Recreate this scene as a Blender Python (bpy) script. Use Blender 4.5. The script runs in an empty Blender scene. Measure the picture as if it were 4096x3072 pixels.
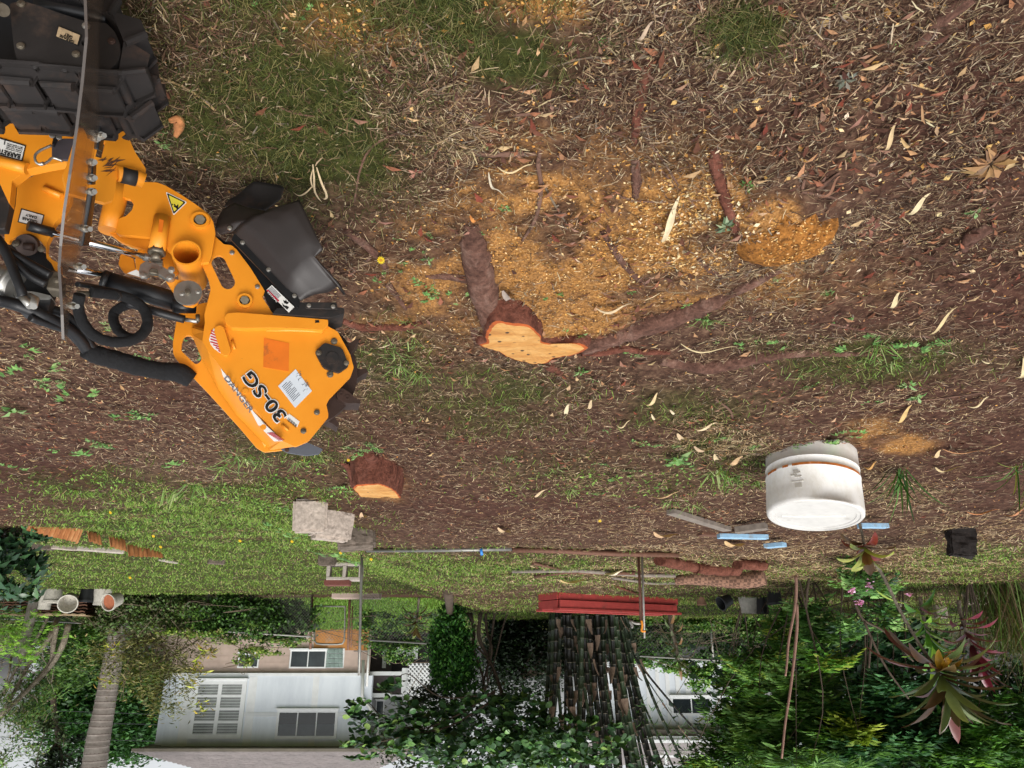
import bpy, bmesh, math, random
import numpy as np
from mathutils import Vector, Matrix
from mathutils.geometry import tessellate_polygon
SC = bpy.context.scene
COL = SC.collection
rng = np.random.default_rng(11)
random.seed(5)
rad = math.radians
# ------------------------------------------------------------------ camera (held upside down)
FPX = 2960.0                      # focal length in pixels of the 4096 wide frame
PITCH = rad(20.0)
CAM = np.array([0.0, 0.0, 1.2])
FW = np.array([0, math.cos(PITCH), -math.sin(PITCH)])
UP = np.array([0, math.sin(PITCH), math.cos(PITCH)])
RT = np.array([1.0, 0, 0])
cd = bpy.data.cameras.new('camera')
cam = bpy.data.objects.new('camera', cd)
COL.objects.link(cam)
cd.sensor_width = 36.0
cd.lens = 36.0 * FPX / 4096.0
cd.clip_start = 0.05
cd.clip_end = 1000.0
mw = Matrix.Identity(4)
for i in range(3):
 mw[i][0] = -RT[i]
 mw[i][1] = -UP[i]
 mw[i][2] = -FW[i]
 mw[i][3] = CAM[i]
cam.matrix_world = mw
SC.camera = cam
# ------------------------------------------------------------------ sky, sun, exposure
world = bpy.data.worlds.new("World")
SC.world = world
world.use_nodes = True
wn = world.node_tree.nodes
wl = world.node_tree.links
wn.clear()
wo = wn.new('ShaderNodeOutputWorld')
bg = wn.new('ShaderNodeBackground')
sky = wn.new('ShaderNodeTexSky')
sky.sky_type = 'NISHITA'
sky.sun_disc = False
sky.sun_elevation = rad(58)
sky.sun_rotation = rad(200)
sky.air_density = 1.0
sky.dust_density = 4.0
sky.ozone_density = 1.5
hs = wn.new('ShaderNodeHueSaturation')
hs.inputs['Saturation'].default_value = 0.18     # an even cloud deck: nearly white
wl.new(sky.outputs[0], hs.inputs['Color'])
tc = wn.new('ShaderNodeTexCoord')
nz = wn.new('ShaderNodeTexNoise')
nz.inputs['Scale'].default_value = 2.2
nz.inputs['Detail'].default_value = 5
wl.new(tc.outputs['Generated'], nz.inputs['Vector'])
mr = wn.new('ShaderNodeMapRange')
mr.inputs[1].default_value = 0.3
mr.inputs[2].default_value = 0.7
mr.inputs[3].default_value = 0.9
mr.inputs[4].default_value = 1.15
wl.new(nz.outputs[0], mr.inputs[0])
mx = wn.new('ShaderNodeMix')
mx.data_type = 'RGBA'
mx.blend_type = 'MULTIPLY'
mx.inputs[0].default_value = 1.0
wl.new(hs.outputs[0], mx.inputs[6])
wl.new(mr.outputs[0], mx.inputs[7])
wl.new(mx.outputs[2], bg.inputs['Color'])
bg.inputs['Strength'].default_value = 0.15
wl.new(bg.outputs[0], wo.inputs[0])
sd = bpy.data.lights.new('sun', 'SUN')
sd.energy = 1.2
sd.angle = rad(25)
sd.color = (1.0, 0.96, 0.9)
sun = bpy.data.objects.new('sun', sd)
COL.objects.link(sun)
_se, _sa = rad(58), rad(200)
_dirs = Vector((math.sin(_sa) * math.cos(_se), math.cos(_sa) * math.cos(_se), math.sin(_se)))
sun.rotation_euler = _dirs.to_track_quat('Z', 'Y').to_euler()
SC.view_settings.view_transform = 'Standard'
SC.view_settings.look = 'None'
SC.view_settings.gamma = 1.0
SC.view_settings.use_curve_mapping = False
SC.view_settings.exposure = 0.5
try:
 SC.cycles.max_bounces = 6
 SC.cycles.transparent_max_bounces = 12
 SC.cycles.use_denoising = True
except Exception:
 pass
# ------------------------------------------------------------------ numbers
def vhash(ix, iy, s):
 h = np.sin(ix * 127.1 + iy * 311.7 + s * 74.7) * 43758.5453
 return h - np.floor(h)
def vnoise(x, y, s=0):
 x = np.asarray(x, float); y = np.asarray(y, float)
 ix = np.floor(x); iy = np.floor(y)
 fx = x - ix; fy = y - iy
 fx = fx * fx * (3 - 2 * fx); fy = fy * fy * (3 - 2 * fy)
 a = vhash(ix, iy, s); b = vhash(ix + 1, iy, s)
 c = vhash(ix, iy + 1, s); d = vhash(ix + 1, iy + 1, s)
 return (a * (1 - fx) + b * fx) * (1 - fy) + (c * (1 - fx) + d * fx) * fy
def fbm(x, y, s=0, oct=4):
 t = 0; a = 0.5; n = 0
 for i in range(oct):
  t = t + a * vnoise(np.asarray(x) * 2 ** i, np.asarray(y) * 2 ** i, s + i * 7)
  n += a
  a *= 0.5
 return t / n
def sstep(a, b, x):
 t = np.clip((np.asarray(x, float) - a) / (b - a), 0, 1)
 return t * t * (3 - 2 * t)
RY = np.array([-50, 0, 3, 5, 7, 11, 17, 28, 60, 400.])
RZ = np.array([-1.0, 0, .32, .43, .46, .46, .42, .45, .3, -2.])
LY = np.array([-50, 0, 3, 5, 7, 10, 14, 20, 23, 28, 60, 400.])
LZ = np.array([-1.0, 0, .25, .22, .10, -.05, -.18, -.28, -.48, .40, .3, -2.])
def terrain(X, Y):
 s = sstep(0.4, 2.6, X)
 d = 0.35
 r = sum(np.interp(np.asarray(Y) + k * d, RY, RZ) for k in (-2, -1, 0, 1, 2)) / 5
 l = sum(np.interp(np.asarray(Y) + k * d, LY, LZ) for k in (-2, -1, 0, 1, 2)) / 5
 z = r * (1 - s) + l * s
 return z
def ray(px, py):
 return FW + (2048 - px) / FPX * RT + (py - 1536) / FPX * UP
def A(px, py, Y):
 d = ray(px, py)
 return CAM + d * (Y / d[1])
def G(px, py, dz=0.0):
 d = ray(px, py)
 t0 = 0.2; t = 0.3
 while t < 300:
  p = CAM + d * t
  if p[2] < float(terrain(p[0], p[1])) + dz:
   break
  t0 = t
  t *= 1.02
 for _ in range(30):
  m = 0.5 * (t0 + t)
  p = CAM + d * m
  if p[2] < float(terrain(p[0], p[1])) + dz:
   t = m
  else:
   t0 = m
 return CAM + d * t
def proj(P):
 P = np.asarray(P, float) - CAM
 w = P @ FW
 return 2048 - FPX * (P @ RT) / w, 1536 + FPX * (P @ UP) / w, w
# ------------------------------------------------------------------ mapping from looked-at patches of the photograph to its pixels
def zmap(x0, y0, k):
 return lambda x, y: (x0 + x * k, y0 + y * k)
zS = zmap(1600, 600, .5426)      # main stump
zT = zmap(2500, 600, .5426)      # sawdust and roots beside it
zB = zmap(2900, 1600, .4973)     # bucket
zK = zmap(1000, 1700, .4219)     # small stump and blocks
z1 = zmap(0, 2000, .6462)
z2 = zmap(1024, 2000, .6462)
z3 = zmap(2048, 2000, .6462)
z4 = zmap(3072, 2000, .6462)
# ------------------------------------------------------------------ objects
def thing(name, label, cat, loc=(0, 0, 0), group=None):
 o = bpy.data.objects.new(name, None)
 o.empty_display_size = 0.1
 COL.objects.link(o)
 o.location = [float(c) for c in loc]
 o['label'] = label
 o['category'] = cat
 if group: o['group'] = group
 return o
def tag(o, label=None, cat=None, group=None, kind=None):
 if label: o['label'] = label
 if cat: o['category'] = cat
 if group: o['group'] = group
 if kind: o['kind'] = kind
 return o
def root_loc(o):
 while o.parent is not None:
  o = o.parent
 return np.array(o.location)
def link_mesh(name, me, mat=None, parent=None, origin=None):
 """me is in world coordinates; moved to the root's (or its own) origin."""
 o = bpy.data.objects.new(name, me)
 COL.objects.link(o)
 if parent is not None:
  r = root_loc(parent)
  me.transform(Matrix.Translation(Vector(-r)))
  o.parent = parent
 elif origin is not None:
  me.transform(Matrix.Translation(Vector([-float(c) for c in origin])))
  o.location = [float(c) for c in origin]
 if mat is not None and len(me.materials) == 0:
  me.materials.append(mat)
 return o
def fast_mesh(name, V, F, col=None, smooth=False):
 """V (n,3); F list of (m,k) index arrays; col (n,3) linear colours per vertex."""
 me = bpy.data.meshes.new(name)
 V = np.ascontiguousarray(V, dtype=np.float32)
 me.vertices.add(len(V))
 me.vertices.foreach_set('co', V.ravel())
 idx = np.concatenate([np.asarray(f, dtype=np.int32).ravel() for f in F if len(f)])
 tot = np.concatenate([np.full(len(f), np.asarray(f).shape[1], dtype=np.int32) for f in F if len(f)])
 st = np.concatenate([[0], np.cumsum(tot)[:-1]]).astype(np.int32)
 me.loops.add(len(idx))
 me.loops.foreach_set('vertex_index', idx)
 me.polygons.add(len(tot))
 me.polygons.foreach_set('loop_start', st)
 me.polygons.foreach_set('loop_total', tot)
 if smooth:
  me.polygons.foreach_set('use_smooth', np.ones(len(tot), dtype=bool))
 me.update(calc_edges=True)
 if col is not None:
  ca = me.color_attributes.new('tint', 'FLOAT_COLOR', 'POINT')
  c4 = np.ones((len(V), 4), dtype=np.float32)
  c4[:, :3] = col
  ca.data.foreach_set('color', c4.ravel())
 return me
class MB:
 """collects small shapes into one mesh"""
 def __init__(s):
  s.v = []; s.f = []; s.sm = []
 def add(s, vs, fs, smooth=False):
  b = len(s.v)
  s.v += [tuple(float(c) for c in v) for v in vs]
  s.f += [tuple(b + i for i in f) for f in fs]
  s.sm += [smooth] * len(fs)
 def box(s, c, ex, ey, ez):
  c = np.array(c, float); ex = np.array(ex, float); ey = np.array(ey, float); ez = np.array(ez, float)
  vs = [c + a * ex + b * ey + d * ez for d in (-.5, .5) for b in (-.5, .5) for a in (-.5, .5)]
  s.add(vs, [(0, 2, 3, 1), (4, 5, 7, 6), (0, 1, 5, 4), (2, 6, 7, 3), (0, 4, 6, 2), (1, 3, 7, 5)])
 def abox(s, x0, x1, y0, y1, z0, z1):
  s.box(((x0 + x1) / 2, (y0 + y1) / 2, (z0 + z1) / 2), (x1 - x0, 0, 0), (0, y1 - y0, 0), (0, 0, z1 - z0))
 def tube(s, pts, r, n=8, caps=True, smooth=True, sub=0, flat=1.0, up=None):
  pts = [np.array(p, float) for p in pts]
  rs = list(r) if hasattr(r, '__len__') else [r] * len(pts)
  if sub and len(pts) > 2:
   pts, rs = catmull(pts, rs, sub)
  k = len(pts)
  tang = []
  for i in range(k):
   a = pts[max(i - 1, 0)]; b = pts[min(i + 1, k - 1)]
   t = b - a
   tang.append(t / (np.linalg.norm(t) + 1e-9))
  ref = np.array([0, 0, 1.0]) if up is None else np.array(up, float)
  if abs(tang[0] @ ref) > .95 and up is None: ref = np.array([1.0, 0, 0])
  vs = []
  for i in range(k):
   u = np.cross(tang[i], ref)
   if np.linalg.norm(u) < 1e-5: u = np.array([1.0, 0, 0])
   u /= np.linalg.norm(u)
   w = np.cross(u, tang[i])
   ref = w
   for j in range(n):
    a = 2 * math.pi * j / n
    vs.append(pts[i] + rs[i] * (math.cos(a) * u + math.sin(a) * w * flat))
  fs = []
  for i in range(k - 1):
   for j in range(n):
    fs.append((i * n + j, i * n + (j + 1) % n, (i + 1) * n + (j + 1) % n, (i + 1) * n + j))
  s.add(vs, fs, smooth)
  if caps:
   b = len(s.v) - k * n
   s.f.append(tuple(b + j for j in range(n))[::-1]); s.sm.append(False)
   s.f.append(tuple(b + (k - 1) * n + j for j in range(n))); s.sm.append(False)
 def disc(s, c, nrm, r, th, n=16, inner=0):
  """a short cylinder from c along nrm"""
  c = np.array(c, float); nrm = np.array(nrm, float); nrm = nrm / np.linalg.norm(nrm)
  u = np.cross(nrm, (0, 0, 1.0))
  if np.linalg.norm(u) < .05: u = np.cross(nrm, (1.0, 0, 0))
  u /= np.linalg.norm(u); w = np.cross(nrm, u)
  ring = lambda rr, h: [c + nrm * h + rr * (math.cos(2 * math.pi * j / n + .2) * u + math.sin(2 * math.pi * j / n + .2) * w) for j in range(n)]
  if inner:
   vs = ring(r, 0) + ring(r, th) + ring(inner, th) + ring(inner, 0)
   fs = []
   for a in range(4):
    b = (a + 1) % 4
    fs += [(a * n + j, a * n + (j + 1) % n, b * n + (j + 1) % n, b * n + j) for j in range(n)]
   s.add(vs, fs)
  else:
   vs = ring(r, 0) + ring(r, th)
   s.add(vs, [(j, (j + 1) % n, n + (j + 1) % n, n + j) for j in range(n)] + [tuple(range(n))[::-1], tuple(range(n, 2 * n))])
 def mesh(s, name):
  me = bpy.data.meshes.new(name)
  me.from_pydata(s.v, [], s.f)
  me.polygons.foreach_set('use_smooth', np.array(s.sm, dtype=bool))
  me.update()
  return me
 def build(s, name, mat, parent=None, origin=None, fix=True, bevel=0):
  me = s.mesh(name)
  if fix:
   bm = bmesh.new(); bm.from_mesh(me)
   bmesh.ops.recalc_face_normals(bm, faces=bm.faces)
   bm.to_mesh(me); bm.free()
  o = link_mesh(name, me, mat, parent, origin)
  if bevel:
   m = o.modifiers.new('edge', 'BEVEL'); m.width = bevel; m.segments = 2; m.limit_method = 'ANGLE'; m.angle_limit = rad(40)
  return o
def catmull(pts, rs, sub):
 P = [2 * pts[0] - pts[1]] + list(pts) + [2 * pts[-1] - pts[-2]]
 R = [rs[0]] + list(rs) + [rs[-1]]
 op = []; orr = []
 for i in range(1, len(P) - 2):
  for k in range(sub):
   t = k / sub
   p = 0.5 * ((2 * P[i]) + (-P[i - 1] + P[i + 1]) * t + (2 * P[i - 1] - 5 * P[i] + 4 * P[i + 1] - P[i + 2]) * t * t + (-P[i - 1] + 3 * P[i] - 3 * P[i + 1] + P[i + 2]) * t ** 3)
   op.append(p); orr.append(R[i] * (1 - t) + R[i + 1] * t)
 op.append(pts[-1]); orr.append(rs[-1])
 return op, orr
# ------------------------------------------------------------------ materials
def lin(h):
 h = h.lstrip('#')
 c = [int(h[i:i + 2], 16) / 255 for i in (0, 2, 4)]
 return [x / 12.92 if x <= .04045 else ((x + .055) / 1.055) ** 2.4 for x in c]
def new_mat(name):
 m = bpy.data.materials.new(name)
 m.use_nodes = True
 nt = m.node_tree
 bs = nt.nodes['Principled BSDF']
 return m, nt, bs
def ramp(nt, fac, stops):
 r = nt.nodes.new('ShaderNodeValToRGB')
 e = r.color_ramp.elements
 while len(e) < len(stops): e.new(.5)
 for i, (p, c) in enumerate(stops):
  e[i].position = p
  e[i].color = (*c, 1)
 nt.links.new(fac, r.inputs[0])
 return r.outputs[0]
def noise(nt, scale, detail=4, vec=None, rough=.55, dist=0):
 n = nt.nodes.new('ShaderNodeTexNoise')
 n.inputs['Scale'].default_value = scale
 n.inputs['Detail'].default_value = detail
 n.inputs['Roughness'].default_value = rough
 n.inputs['Distortion'].default_value = dist
 if vec is None:
  t = nt.nodes.new('ShaderNodeTexCoord')
  vec = t.outputs['Object']
 nt.links.new(vec, n.inputs['Vector'])
 return n.outputs[0]
def mixc(nt, fac, a, b, blend='MIX'):
 m = nt.nodes.new('ShaderNodeMix')
 m.data_type = 'RGBA'
 m.blend_type = blend
 for sock, v in ((m.inputs[0], fac), (m.inputs[6], a), (m.inputs[7], b)):
  if isinstance(v, (int, float)): sock.default_value = v
  elif isinstance(v, (tuple, list)): sock.default_value = (*v[:3], 1)
  else: nt.links.new(v, sock)
 return m.outputs[2]
def scaled_vec(nt, sx, sy, sz):
 t = nt.nodes.new('ShaderNodeTexCoord')
 mp = nt.nodes.new('ShaderNodeMapping')
 mp.inputs['Scale'].default_value = (sx, sy, sz)
 nt.links.new(t.outputs['Object'], mp.inputs['Vector'])
 return mp.outputs[0]
def add_bump(nt, bs, h, strength=.3, dist=.01):
 b = nt.nodes.new('ShaderNodeBump')
 b.inputs['Strength'].default_value = strength
 b.inputs['Distance'].default_value = dist
 nt.links.new(h, b.inputs['Height'])
 nt.links.new(b.outputs[0], bs.inputs['Normal'])
def pm(name, col, rough=.7, var=.15, scale=12, metal=0, bump=.15, dirt=None, dirt_amt=.0, spec=.5, vec=None, dist=.004, coat=0):
 """a plain material whose colour wanders a little, with patches of dirt"""
 m, nt, bs = new_mat(name)
 col = lin(col) if isinstance(col, str) else col
 a = [c * (1 - var) for c in col]; b = [min(1, c * (1 + var)) for c in col]
 v = scaled_vec(nt, *vec) if vec else None
 n = noise(nt, scale, 6, v)
 c = ramp(nt, n, [(.3, a), (.7, b)])
 if dirt:
  dirt = lin(dirt) if isinstance(dirt, str) else dirt
  n2 = noise(nt, scale * .45, 8, v, rough=.72)
  w = ramp(nt, n2, [(max(0, .72 - dirt_amt), (0, 0, 0)), (min(1, .84 - dirt_amt * .6), (1, 1, 1))])
  c = mixc(nt, w, c, dirt)
 nt.links.new(c, bs.inputs['Base Color'])
 bs.inputs['Roughness'].default_value = rough
 bs.inputs['Metallic'].default_value = metal
 bs.inputs['Specular IOR Level'].default_value = spec
 if coat: bs.inputs['Coat Weight'].default_value = coat
 if bump: add_bump(nt, bs, n, bump, dist)
 return m
def tint_mat(name, rough=.75, trans=0.0, var=.25, scale=60, spec=.3):
 """colour from the mesh's own per-piece tint"""
 m, nt, bs = new_mat(name)
 at = nt.nodes.new('ShaderNodeAttribute')
 at.attribute_name = 'tint'
 n = noise(nt, scale, 3)
 k = ramp(nt, n, [(.3, (1 - var,) * 3), (.7, (1 + var * .6,) * 3)])
 c = mixc(nt, 1.0, at.outputs['Color'], k, 'MULTIPLY')
 nt.links.new(c, bs.inputs['Base Color'])
 bs.inputs['Roughness'].default_value = rough
 bs.inputs['Specular IOR Level'].default_value = spec
 if trans:
  tr = nt.nodes.new('ShaderNodeBsdfTranslucent')
  c2 = mixc(nt, 1.0, c, (1.0, 1.0, .45), 'MULTIPLY')
  nt.links.new(c2, tr.inputs['Color'])
  ms = nt.nodes.new('ShaderNodeMixShader')
  ms.inputs[0].default_value = trans
  nt.links.new(bs.outputs[0], ms.inputs[1])
  nt.links.new(tr.outputs[0], ms.inputs[2])
  nt.links.new(ms.outputs[0], nt.nodes['Material Output'].inputs[0])
 return m
M_LEAF = tint_mat('leaf', rough=.5, trans=.3, var=.2, scale=30, spec=.45)
M_GLOSS = tint_mat('glossy leaf', rough=.3, trans=.18, var=.15, scale=20, spec=.5)
M_GRASS = tint_mat('grass blade', rough=.6, trans=.3, var=.15, scale=40, spec=.3)
M_LITTER = tint_mat('dry litter', rough=.85, trans=.05, var=.25, scale=120, spec=.2)
M_CHIP = tint_mat('wood chip', rough=.9, var=.2, scale=150, spec=.15)
# ------------------------------------------------------------------ many small pieces in one mesh
def unit(a):
 return a / (np.linalg.norm(a, axis=-1, keepdims=True) + 1e-9)
def strips(c, d, nrm, L, W, col, bend=.15, taper=.6):
 """bent narrow strips: c centre, d direction, nrm up; L, W arrays; two quads each"""
 n = len(c)
 d = unit(d); s = unit(np.cross(nrm, d)); u = np.cross(d, s)
 L = np.broadcast_to(np.asarray(L, float), (n,))[:, None]; W = np.broadcast_to(np.asarray(W, float), (n,))[:, None]
 bd = (rng.random((n, 1)) - .35) * bend * L
 sb = (rng.random((n, 1)) - .5) * bend * 1.2 * L
 V = np.empty((n, 6, 3))
 for k, (t, h, w) in enumerate(((-.5, 0, taper), (0.05 * 1, 1, 1), (.5, 0, taper * .7))):
  p = c + d * L * t + u * bd * h + s * sb * h
  V[:, 2 * k] = p - s * W * .5 * w
  V[:, 2 * k + 1] = p + s * W * .5 * w
 b = (np.arange(n) * 6)[:, None]
 F = np.concatenate([b + np.array([0, 1, 3, 2]), b + np.array([2, 3, 5, 4])])
 return V.reshape(-1, 3), F, np.repeat(col, 6, axis=0)
def leaves(base, d, nrm, L, W, col, fold=.25, droop=.2):
 """folded leaves from their base: six vertices, four triangles"""
 n = len(base)
 d = unit(d); s = unit(np.cross(d, nrm)); u = np.cross(s, d)
 L = np.broadcast_to(np.asarray(L, float), (n,))[:, None]; W = np.broadcast_to(np.asarray(W, float), (n,))[:, None]
 V = np.empty((n, 6, 3))
 V[:, 0] = base
 V[:, 1] = base + d * L * .5 - s * W * .5 + u * W * fold
 V[:, 2] = base + d * L * .5 + u * L * droop * .25
 V[:, 3] = base + d * L * .5 + s * W * .5 + u * W * fold
 V[:, 4] = base + d * L - u * L * droop
 V[:, 5] = base + d * L * .78 - u * L * droop * .3
 b = (np.arange(n) * 6)[:, None]
 F = np.concatenate([b + np.array([0, 1, 2]), b + np.array([0, 2, 3]), b + np.array([1, 4, 2]), b + np.array([2, 4, 3])])
 return V.reshape(-1, 3), F, np.repeat(col, 6, axis=0)
def simple_leaves(base, d, nrm, L, W, col, fold=.2):
 n = len(base)
 d = unit(d); s = unit(np.cross(d, nrm)); u = np.cross(s, d)
 L = np.broadcast_to(np.asarray(L, float), (n,))[:, None]; W = np.broadcast_to(np.asarray(W, float), (n,))[:, None]
 V = np.empty((n, 4, 3))
 V[:, 0] = base
 V[:, 1] = base + d * L * .5 - s * W * .5 + u * W * fold
 V[:, 2] = base + d * L
 V[:, 3] = base + d * L * .5 + s * W * .5 + u * W * fold
 b = (np.arange(n) * 4)[:, None]
 F = np.concatenate([b + np.array([0, 1, 2]), b + np.array([0, 2, 3])])
 return V.reshape(-1, 3), F, np.repeat(col, 4, axis=0)
def round_leaves(base, d, nrm, L, W, col, cup=.12):
 """paddle shaped leaves: eight vertices"""
 n = len(base)
 d = unit(d); s = unit(np.cross(d, nrm)); u = np.cross(s, d)
 L = np.broadcast_to(np.asarray(L, float), (n,))[:, None]; W = np.broadcast_to(np.asarray(W, float), (n,))[:, None]
 prof = [(0, 0), (.3, .38), (.65, .5), (.93, .3), (1, 0), (.93, -.3), (.65, -.5), (.3, -.38)]
 V = np.empty((n, 8, 3))
 for k, (t, w) in enumerate(prof):
  V[:, k] = base + d * L * t + s * W * w + u * W * cup * abs(w) * 2
 b = (np.arange(n) * 8)[:, None]
 F = np.concatenate([b + np.array([0, 1, 7]), b + np.array([1, 2, 6]), b + np.array([1, 6, 7]), b + np.array([2, 3, 5]), b + np.array([2, 5, 6]), b + np.array([3, 4, 5])])
 return V.reshape(-1, 3), F, np.repeat(col, 8, axis=0)
def blades(base, d, L, W, col, bend=.5):
 n = len(base)
 d = unit(d)
 h = rng.random(n) * 2 * math.pi
 side = np.stack([np.cos(h), np.sin(h), np.zeros(n)], 1)
 out = np.stack([-np.sin(h), np.cos(h), np.zeros(n)], 1)
 L = np.broadcast_to(np.asarray(L, float), (n,))[:, None]; W = np.broadcast_to(np.asarray(W, float), (n,))[:, None]
 k = rng.random((n, 1)) * bend
 V = np.empty((n, 5, 3))
 m = base + d * L * .55 + out * L * k * .2
 V[:, 0] = base - side * W * .5
 V[:, 1] = base + side * W * .5
 V[:, 2] = m - side * W * .4
 V[:, 3] = m + side * W * .4
 V[:, 4] = base + d * L * (1 - .35 * k) + out * L * k - np.array([0, 0, 1.0]) * L * k * .3
 b = (np.arange(n) * 5)[:, None]
 return V.reshape(-1, 3), [b + np.array([0, 1, 3, 2]), b + np.array([2, 3, 4])], np.repeat(col, 5, axis=0)
def palette(n, cols, w=None, jit=.18):
 C = np.array([lin(c) if isinstance(c, str) else c for c in cols])
 i = rng.choice(len(C), n, p=None if w is None else np.array(w) / np.sum(w))
 c = C[i] * (1 + (rng.random((n, 1)) - .5) * 2 * jit) * (1 + (rng.random((n, 3)) - .5) * .12)
 return np.clip(c, 0.002, .95)
def merge(parts):
 V = []; F = []; C = []; o = 0
 for v, f, c in parts:
  fl = f if isinstance(f, list) else [f]
  V.append(v); C.append(c)
  F += [x + o for x in fl]
  o += len(v)
 return np.concatenate(V), F, np.concatenate(C)
def bark_mat(name, c0, c1, c2, sx=14, sy=14, sz=3):
 m, nt, bs = new_mat(name)
 n = noise(nt, 9, 8, scaled_vec(nt, 1.5, 1.5, 1.5), .7, .8)
 n2 = noise(nt, 60, 6, None, .7)
 c = ramp(nt, n, [(.3, lin(c0)), (.5, lin(c1)), (.72, lin(c2))])
 k = ramp(nt, n2, [(.35, (.6,) * 3), (.65, (1.2,) * 3)])
 c = mixc(nt, 1.0, c, k, 'MULTIPLY')
 nt.links.new(c, bs.inputs['Base Color'])
 bs.inputs['Roughness'].default_value = .9
 bs.inputs['Specular IOR Level'].default_value = .2
 mm = nt.nodes.new('ShaderNodeMath'); mm.operation = 'ADD'
 nt.links.new(n, mm.inputs[0]); nt.links.new(n2, mm.inputs[1])
 add_bump(nt, bs, mm.outputs[0], .8, .012)
 return m
def rough_tube(P, R, n=12, sub=6, amp=.16, seed=0, flat=.8):
 R = list(R) if hasattr(R, '__len__') else [R] * len(P)
 P, R = catmull([np.array(p, float) for p in P], R, sub)
 m = MB(); m.tube(P, R, n, True, True, 0, flat)
 v = np.array(m.v)
 ctr = np.repeat(np.array(P), n, axis=0)
 off = v - ctr
 k = np.arange(len(v))
 s = 1 + amp * 2 * (fbm((k // n) * .45 + seed, (k % n) * .9 + seed, seed) - .5)[:, None]
 m.v = [tuple(a) for a in ctr + off * s]
 return m
M_GALV = pm('galvanised steel', '#85837d', .45, .12, 30, .6, .05, '#6a5744', .12)
# ------------------------------------------------------------------ ground zones (fixed spots of grass, sawdust, straw, red soil)
def blobs(dx, dy, lst):
 t = np.zeros_like(dx)
 for cx, cy, rx, ry, a in lst:
  q = ((dx - cx) / rx) ** 2 + ((dy - cy) / ry) ** 2
  t = np.maximum(t, a * np.exp(-q ** 1.5))
 return t
GRASS = [(560, 220, 330, 190, 1), (560, 20, 420, 120, .8), (760, 330, 190, 130, .95), (1120, 130, 120, 70, .9), (1080, 10, 160, 60, .6), (940, 30, 200, 110, .8),
   (900, 170, 90, 90, .9), (1620, 50, 90, 55, 1.2), (1300, 80, 70, 40, .45), (420, 330, 120, 70, .8),
   (330, 1215, 420, 70, 1.5), (420, 1120, 300, 60, 1.0), (640, 1150, 130, 70, 1.1), (230, 1050, 200, 40, .5), (560, 1060, 180, 30, .75), (700, 1235, 200, 45, 1.2), (1020, 1228, 330, 42, 1.0),
   (640, 960, 150, 60, .5), (820, 800, 130, 110, .5), (1120, 840, 240, 50, .55), (1060, 880, 200, 60, .45), (1900, 755, 260, 45, .55), (1560, 980, 110, 60, .6),
   (1500, 1245, 400, 40, .4), (1900, 1270, 400, 50, .55), (2100, 1215, 130, 40, .9), (1640, 1330, 700, 60, .8), (1500, 880, 200, 40, .4), (1850, 790, 200, 40, .5), (1300, 1020, 260, 50, .25)]
SAW = [(1230, 600, 170, 75, 1.0), (1140, 545, 90, 60, .9), (1200, 680, 130, 50, 1.0), (1500, 440, 110, 70, 1.1), (1580, 500, 100, 50, 1.1), (1380, 490, 200, 80, .9), (1480, 530, 200, 60, .85), (1300, 570, 120, 50, 1.0),
  (1120, 430, 170, 60, .6), (960, 600, 120, 130, .45), (920, 700, 120, 30, .5), (1685, 475, 55, 45, 1.3), (1930, 945, 80, 22, .9), (1180, 10, 120, 40, .8), (800, 60, 160, 60, .35), (820, 1045, 60, 25, .6), (1420, 620, 160, 50, .55), (1300, 330, 300, 60, .22), (1680, 590, 200, 60, .4)]
STRAW = [(1700, 1215, 560, 55, 1.2), (1250, 1235, 260, 35, .8), (1560, 930, 130, 50, .8), (1930, 1060, 120, 70, .9), (1350, 1130, 350, 50, .4), (1480, 1030, 350, 60, .35), (1950, 870, 250, 50, .4), (2100, 1150, 150, 60, .8), (1040, 1050, 130, 40, .4), (1800, 620, 350, 120, .2), (1050, 300, 160, 80, .3)]
RED = [(60, 1040, 190, 110, 1.0), (1050, 1090, 420, 60, .8), (780, 1290, 330, 20, 1.2), (2090, 250, 220, 260, .75), (2000, 870, 300, 130, .7), (2150, 650, 120, 150, .8), (1000, 930, 500, 90, .5), (350, 890, 330, 70, .6), (1300, 980, 300, 50, .5), (1450, 220, 300, 130, .4), (2120, 980, 160, 120, .8), (1900, 680, 160, 40, .6)]
def zones(P):
 x, y, w = proj(P)
 ok = w > .2
 x = np.where(ok, x, -9999.0) / 1.8517; y = np.where(ok, y, -9999.0) / 1.8517
 X = P[:, 0]; Y = P[:, 1]
 wob = (fbm(X * 3.1, Y * 3.1, 3) - .5) * 90
 wob2 = (fbm(X * 3.3 + 9, Y * 3.3, 5) - .5) * 60
 k = np.where(Y > 5, .25, 1.0)
 x = x + wob * k; y = y + wob2 * k * np.where(Y > 5, .5, 1)
 g = blobs(x, y, GRASS); s = blobs(x, y, SAW); t = blobs(x, y, STRAW); r = blobs(x, y, RED)
 n = fbm(X * 5, Y * 5, 8)
 g = g * (0.55 + 0.9 * sstep(.35, .62, n))
 beyond = sstep(15.0, 16.5, Y + .1 * X)
 g = np.maximum(g, beyond * .9 * (1 - np.clip(r, 0, 1) * .8))
 side = (~ok) | (np.abs(x - 1106) > 1300) | (y < -150)
 g = np.where(side & (Y < 15), sstep(.45, .6, fbm(X * .8, Y * .8, 4)) * .8, g)
 s = s * (0.16 + 1.0 * sstep(.33, .56, fbm(X * 8, Y * 8, 12)))
 return np.clip(g, 0, 1), np.clip(s, 0, 1), np.clip(t, 0, 1), np.clip(r, 0, 1)
MOUNDS = []
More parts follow.
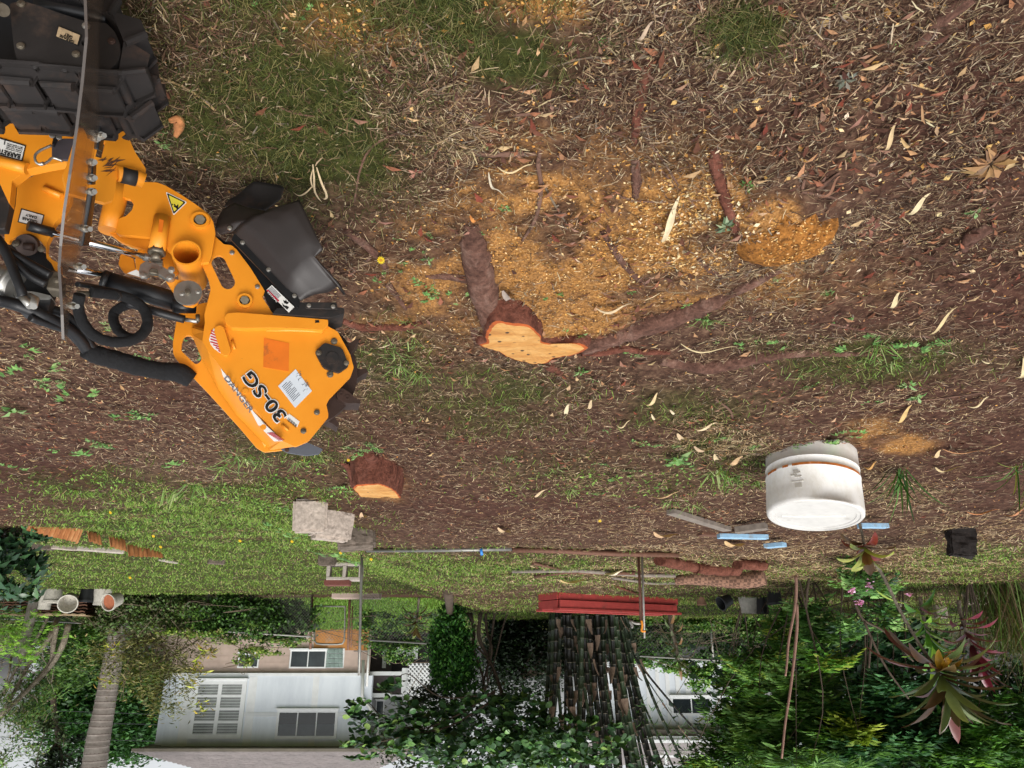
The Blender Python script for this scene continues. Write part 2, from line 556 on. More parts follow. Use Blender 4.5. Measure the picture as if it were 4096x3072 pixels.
for (mx_, my_, mr_, mh_) in ((1685, 462, .12, .055), (1500, 440, .22, .03), (1580, 505, .2, .02), (1210, 590, .25, .02), (1200, 520, .3, -.02), (1640, 505, .07, -.05), (1690, 520, .08, -.035), (820, 1020, .22, -.05), (1900, 545, .2, -.05), (1190, 690, .13, .03), (1090, 690, .08, .02), (1290, 690, .08, .02)):
 p_ = G(mx_ * 1.8517, my_ * 1.8517)
 MOUNDS.append((p_[0], p_[1], mr_, mh_))
def relief(X, Y):
 X = np.asarray(X, float); Y = np.asarray(Y, float)
 r = np.hypot(X, Y)
 f = 1 / (1 + r / 9)
 z = (fbm(X * 2.2, Y * 2.2, 21) - .5) * .055 + (fbm(X * 9, Y * 9, 22) - .5) * .03 * f + (fbm(X * 34, Y * 34, 23, 3) - .5) * .014 * f
 for (a, b, rr, h) in MOUNDS:
  z = z + h * np.exp(-((X - a) ** 2 + (Y - b) ** 2) / rr ** 2)
 return z * np.where(r < 30, 1, .3)
def gz(X, Y):
 return terrain(X, Y) + relief(X, Y)
def on_ground(px, py, dz=0.0):
 p = G(px, py)
 return np.array([p[0], p[1], float(gz(p[0], p[1])) + dz])
R_ = np.concatenate([np.geomspace(.35, 14, 430), np.geomspace(14.3, 400, 60)])
PH = np.concatenate([np.linspace(-50, 50, 330), np.linspace(54, 306, 44)])
rr_, pp_ = np.meshgrid(R_, np.radians(PH), indexing='ij')
gx = (rr_ * np.sin(pp_)).ravel(); gy = (rr_ * np.cos(pp_)).ravel()
gv = np.stack([gx, gy, gz(gx, gy)], 1)
nr, npn = rr_.shape
ii, jj = np.meshgrid(np.arange(nr - 1), np.arange(npn), indexing='ij')
j2 = (jj + 1) % npn
gf = np.stack([ii * npn + jj, ii * npn + j2, (ii + 1) * npn + j2, (ii + 1) * npn + jj], -1).reshape(-1, 4)
ctr = len(gv)
gv = np.concatenate([gv, [[0, 0, float(gz(0, 0))]]])
fan = np.stack([np.full(npn, ctr), (np.arange(npn) + 1) % npn, np.arange(npn)], 1)
zg, zs, zt, zr = zones(gv)
me = fast_mesh('ground', gv, [gf[:, ::-1], fan], np.stack([zg, zs, zr], 1), smooth=True)
M_GROUND, nt, bs = new_mat('soil')
at = nt.nodes.new('ShaderNodeAttribute'); at.attribute_name = 'tint'
sp = nt.nodes.new('ShaderNodeSeparateColor'); nt.links.new(at.outputs['Color'], sp.inputs[0])
tcg = nt.nodes.new('ShaderNodeTexCoord').outputs['Object']
n1 = noise(nt, 30, 8, tcg, .7); n2 = noise(nt, 140, 5, tcg, .7); n3 = noise(nt, 4, 4, tcg)
soil = ramp(nt, n1, [(.3, lin('#281a14')), (.5, lin('#4d372c')), (.72, lin('#7a604d'))])
red = ramp(nt, n1, [(.3, lin('#2d1b16')), (.55, lin('#4a2f26')), (.75, lin('#6b4b3f'))])
saw = ramp(nt, n2, [(.3, lin('#553a22')), (.5, lin('#a8773f')), (.72, lin('#cf9f66'))])
grs = ramp(nt, n1, [(.3, lin('#22240f')), (.55, lin('#3a3d1c')), (.75, lin('#565a2c'))])
c = mixc(nt, sp.outputs[2], soil, red)
c = mixc(nt, sp.outputs[0], c, grs)
sawf = nt.nodes.new('ShaderNodeMath'); sawf.operation = 'MULTIPLY_ADD'; sawf.use_clamp = True
nt.links.new(n1, sawf.inputs[0]); sawf.inputs[1].default_value = 1.4; sawf.inputs[2].default_value = -.25
sw2 = nt.nodes.new('ShaderNodeMath'); sw2.operation = 'MULTIPLY'; sw2.use_clamp = True
nt.links.new(sp.outputs[1], sw2.inputs[0]); sw2.inputs[1].default_value = 1.7
sw3 = nt.nodes.new('ShaderNodeMath'); sw3.operation = 'MULTIPLY'; sw3.use_clamp = True
nt.links.new(sawf.outputs[0], sw3.inputs[0]); nt.links.new(sw2.outputs[0], sw3.inputs[1])
sw4 = nt.nodes.new('ShaderNodeMath'); sw4.operation = 'MULTIPLY'; sw4.use_clamp = True
nt.links.new(sw3.outputs[0], sw4.inputs[0]); sw4.inputs[1].default_value = 1.6
c = mixc(nt, sw4.outputs[0], c, saw)
nt.links.new(c, bs.inputs['Base Color'])
bs.inputs['Roughness'].default_value = .95
bs.inputs['Specular IOR Level'].default_value = .15
add_bump(nt, bs, n2, .5, .006)
ground = link_mesh('ground', me, M_GROUND)
tag(ground, 'brown soil of the yard with worn grass, sawdust and leaf litter', kind='structure')
# ------------------------------------------------------------------ scatter helpers
def polar(n, r0, r1, a=46):
 r = r0 * (r1 / r0) ** rng.random(n)
 t = np.radians((rng.random(n) * 2 - 1) * a)
 X = r * np.sin(t); Y = r * np.cos(t)
 P = np.stack([X, Y, terrain(X, Y)], 1)
 return P, r
def hdir(n, tilt=.15):
 a = rng.random(n) * 2 * math.pi
 return np.stack([np.cos(a), np.sin(a), (rng.random(n) - .5) * 2 * tilt], 1)
def upn(n, j=.5):
 return unit(np.stack([(rng.random(n) - .5) * j, (rng.random(n) - .5) * j, np.ones(n)], 1))
def keep(P, r, w):
 m = rng.random(len(P)) < w
 return P[m], r[m]
def stuff(name, label, parts, mat):
 V, F, C = merge(parts)
 o = link_mesh(name, fast_mesh(name, V, F, C), mat)
 tag(o, label, kind='stuff')
 return o
P, r = polar(400000, .8, 18)
zg, zs, zt, zr = zones(P)
clump = fbm(P[:, 0] * 4, P[:, 1] * 4, 31)
w = np.clip((.75 - .66 * zg - .45 * zs - .15 * zr + .7 * zt) * (.35 + 1.2 * sstep(.35, .65, clump)), 0.03, 1)
m = rng.random(len(P)) < w
P = P[m]; r = r[m]; zt_ = zt[m]; zr_ = zr[m]
n = len(P)
Z = gz(P[:, 0], P[:, 1]) + rng.random(n) * .012 + .002
P[:, 2] = Z
L = (.006 + .034 * rng.random(n) ** 3) * (1 + r / 8) * (1 + .8 * zt_)
W = np.maximum(.0009 + .0026 * rng.random(n) ** 2.5, .00072 * r)
col = palette(n, ['#66503f', '#80664f', '#a38a6b', '#c4ab88', '#483529', '#6f5040', '#d8c4a0', '#8f8070'], [4, 4.2, 3.2, 2.2, 3.2, 3, 1.0, 1.6], .25)
st = palette(n, ['#bfa67c', '#d8c39a', '#a08660', '#8d7350', '#c4a987'], None, .2)
far = np.clip(zt_[:, None] * .9 + .12 * sstep(3, 7, r)[:, None], 0, 1)
pick = rng.random((n, 1)) < far
col = np.where(pick, st, col) * (1 - .25 * zr_[:, None] * (1 - zt_[:, None]))
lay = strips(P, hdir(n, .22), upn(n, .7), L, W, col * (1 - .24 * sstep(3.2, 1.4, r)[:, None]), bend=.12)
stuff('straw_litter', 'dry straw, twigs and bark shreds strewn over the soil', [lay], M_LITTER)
P, r = polar(17000, .8, 9)
zg, zs, zt, zr = zones(P)
clump = fbm(P[:, 0] * 3 + 5, P[:, 1] * 3, 33)
w = np.clip((.8 - .6 * zg - .6 * zs) * (.15 + 1.5 * sstep(.42, .66, clump)), .02, 1)
m = rng.random(len(P)) < w; P = P[m]; r = r[m]; n = len(P)
P[:, 2] = gz(P[:, 0], P[:, 1]) + .004 + rng.random(n) * .012
L = .014 + .034 * rng.random(n) ** 1.5; W = L * (.18 + .2 * rng.random(n))
col = palette(n, ['#6b4433', '#8a5b43', '#a87f5c', '#54372c', '#b99a74', '#8d6a58', '#7a3f30'], [3, 3, 2, 3, 1.2, 2, .8], .22)
stuff('leaf_litter', 'dead brown leaves scattered over the soil', [leaves(P, hdir(n, .15), upn(n, .8), L, W, col, .3, .1)], M_LITTER)
P, r = polar(190000, 1.0, 9, 40)
zg, zs, zt, zr = zones(P)
w = np.clip(zs ** 1.2 * 1.0 + .03 * (1 - zg), 0, 1)
m = rng.random(len(P)) < w; P = P[m]; r = r[m]; zz = zs[m]; n = len(P)
P[:, 2] = gz(P[:, 0], P[:, 1]) + .001 + rng.random(n) * .008
x_, y_, _ = proj(P)
pale = sstep(1240, 1480, x_ / 1.8517) * sstep(660, 540, y_ / 1.8517)
L = np.maximum((.003 + .008 * rng.random(n) ** 2.5), .0013 * r) * (1 + .55 * pale) * np.where(zz < .15, 1.3, 1); W = L * (.35 + .4 * rng.random(n))
c1 = palette(n, ['#c4904e', '#b07b3e', '#d6ac72', '#8f6230', '#e0c08c', '#5d4028'], [3, 2.5, 2.2, 1.5, 1, 1], .18)
c2 = palette(n, ['#cfa86c', '#dfc697', '#bf8f50', '#e8d6b2', '#a0763f', '#6b5038'], [3, 2.2, 2.5, 1.2, 1.2, .8], .15)
col = np.where(rng.random((n, 1)) < pale[:, None] * .85, c2, c1)
stuff('sawdust', 'fresh orange sawdust and chips thrown around the ground stumps', [simple_leaves(P, hdir(n, .4), upn(n, 1.2), L, W, col, .1)], M_CHIP)
P, r = polar(520000, .75, 30, 46)
zg, zs, zt, zr = zones(P)
tuft = sstep(.3, .62, fbm(P[:, 0] * 7, P[:, 1] * 7, 41))
w = np.clip(zg * (.3 + .8 * tuft), 0, 1) * np.where(r > 5, .8, .62)
m = rng.random(len(P)) < w; P = P[m]; r = r[m]; n = len(P)
P[:, 2] = gz(P[:, 0], P[:, 1]) - .002
x_, y_, _ = proj(P); dx_ = x_ / 1.8517; dy_ = y_ / 1.8517
bright = np.clip(sstep(980, 1120, dy_) * (1 - .55 * sstep(900, 1300, dx_)) + .35 * sstep(600, 800, dy_), 0, 1)
tall = blobs(dx_, dy_, [(1620, 50, 90, 60, 1)])
L = (.02 + .03 * rng.random(n)) * (1 + .9 * tall) * (1 + r * .045)
W = np.maximum(.0011 + .0008 * rng.random(n), .00085 * r)
c1 = palette(n, ['#4a5226', '#5d6530', '#6f7340', '#3d4a22', '#857c4c', '#9a8d60'], [3, 3, 2.2, 2.2, 1.6, 1.3], .2)
c2 = palette(n, ['#7a9c3f', '#8fb04e', '#648634', '#a3b465', '#b3aa78'], [3, 3, 2.5, 1.6, 1.0], .2)
col = np.where(rng.random((n, 1)) < bright[:, None], c2, c1)
d = np.stack([(rng.random(n) - .5) * 1.9, (rng.random(n) - .5) * 1.9, np.ones(n) * .75], 1)
stuff('grass', 'short thin grass growing in worn patches and across the far lawn', [blades(P, d, L, W, col, 1.0)], M_GRASS)
P, r = polar(90000, 3.6, 30, 46)
zg, zs, zt, zr = zones(P)
w = np.clip(zg * 1.0 * (.25 + sstep(.4, .6, fbm(P[:, 0] * 2, P[:, 1] * 2, 44))), 0, 1)
m = rng.random(len(P)) < w; P = P[m]; r = r[m]; n = len(P)
P[:, 2] = gz(P[:, 0], P[:, 1]) + rng.random(n) * .025
col = palette(n, ['#688f3a', '#80a84a', '#92b75a', '#527630'], None, .2)
L = (.010 + .014 * rng.random(n)) * (1 + r * .035)
stuff('ground_cover', 'small round green leaves of ground cover in the far lawn', [simple_leaves(P, hdir(n, .6), upn(n, .9), L, L * .6, col, .15)], M_GRASS)
n = 42000
X = 1.5 + 12 * rng.random(n); Y = 23.2 + 4.7 * rng.random(n)
P = np.stack([X, Y, gz(X, Y)], 1)
d = np.stack([(rng.random(n) - .5), (rng.random(n) - .5), np.ones(n)], 1)
stuff('lawn_grass', "bright mown grass of the neighbour's lawn seen through the gate", [blades(P, d, .07 + .06 * rng.random(n), .022, palette(n, ['#6f9a38', '#84ae48', '#5d8530', '#97b85a'], None, .15), .6)], M_GRASS)
# ------------------------------------------------------------------ houses
M_WHITEWALL, nt, bs = new_mat('white painted siding')
n_ = noise(nt, 1.2, 6, scaled_vec(nt, 1, 1, .25), .7)
c = ramp(nt, n_, [(.3, lin('#c6cdd4')), (.6, lin('#dbe1e6'))])
n2_ = noise(nt, 3, 7, scaled_vec(nt, 1.5, 1, .2), .75)
w = ramp(nt, n2_, [(.62, (0, 0, 0)), (.8, (.4, .4, .4))])
c = mixc(nt, w, c, lin('#a39d8d'))
nt.links.new(c, bs.inputs['Base Color']); bs.inputs['Roughness'].default_value = .6
M_TRIM = pm('white trim', '#dcdedd', .5, .06, 5, 0, 0, '#a8a192', .08)
M_PINK = pm('pinkish masonry', '#b8a396', .85, .12, 3, 0, .1, '#8f7f72', .12)
M_ORSTAIN = pm('soil stained masonry', '#b27a42', .85, .2, 4, 0, .1, '#b09a88', .16)
M_GLASS = pm('dark window glass', '#20262a', .08, .3, 1.5, 0, 0, spec=.8)
M_GLASSG = pm('grey window glass', '#3c4346', .15, .25, 2.5, 0, 0, spec=.7)
M_BLIND = pm('window blind', '#c3c8c4', .6, .12, 3, 0, 0)
M_BLOCK = pm('glass block', '#7f9089', .12, .25, 6, 0, .3, spec=.8)
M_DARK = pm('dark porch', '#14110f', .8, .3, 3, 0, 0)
M_BROWNP = pm('brown screen', '#3a3230', .6, .3, 3, 0, 0)
M_SOFFIT = pm('weathered soffit', '#6d665a', .8, .2, 2, 0, 0)
M_SHINGLE, nt, bs = new_mat('grey roof shingles')
n_ = noise(nt, 2.5, 4); n3_ = noise(nt, 24, 3, scaled_vec(nt, .35, 1, 1))
c = mixc(nt, n3_, ramp(nt, n_, [(.3, lin('#55504f')), (.7, lin('#79716f'))]), lin('#8d8683'))
nt.links.new(c, bs.inputs['Base Color']); bs.inputs['Roughness'].default_value = .95
M_PVC = pm('white pipe', '#d3d3ce', .45, .05)
def fbox(name, pa, pb, Y, th, mat, parent, proud=0.0, bevel=0):
 """upright box facing the yard between two looked-at corners, front face at Y - proud"""
 a = A(*pa, Y); b = A(*pb, Y)
 x0, x1 = sorted((a[0], b[0])); z0, z1_ = sorted((a[2], b[2]))
 m = MB(); m.abox(x0, x1, Y - proud, Y - proud + th, z0, z1_)
 return m.build(name, mat, parent, None, True, bevel)
def window(parent, pa, pb, Y, cols, rows, frame=.06, mat=None, pmat=None, blind=False, wall_proud=.05, mull=.035, skip=()):
 a = A(*pa, Y); b = A(*pb, Y)
 x0, x1 = sorted((a[0], b[0])); z0, z1_ = sorted((a[2], b[2]))
 yf = Y - wall_proud
 mat = mat or M_TRIM; pmat = pmat or M_GLASS
 m = MB(); m.abox(x0 + frame * .5, x1 - frame * .5, Y - .03, Y - .015, z0 + frame * .5, z1_ - frame * .5)
 w = m.build('window', M_DARK, parent)
 def bar(xa, xb, za, zb, nm='frame', k=0):
  m = MB(); m.abox(xa, xb, yf - k, Y - .004, za, zb); m.build(nm, M_GLASSG if nm == 'glazing_bar' and not blind else mat, w)
 bar(x0, x1, z0, z0 + frame); bar(x0, x1, z1_ - frame, z1_)
 bar(x0, x0 + frame, z0 + frame, z1_ - frame); bar(x1 - frame, x1, z0 + frame, z1_ - frame)
 bar(x0 - .03, x1 + .03, z0 - .05, z0 - .002, 'sill', .05)
 W = (x1 - x0 - 2 * frame - mull * (cols - 1)) / cols
 H = (z1_ - z0 - 2 * frame - mull * .6 * (rows - 1)) / rows
 for i in range(cols):
  xa = x0 + frame + i * (W + mull)
  if i: bar(xa - mull, xa, z0 + frame, z1_ - frame, 'mullion')
  for j in range(rows):
   za = z0 + frame + j * (H + mull * .6)
   if j: bar(xa, xa + W, za - mull * .6, za, 'glazing_bar')
   m = MB(); m.abox(xa, xa + W, Y - .032, Y - .028, za, za + H); m.build('pane', pmat[(i, j)] if isinstance(pmat, dict) and (i, j) in pmat else (pmat if not isinstance(pmat, dict) else pmat[None]), w)
   if blind:
    k = max(3, int(H / .048))
    m = MB()
    for q in range(k):
     z = za + H * (q + .5) / k
     m.box(((xa + xa + W) / 2, Y - .040, z), (W * .98, 0, 0), (0, .008, .004), (0, -.002, H / k * .40))
    o = m.build('blind_slats', M_BLIND, w); o['kind'] = 'stuff'
 return w
HY = 28.0
hb_ = A(1080, 2540, HY)
house = thing('house', 'two storey white house with pinkish ground floor beyond the chain link gate', 'house', (hb_[0], HY, .4))
fbox('upper_wall', (686, 2702), (1472, 3008), HY, .2, M_WHITEWALL, house)
fbox('lower_wall', (640, 2500), (1474, 2701), HY + .12, .2, M_PINK, house)
fbox('stained_base', (1262, 2505), (1474, 2601), HY + .12, .2, M_ORSTAIN, house, .003)
fbox('side_wall', (690, 2500), (700, 3005), HY + .25, 7, M_WHITEWALL, house)
fbox('belt_board', (684, 2692), (1474, 2704), HY, .05, M_TRIM, house, .012)
for x0, x1 in ((690, 786), (968, 1112), (1348, 1470)):
 for py in (2852, 2858, 2864):
  fbox('siding_band', (x0, py - 2), (x1, py + 2), HY, .03, M_TRIM, house, .016)
for px in (745, 1000, 1255):
 fbox('siding_seam', (px - .6, 2706), (px + .6, 2990), HY, .012, M_TRIM, house, .006)
for py in (2625, 2650, 2676):
 fbox('mortar_course', (645, py - .7), (1160, py + .7), HY + .12, .02, M_PINK, house, .008)
window(house, z1(1212, 1112), z1(1492, 1478), HY, 2, 4, .15, None, M_GLASS, True, .06, .13)
window(house, z2(134, 1298), z2(498, 1478), HY, 3, 2, .09, None, {None: M_GLASS, (0, 0): M_GLASS, (0, 1): M_GLASSG, (1, 1): M_GLASSG, (2, 1): M_GLASSG})
window(house, z2(216, 928), z2(432, 1042), HY + .12, 2, 1, .05, None, M_GLASSG)
gb = fbox('block_window', z2(430, 918), z2(542, 1040), HY + .12, .05, M_TRIM, house, .02)
for i in range(4):
 for j in range(4):
  fbox('glass_block', z2(434 + i * 26.5, 922 + j * 29.5), z2(434 + i * 26.5 + 24, 922 + j * 29.5 + 26.5), HY + .12, .06, M_BLOCK, gb, .045, .008)
window(house, z1(1480, 950), z1(1600, 1040), HY + .12, 2, 1, .05, None, M_GLASSG)
eL = A(530, 3000, HY - .9); eR = A(1665, 3000, HY - .9)
ez = eL[2]
def roof(parent, x0, x1, y0, z0, run, slope, ncourse, hipL, hipR, mat, tabw=.3):
 rise = math.tan(rad(slope))
 for k in range(ncourse):
  t0 = run * k / ncourse; t1 = run * (k + 1) / ncourse
  m = MB()
  xa, xb = x0 + hipL * t0, x1 - hipR * t0
  n = max(1, int((xb - xa) / tabw))
  off = rng.random() * tabw
  V = []; F = []
  for i in range(n):
   a = xa + (xb - xa) * i / n; b = xa + (xb - xa) * (i + .96) / n
   j = rng.random() * .010
   q = len(V)
   V += [(a, y0 + t0, z0 + t0 * rise + .012 + j), (b, y0 + t0, z0 + t0 * rise + .012 + j), (b, y0 + t1 + .02, z0 + (t1 + .02) * rise), (a, y0 + t1 + .02, z0 + (t1 + .02) * rise), (a, y0 + t0, z0 + t0 * rise - .01), (b, y0 + t0, z0 + t0 * rise - .01)]
   F += [(q, q + 1, q + 2, q + 3), (q + 4, q + 5, q + 1, q)]
  m.add(V, F); o = m.build('shingle_course', mat, parent, None, False); o['kind'] = 'stuff'
 m = MB()
 xa, xb = x0 + hipL * run, x1 - hipR * run
 zz = z0 + run * rise
 m.add([(x0, y0, z0 - .015), (x1, y0, z0 - .015), (xb, y0 + run, zz - .012), (xa, y0 + run, zz - .012), (x0, y0 + 2 * run, z0 - .015), (x1, y0 + 2 * run, z0 - .015)],
   [(0, 1, 2, 3), (0, 3, 4), (1, 5, 2), (3, 2, 5, 4)])
 m.build('roof', mat, parent)
roof(house, eR[0], eL[0], HY - .9, ez + .03, 4.2, 24, 34, .95, .95, M_SHINGLE)
m = MB(); m.abox(eR[0], eL[0], HY - .88, HY + 7.4, ez - .02, ez); m.build('soffit', M_SOFFIT, house)
m = MB(); m.abox(eR[0], eL[0], HY - .97, HY - .89, ez - .05, ez + .045); m.build('gutter', M_SOFFIT, house)
m = MB(); m.tube([A(1024 + 498 * .646, 3042, HY + .6), A(1024 + 494 * .646, 3024, HY + .6)], .05, 10); m.build('vent_pipe', M_GALV, house)
PYY = HY + 1.6
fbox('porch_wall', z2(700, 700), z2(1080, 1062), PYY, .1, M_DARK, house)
fbox('porch_door', z2(724, 850), z2(838, 1060), PYY, .05, M_BROWNP, house, .04)
fbox('porch_post', z2(788, 920), z2(804, 1040), PYY, .06, M_TRIM, house, .08)
fbox('porch_beam', z2(690, 1062), z2(905, 1086), HY + .4, .15, M_TRIM, house)
fbox('screen_panel', z2(692, 1086), z2(900, 1205), HY + .6, .05, M_BROWNP, house)
fbox('porch_rail', z2(686, 1196), z2(835, 1222), HY + .35, .1, M_TRIM, house)
fbox('porch_post', z2(905, 1040), z2(934, 1215), HY + .4, .12, M_TRIM, house)
fbox('upper_side_wall', z2(700, 1215), z2(1090, 1540), HY + 1.2, .1, pm('greyish wall', '#b0b2b2', .7, .1, 2, 0, 0), house)  # one even grey over the whole upper wall
window(house, z2(745, 1240), z2(790, 1350), HY + 1.2, 1, 3, .03, None, M_GLASSG)
window(house, z2(862, 920), z2(1000, 985), PYY - .2, 2, 1, .04, None, M_BLIND)
lat = fbox('lattice_panel', z2(934, 1205), z2(1075, 1222), HY + .3, .05, M_TRIM, house)
la, lb = A(*z2(940, 1012), HY + .25), A(*z2(1072, 1208), HY + .25)
for k in range(-9, 14):
 for s in (1, -1):
  pts = []
  W_, H_ = abs(lb[0] - la[0]), abs(lb[2] - la[2]); xm, zm = min(la[0], lb[0]), min(la[2], lb[2])
  u0 = k * .145
  seg = []
  for t in np.linspace(-.2, 3, 65):
   u = u0 + t * .7; v = t * .7
   if 0 <= u <= W_ and 0 <= v <= H_: seg.append((u, v))
  if len(seg) > 2:
   (ua, va), (ub, vb) = seg[0], seg[-1]
   if s < 0: ua, ub = W_ - ua, W_ - ub
   pa_ = np.array([xm + ua, HY + .25 + .014 * s, zm + va]); pb_ = np.array([xm + ub, HY + .25 + .014 * s, zm + vb])
   e = pb_ - pa_; nn_ = np.cross(e, (0, 1.0, 0)); nn_ /= np.linalg.norm(nn_)
   m = MB(); m.box((pa_ + pb_) / 2, e, nn_ * .045, np.array([0, .012, 0])); m.build('slat', M_TRIM, lat)
m = MB(); m.tube([A(x, y, HY - .12) for x, y in (z2(664, 990), z2(658, 1225), z2(672, 1245), z2(740, 1335), z2(752, 1360), z2(752, 1500))], .055, 8, True, True); m.build('downspout', M_PVC, house)
m = MB(); m.tube([A(x, y, HY - .05) for x, y in (z2(700, 880), z2(686, 1155))], .04, 8); m.build('downspout', M_PVC, house)
m = MB(); m.tube([A(x, y, HY - .1) for x, y in (z2(690, 937), z2(605, 934))], .02, 6); m.build('pipe_arm', M_GALV, house)
H2 = 25.0
hb_ = A(2650, 2580, H2)
house2 = thing('house', 'single white boarded house with a small dark window behind the bamboo', 'house', (hb_[0], H2, .4))
fbox('wall', (2300, 2640), z3(1348, 1440), H2, .2, M_WHITEWALL, house2)
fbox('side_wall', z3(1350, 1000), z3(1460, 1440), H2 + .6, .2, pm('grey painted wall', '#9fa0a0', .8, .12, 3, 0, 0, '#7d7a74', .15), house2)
fbox('corner_board', z3(1336, 1000), z3(1356, 1440), H2, .1, M_TRIM, house2, .03)
for x in range(470, 1330, 62):
 fbox('batten', z3(x, 1000), z3(x + 3, 1425), H2, .03, M_TRIM, house2, .018)
for y in (1268, 1392):
 fbox('batten', z3(450, y), z3(1340, y + 3), H2, .03, M_TRIM, house2, .012)
window(house2, z3(978, 1216), z3(1242, 1334), H2, 2, 1, .07, None, M_GLASS)
fbox('soffit', z3(430, 1422), z3(1365, 1460), H2 - .5, .6, M_SOFFIT, house2)
fbox('fascia', z3(425, 1462), z3(1400, 1482), H2 - .62, .1, M_TRIM, house2)
fbox('gutter', z3(425, 1486), z3(1400, 1504), H2 - .72, .1, M_TRIM, house2)
for x in (940, 1150, 1235):
 fbox('dormer_post', z3(x, 1506), z3(x + 22, 1640), H2 + .8, .1, M_TRIM, house2)
fbox('dormer_beam', z3(900, 1530), z3(1260, 1546), H2 + .8, .1, M_TRIM, house2, .02)
fbox('dormer_beam', z3(900, 1580), z3(1260, 1594), H2 + .8, .1, M_TRIM, house2, .02)
m = MB()
a = A(*z3(425, 1500), H2 - .7); b = A(*z3(1400, 1500), H2 - .7)
m.add([(a[0], H2 - .7, a[2]), (b[0], H2 - .7, a[2]), (b[0], H2 + 5, a[2] + 1.3), (a[0], H2 + 5, a[2] + 1.3), (a[0], H2 - .7, a[2] + .03), (b[0], H2 - .7, a[2] + .03), (b[0], H2 + 5, a[2] + 1.33), (a[0], H2 + 5, a[2] + 1.33)],
  [(0, 1, 2, 3), (4, 7, 6, 5), (0, 4, 5, 1), (1, 5, 6, 2), (2, 6, 7, 3), (3, 7, 4, 0)])
m.build('roof', M_SHINGLE, house2)
q = A(*z1(290, 1110), 45)
far_house = thing('house', 'grey roofed building glimpsed between leaning trunks', 'house', (q[0], 45, 0))
fbox('wall', z1(210, 900), z1(360, 1090), 45, .2, M_WHITEWALL, far_house)
a = A(*z1(195, 1085), 44.5); b = A(*z1(365, 1110), 44.5)
m = MB(); m.add([(a[0], 44.3, a[2]), (b[0], 44.3, a[2]), (b[0] + .5, 48, a[2] + 1.0), (a[0] - .5, 48, a[2] + 1.0), (a[0], 44.3, a[2] - .15), (b[0], 44.3, a[2] - .15)], [(0, 1, 2, 3), (0, 4, 5, 1)]); m.build('roof', M_SHINGLE, far_house)
# ------------------------------------------------------------------ chain link fence and gate
M_FENCE = pm('dull galvanised pipe', '#8f8f88', .5, .12, 8, .5, 0, '#6f6250', .15)
M_RUSTP = pm('rusty gate pipe', '#7a5a48', .7, .25, 9, .3, .1, '#4a382e', .15)
M_WIRE = pm('fence wire', '#6f6e68', .5, .15, 20, .6, 0)
FA = A(-350, 2453, 23.5); FB = A(4500, 2737, 16.6)
def fence_at(px):
 """point on the rail line seen at this column"""
 d0 = A(px, 2560, 1.0) - CAM
 e = FB - FA; n = np.array([e[1], -e[0], 0])
 d = ray(px, 2560); t = ((FA - CAM) @ n) / (d @ n)
 p = CAM + d * t
 s = ((p - FA) @ e) / (e @ e)
 q = FA + e * s
 return q
fence = thing('chain_link_fence', 'long chain link fence with a top rail running behind the whole yard', 'fence', (0, 20, 0))
def rail(px0, px1, mat=M_FENCE):
 m = MB(); m.tube([fence_at(px0), fence_at(px1)], .024, 8); m.build('top_rail', mat, fence)
rail(-300, 1242); rail(1480, 4450)
for px in (-150, 384, 808, 2852, 3480, 4150):
 q = fence_at(px); zb = float(terrain(q[0], q[1]))
 m = MB(); m.tube([(q[0], q[1] + .03, zb - .1), (q[0], q[1] + .03, q[2] + .03)], .03, 8); m.build('post', M_FENCE, fence)
 m = MB(); m.disc((q[0], q[1] + .03, q[2] + .02), (0, 0, 1.0), .036, .04, 10); m.build('post_cap', M_FENCE, fence)
def mesh_between(name, pa, pb, z0a, z0b, z1a, z1b, parent, pitch=.085, r=.0036):
 e = pb - pa; e[2] = 0; L = np.linalg.norm(e); e /= L; n = np.array([-e[1], e[0], 0])
 m = MB()
 H0 = min(z0a, z0b); H1 = max(z1a, z1b)
 H = H1 - H0
 k0 = -int(H / pitch) - 1; k1 = int(L / pitch) + int(H / pitch) + 1
 def inside(u, v):
  s = u / L
  return 0 <= u <= L and z0a + (z0b - z0a) * s <= v <= z1a + (z1b - z1a) * s
 for s_ in (1, -1):
  for k in range(k0, k1):
   seg = []
   for t in np.linspace(0, H, 14):
    u = k * pitch + s_ * t + (0 if s_ > 0 else 0)
    if inside(u, H0 + t): seg.append((u, H0 + t))
   if len(seg) >= 2:
    a = pa * [1, 1, 0] + e * seg[0][0] + np.array([0, 0, seg[0][1]]) + n * .004 * s_
    b = pa * [1, 1, 0] + e * seg[-1][0] + np.array([0, 0, seg[-1][1]]) + n * .004 * s_
    m.tube([a, b], r, 3, False, True)
 o = m.build(name, M_WIRE, parent, None, False); o['kind'] = 'stuff'
 return o
for a_, b_ in ((-300, 384), (384, 808), (808, 1240), (1480, 2000), (2000, 2852), (2852, 3480), (3480, 4450)):
 qa = fence_at(a_); qb = fence_at(b_)
 mesh_between('wire_mesh', qa, qb, float(terrain(qa[0], qa[1])), float(terrain(qb[0], qb[1])), qa[2], qb[2], fence)
ga = A(1246, 2422, 21.4); gb2 = A(1396, 2430, 21.2)
gate = thing('gate', 'rusty chain link gate with rounded frame before the orange stained wall', 'gate', (ga[0], ga[1], float(terrain(ga[0], ga[1]))))
for px, top in ((1244, 2597), (1396, 2599)):
 a = A(px, 2420, 21.3); b = A(px + (-3 if px < 1300 else -4), top, 21.3)
 m = MB(); m.tube([(a[0], a[1], float(terrain(a[0], a[1])) - .1), b], .036, 8); m.build('gate_post', M_RUSTP, gate)
a0, b0, b1, a1 = A(1260, 2424, 21.25), A(1381, 2426, 21.25), A(1377, 2574, 21.25), A(1256, 2572, 21.25)
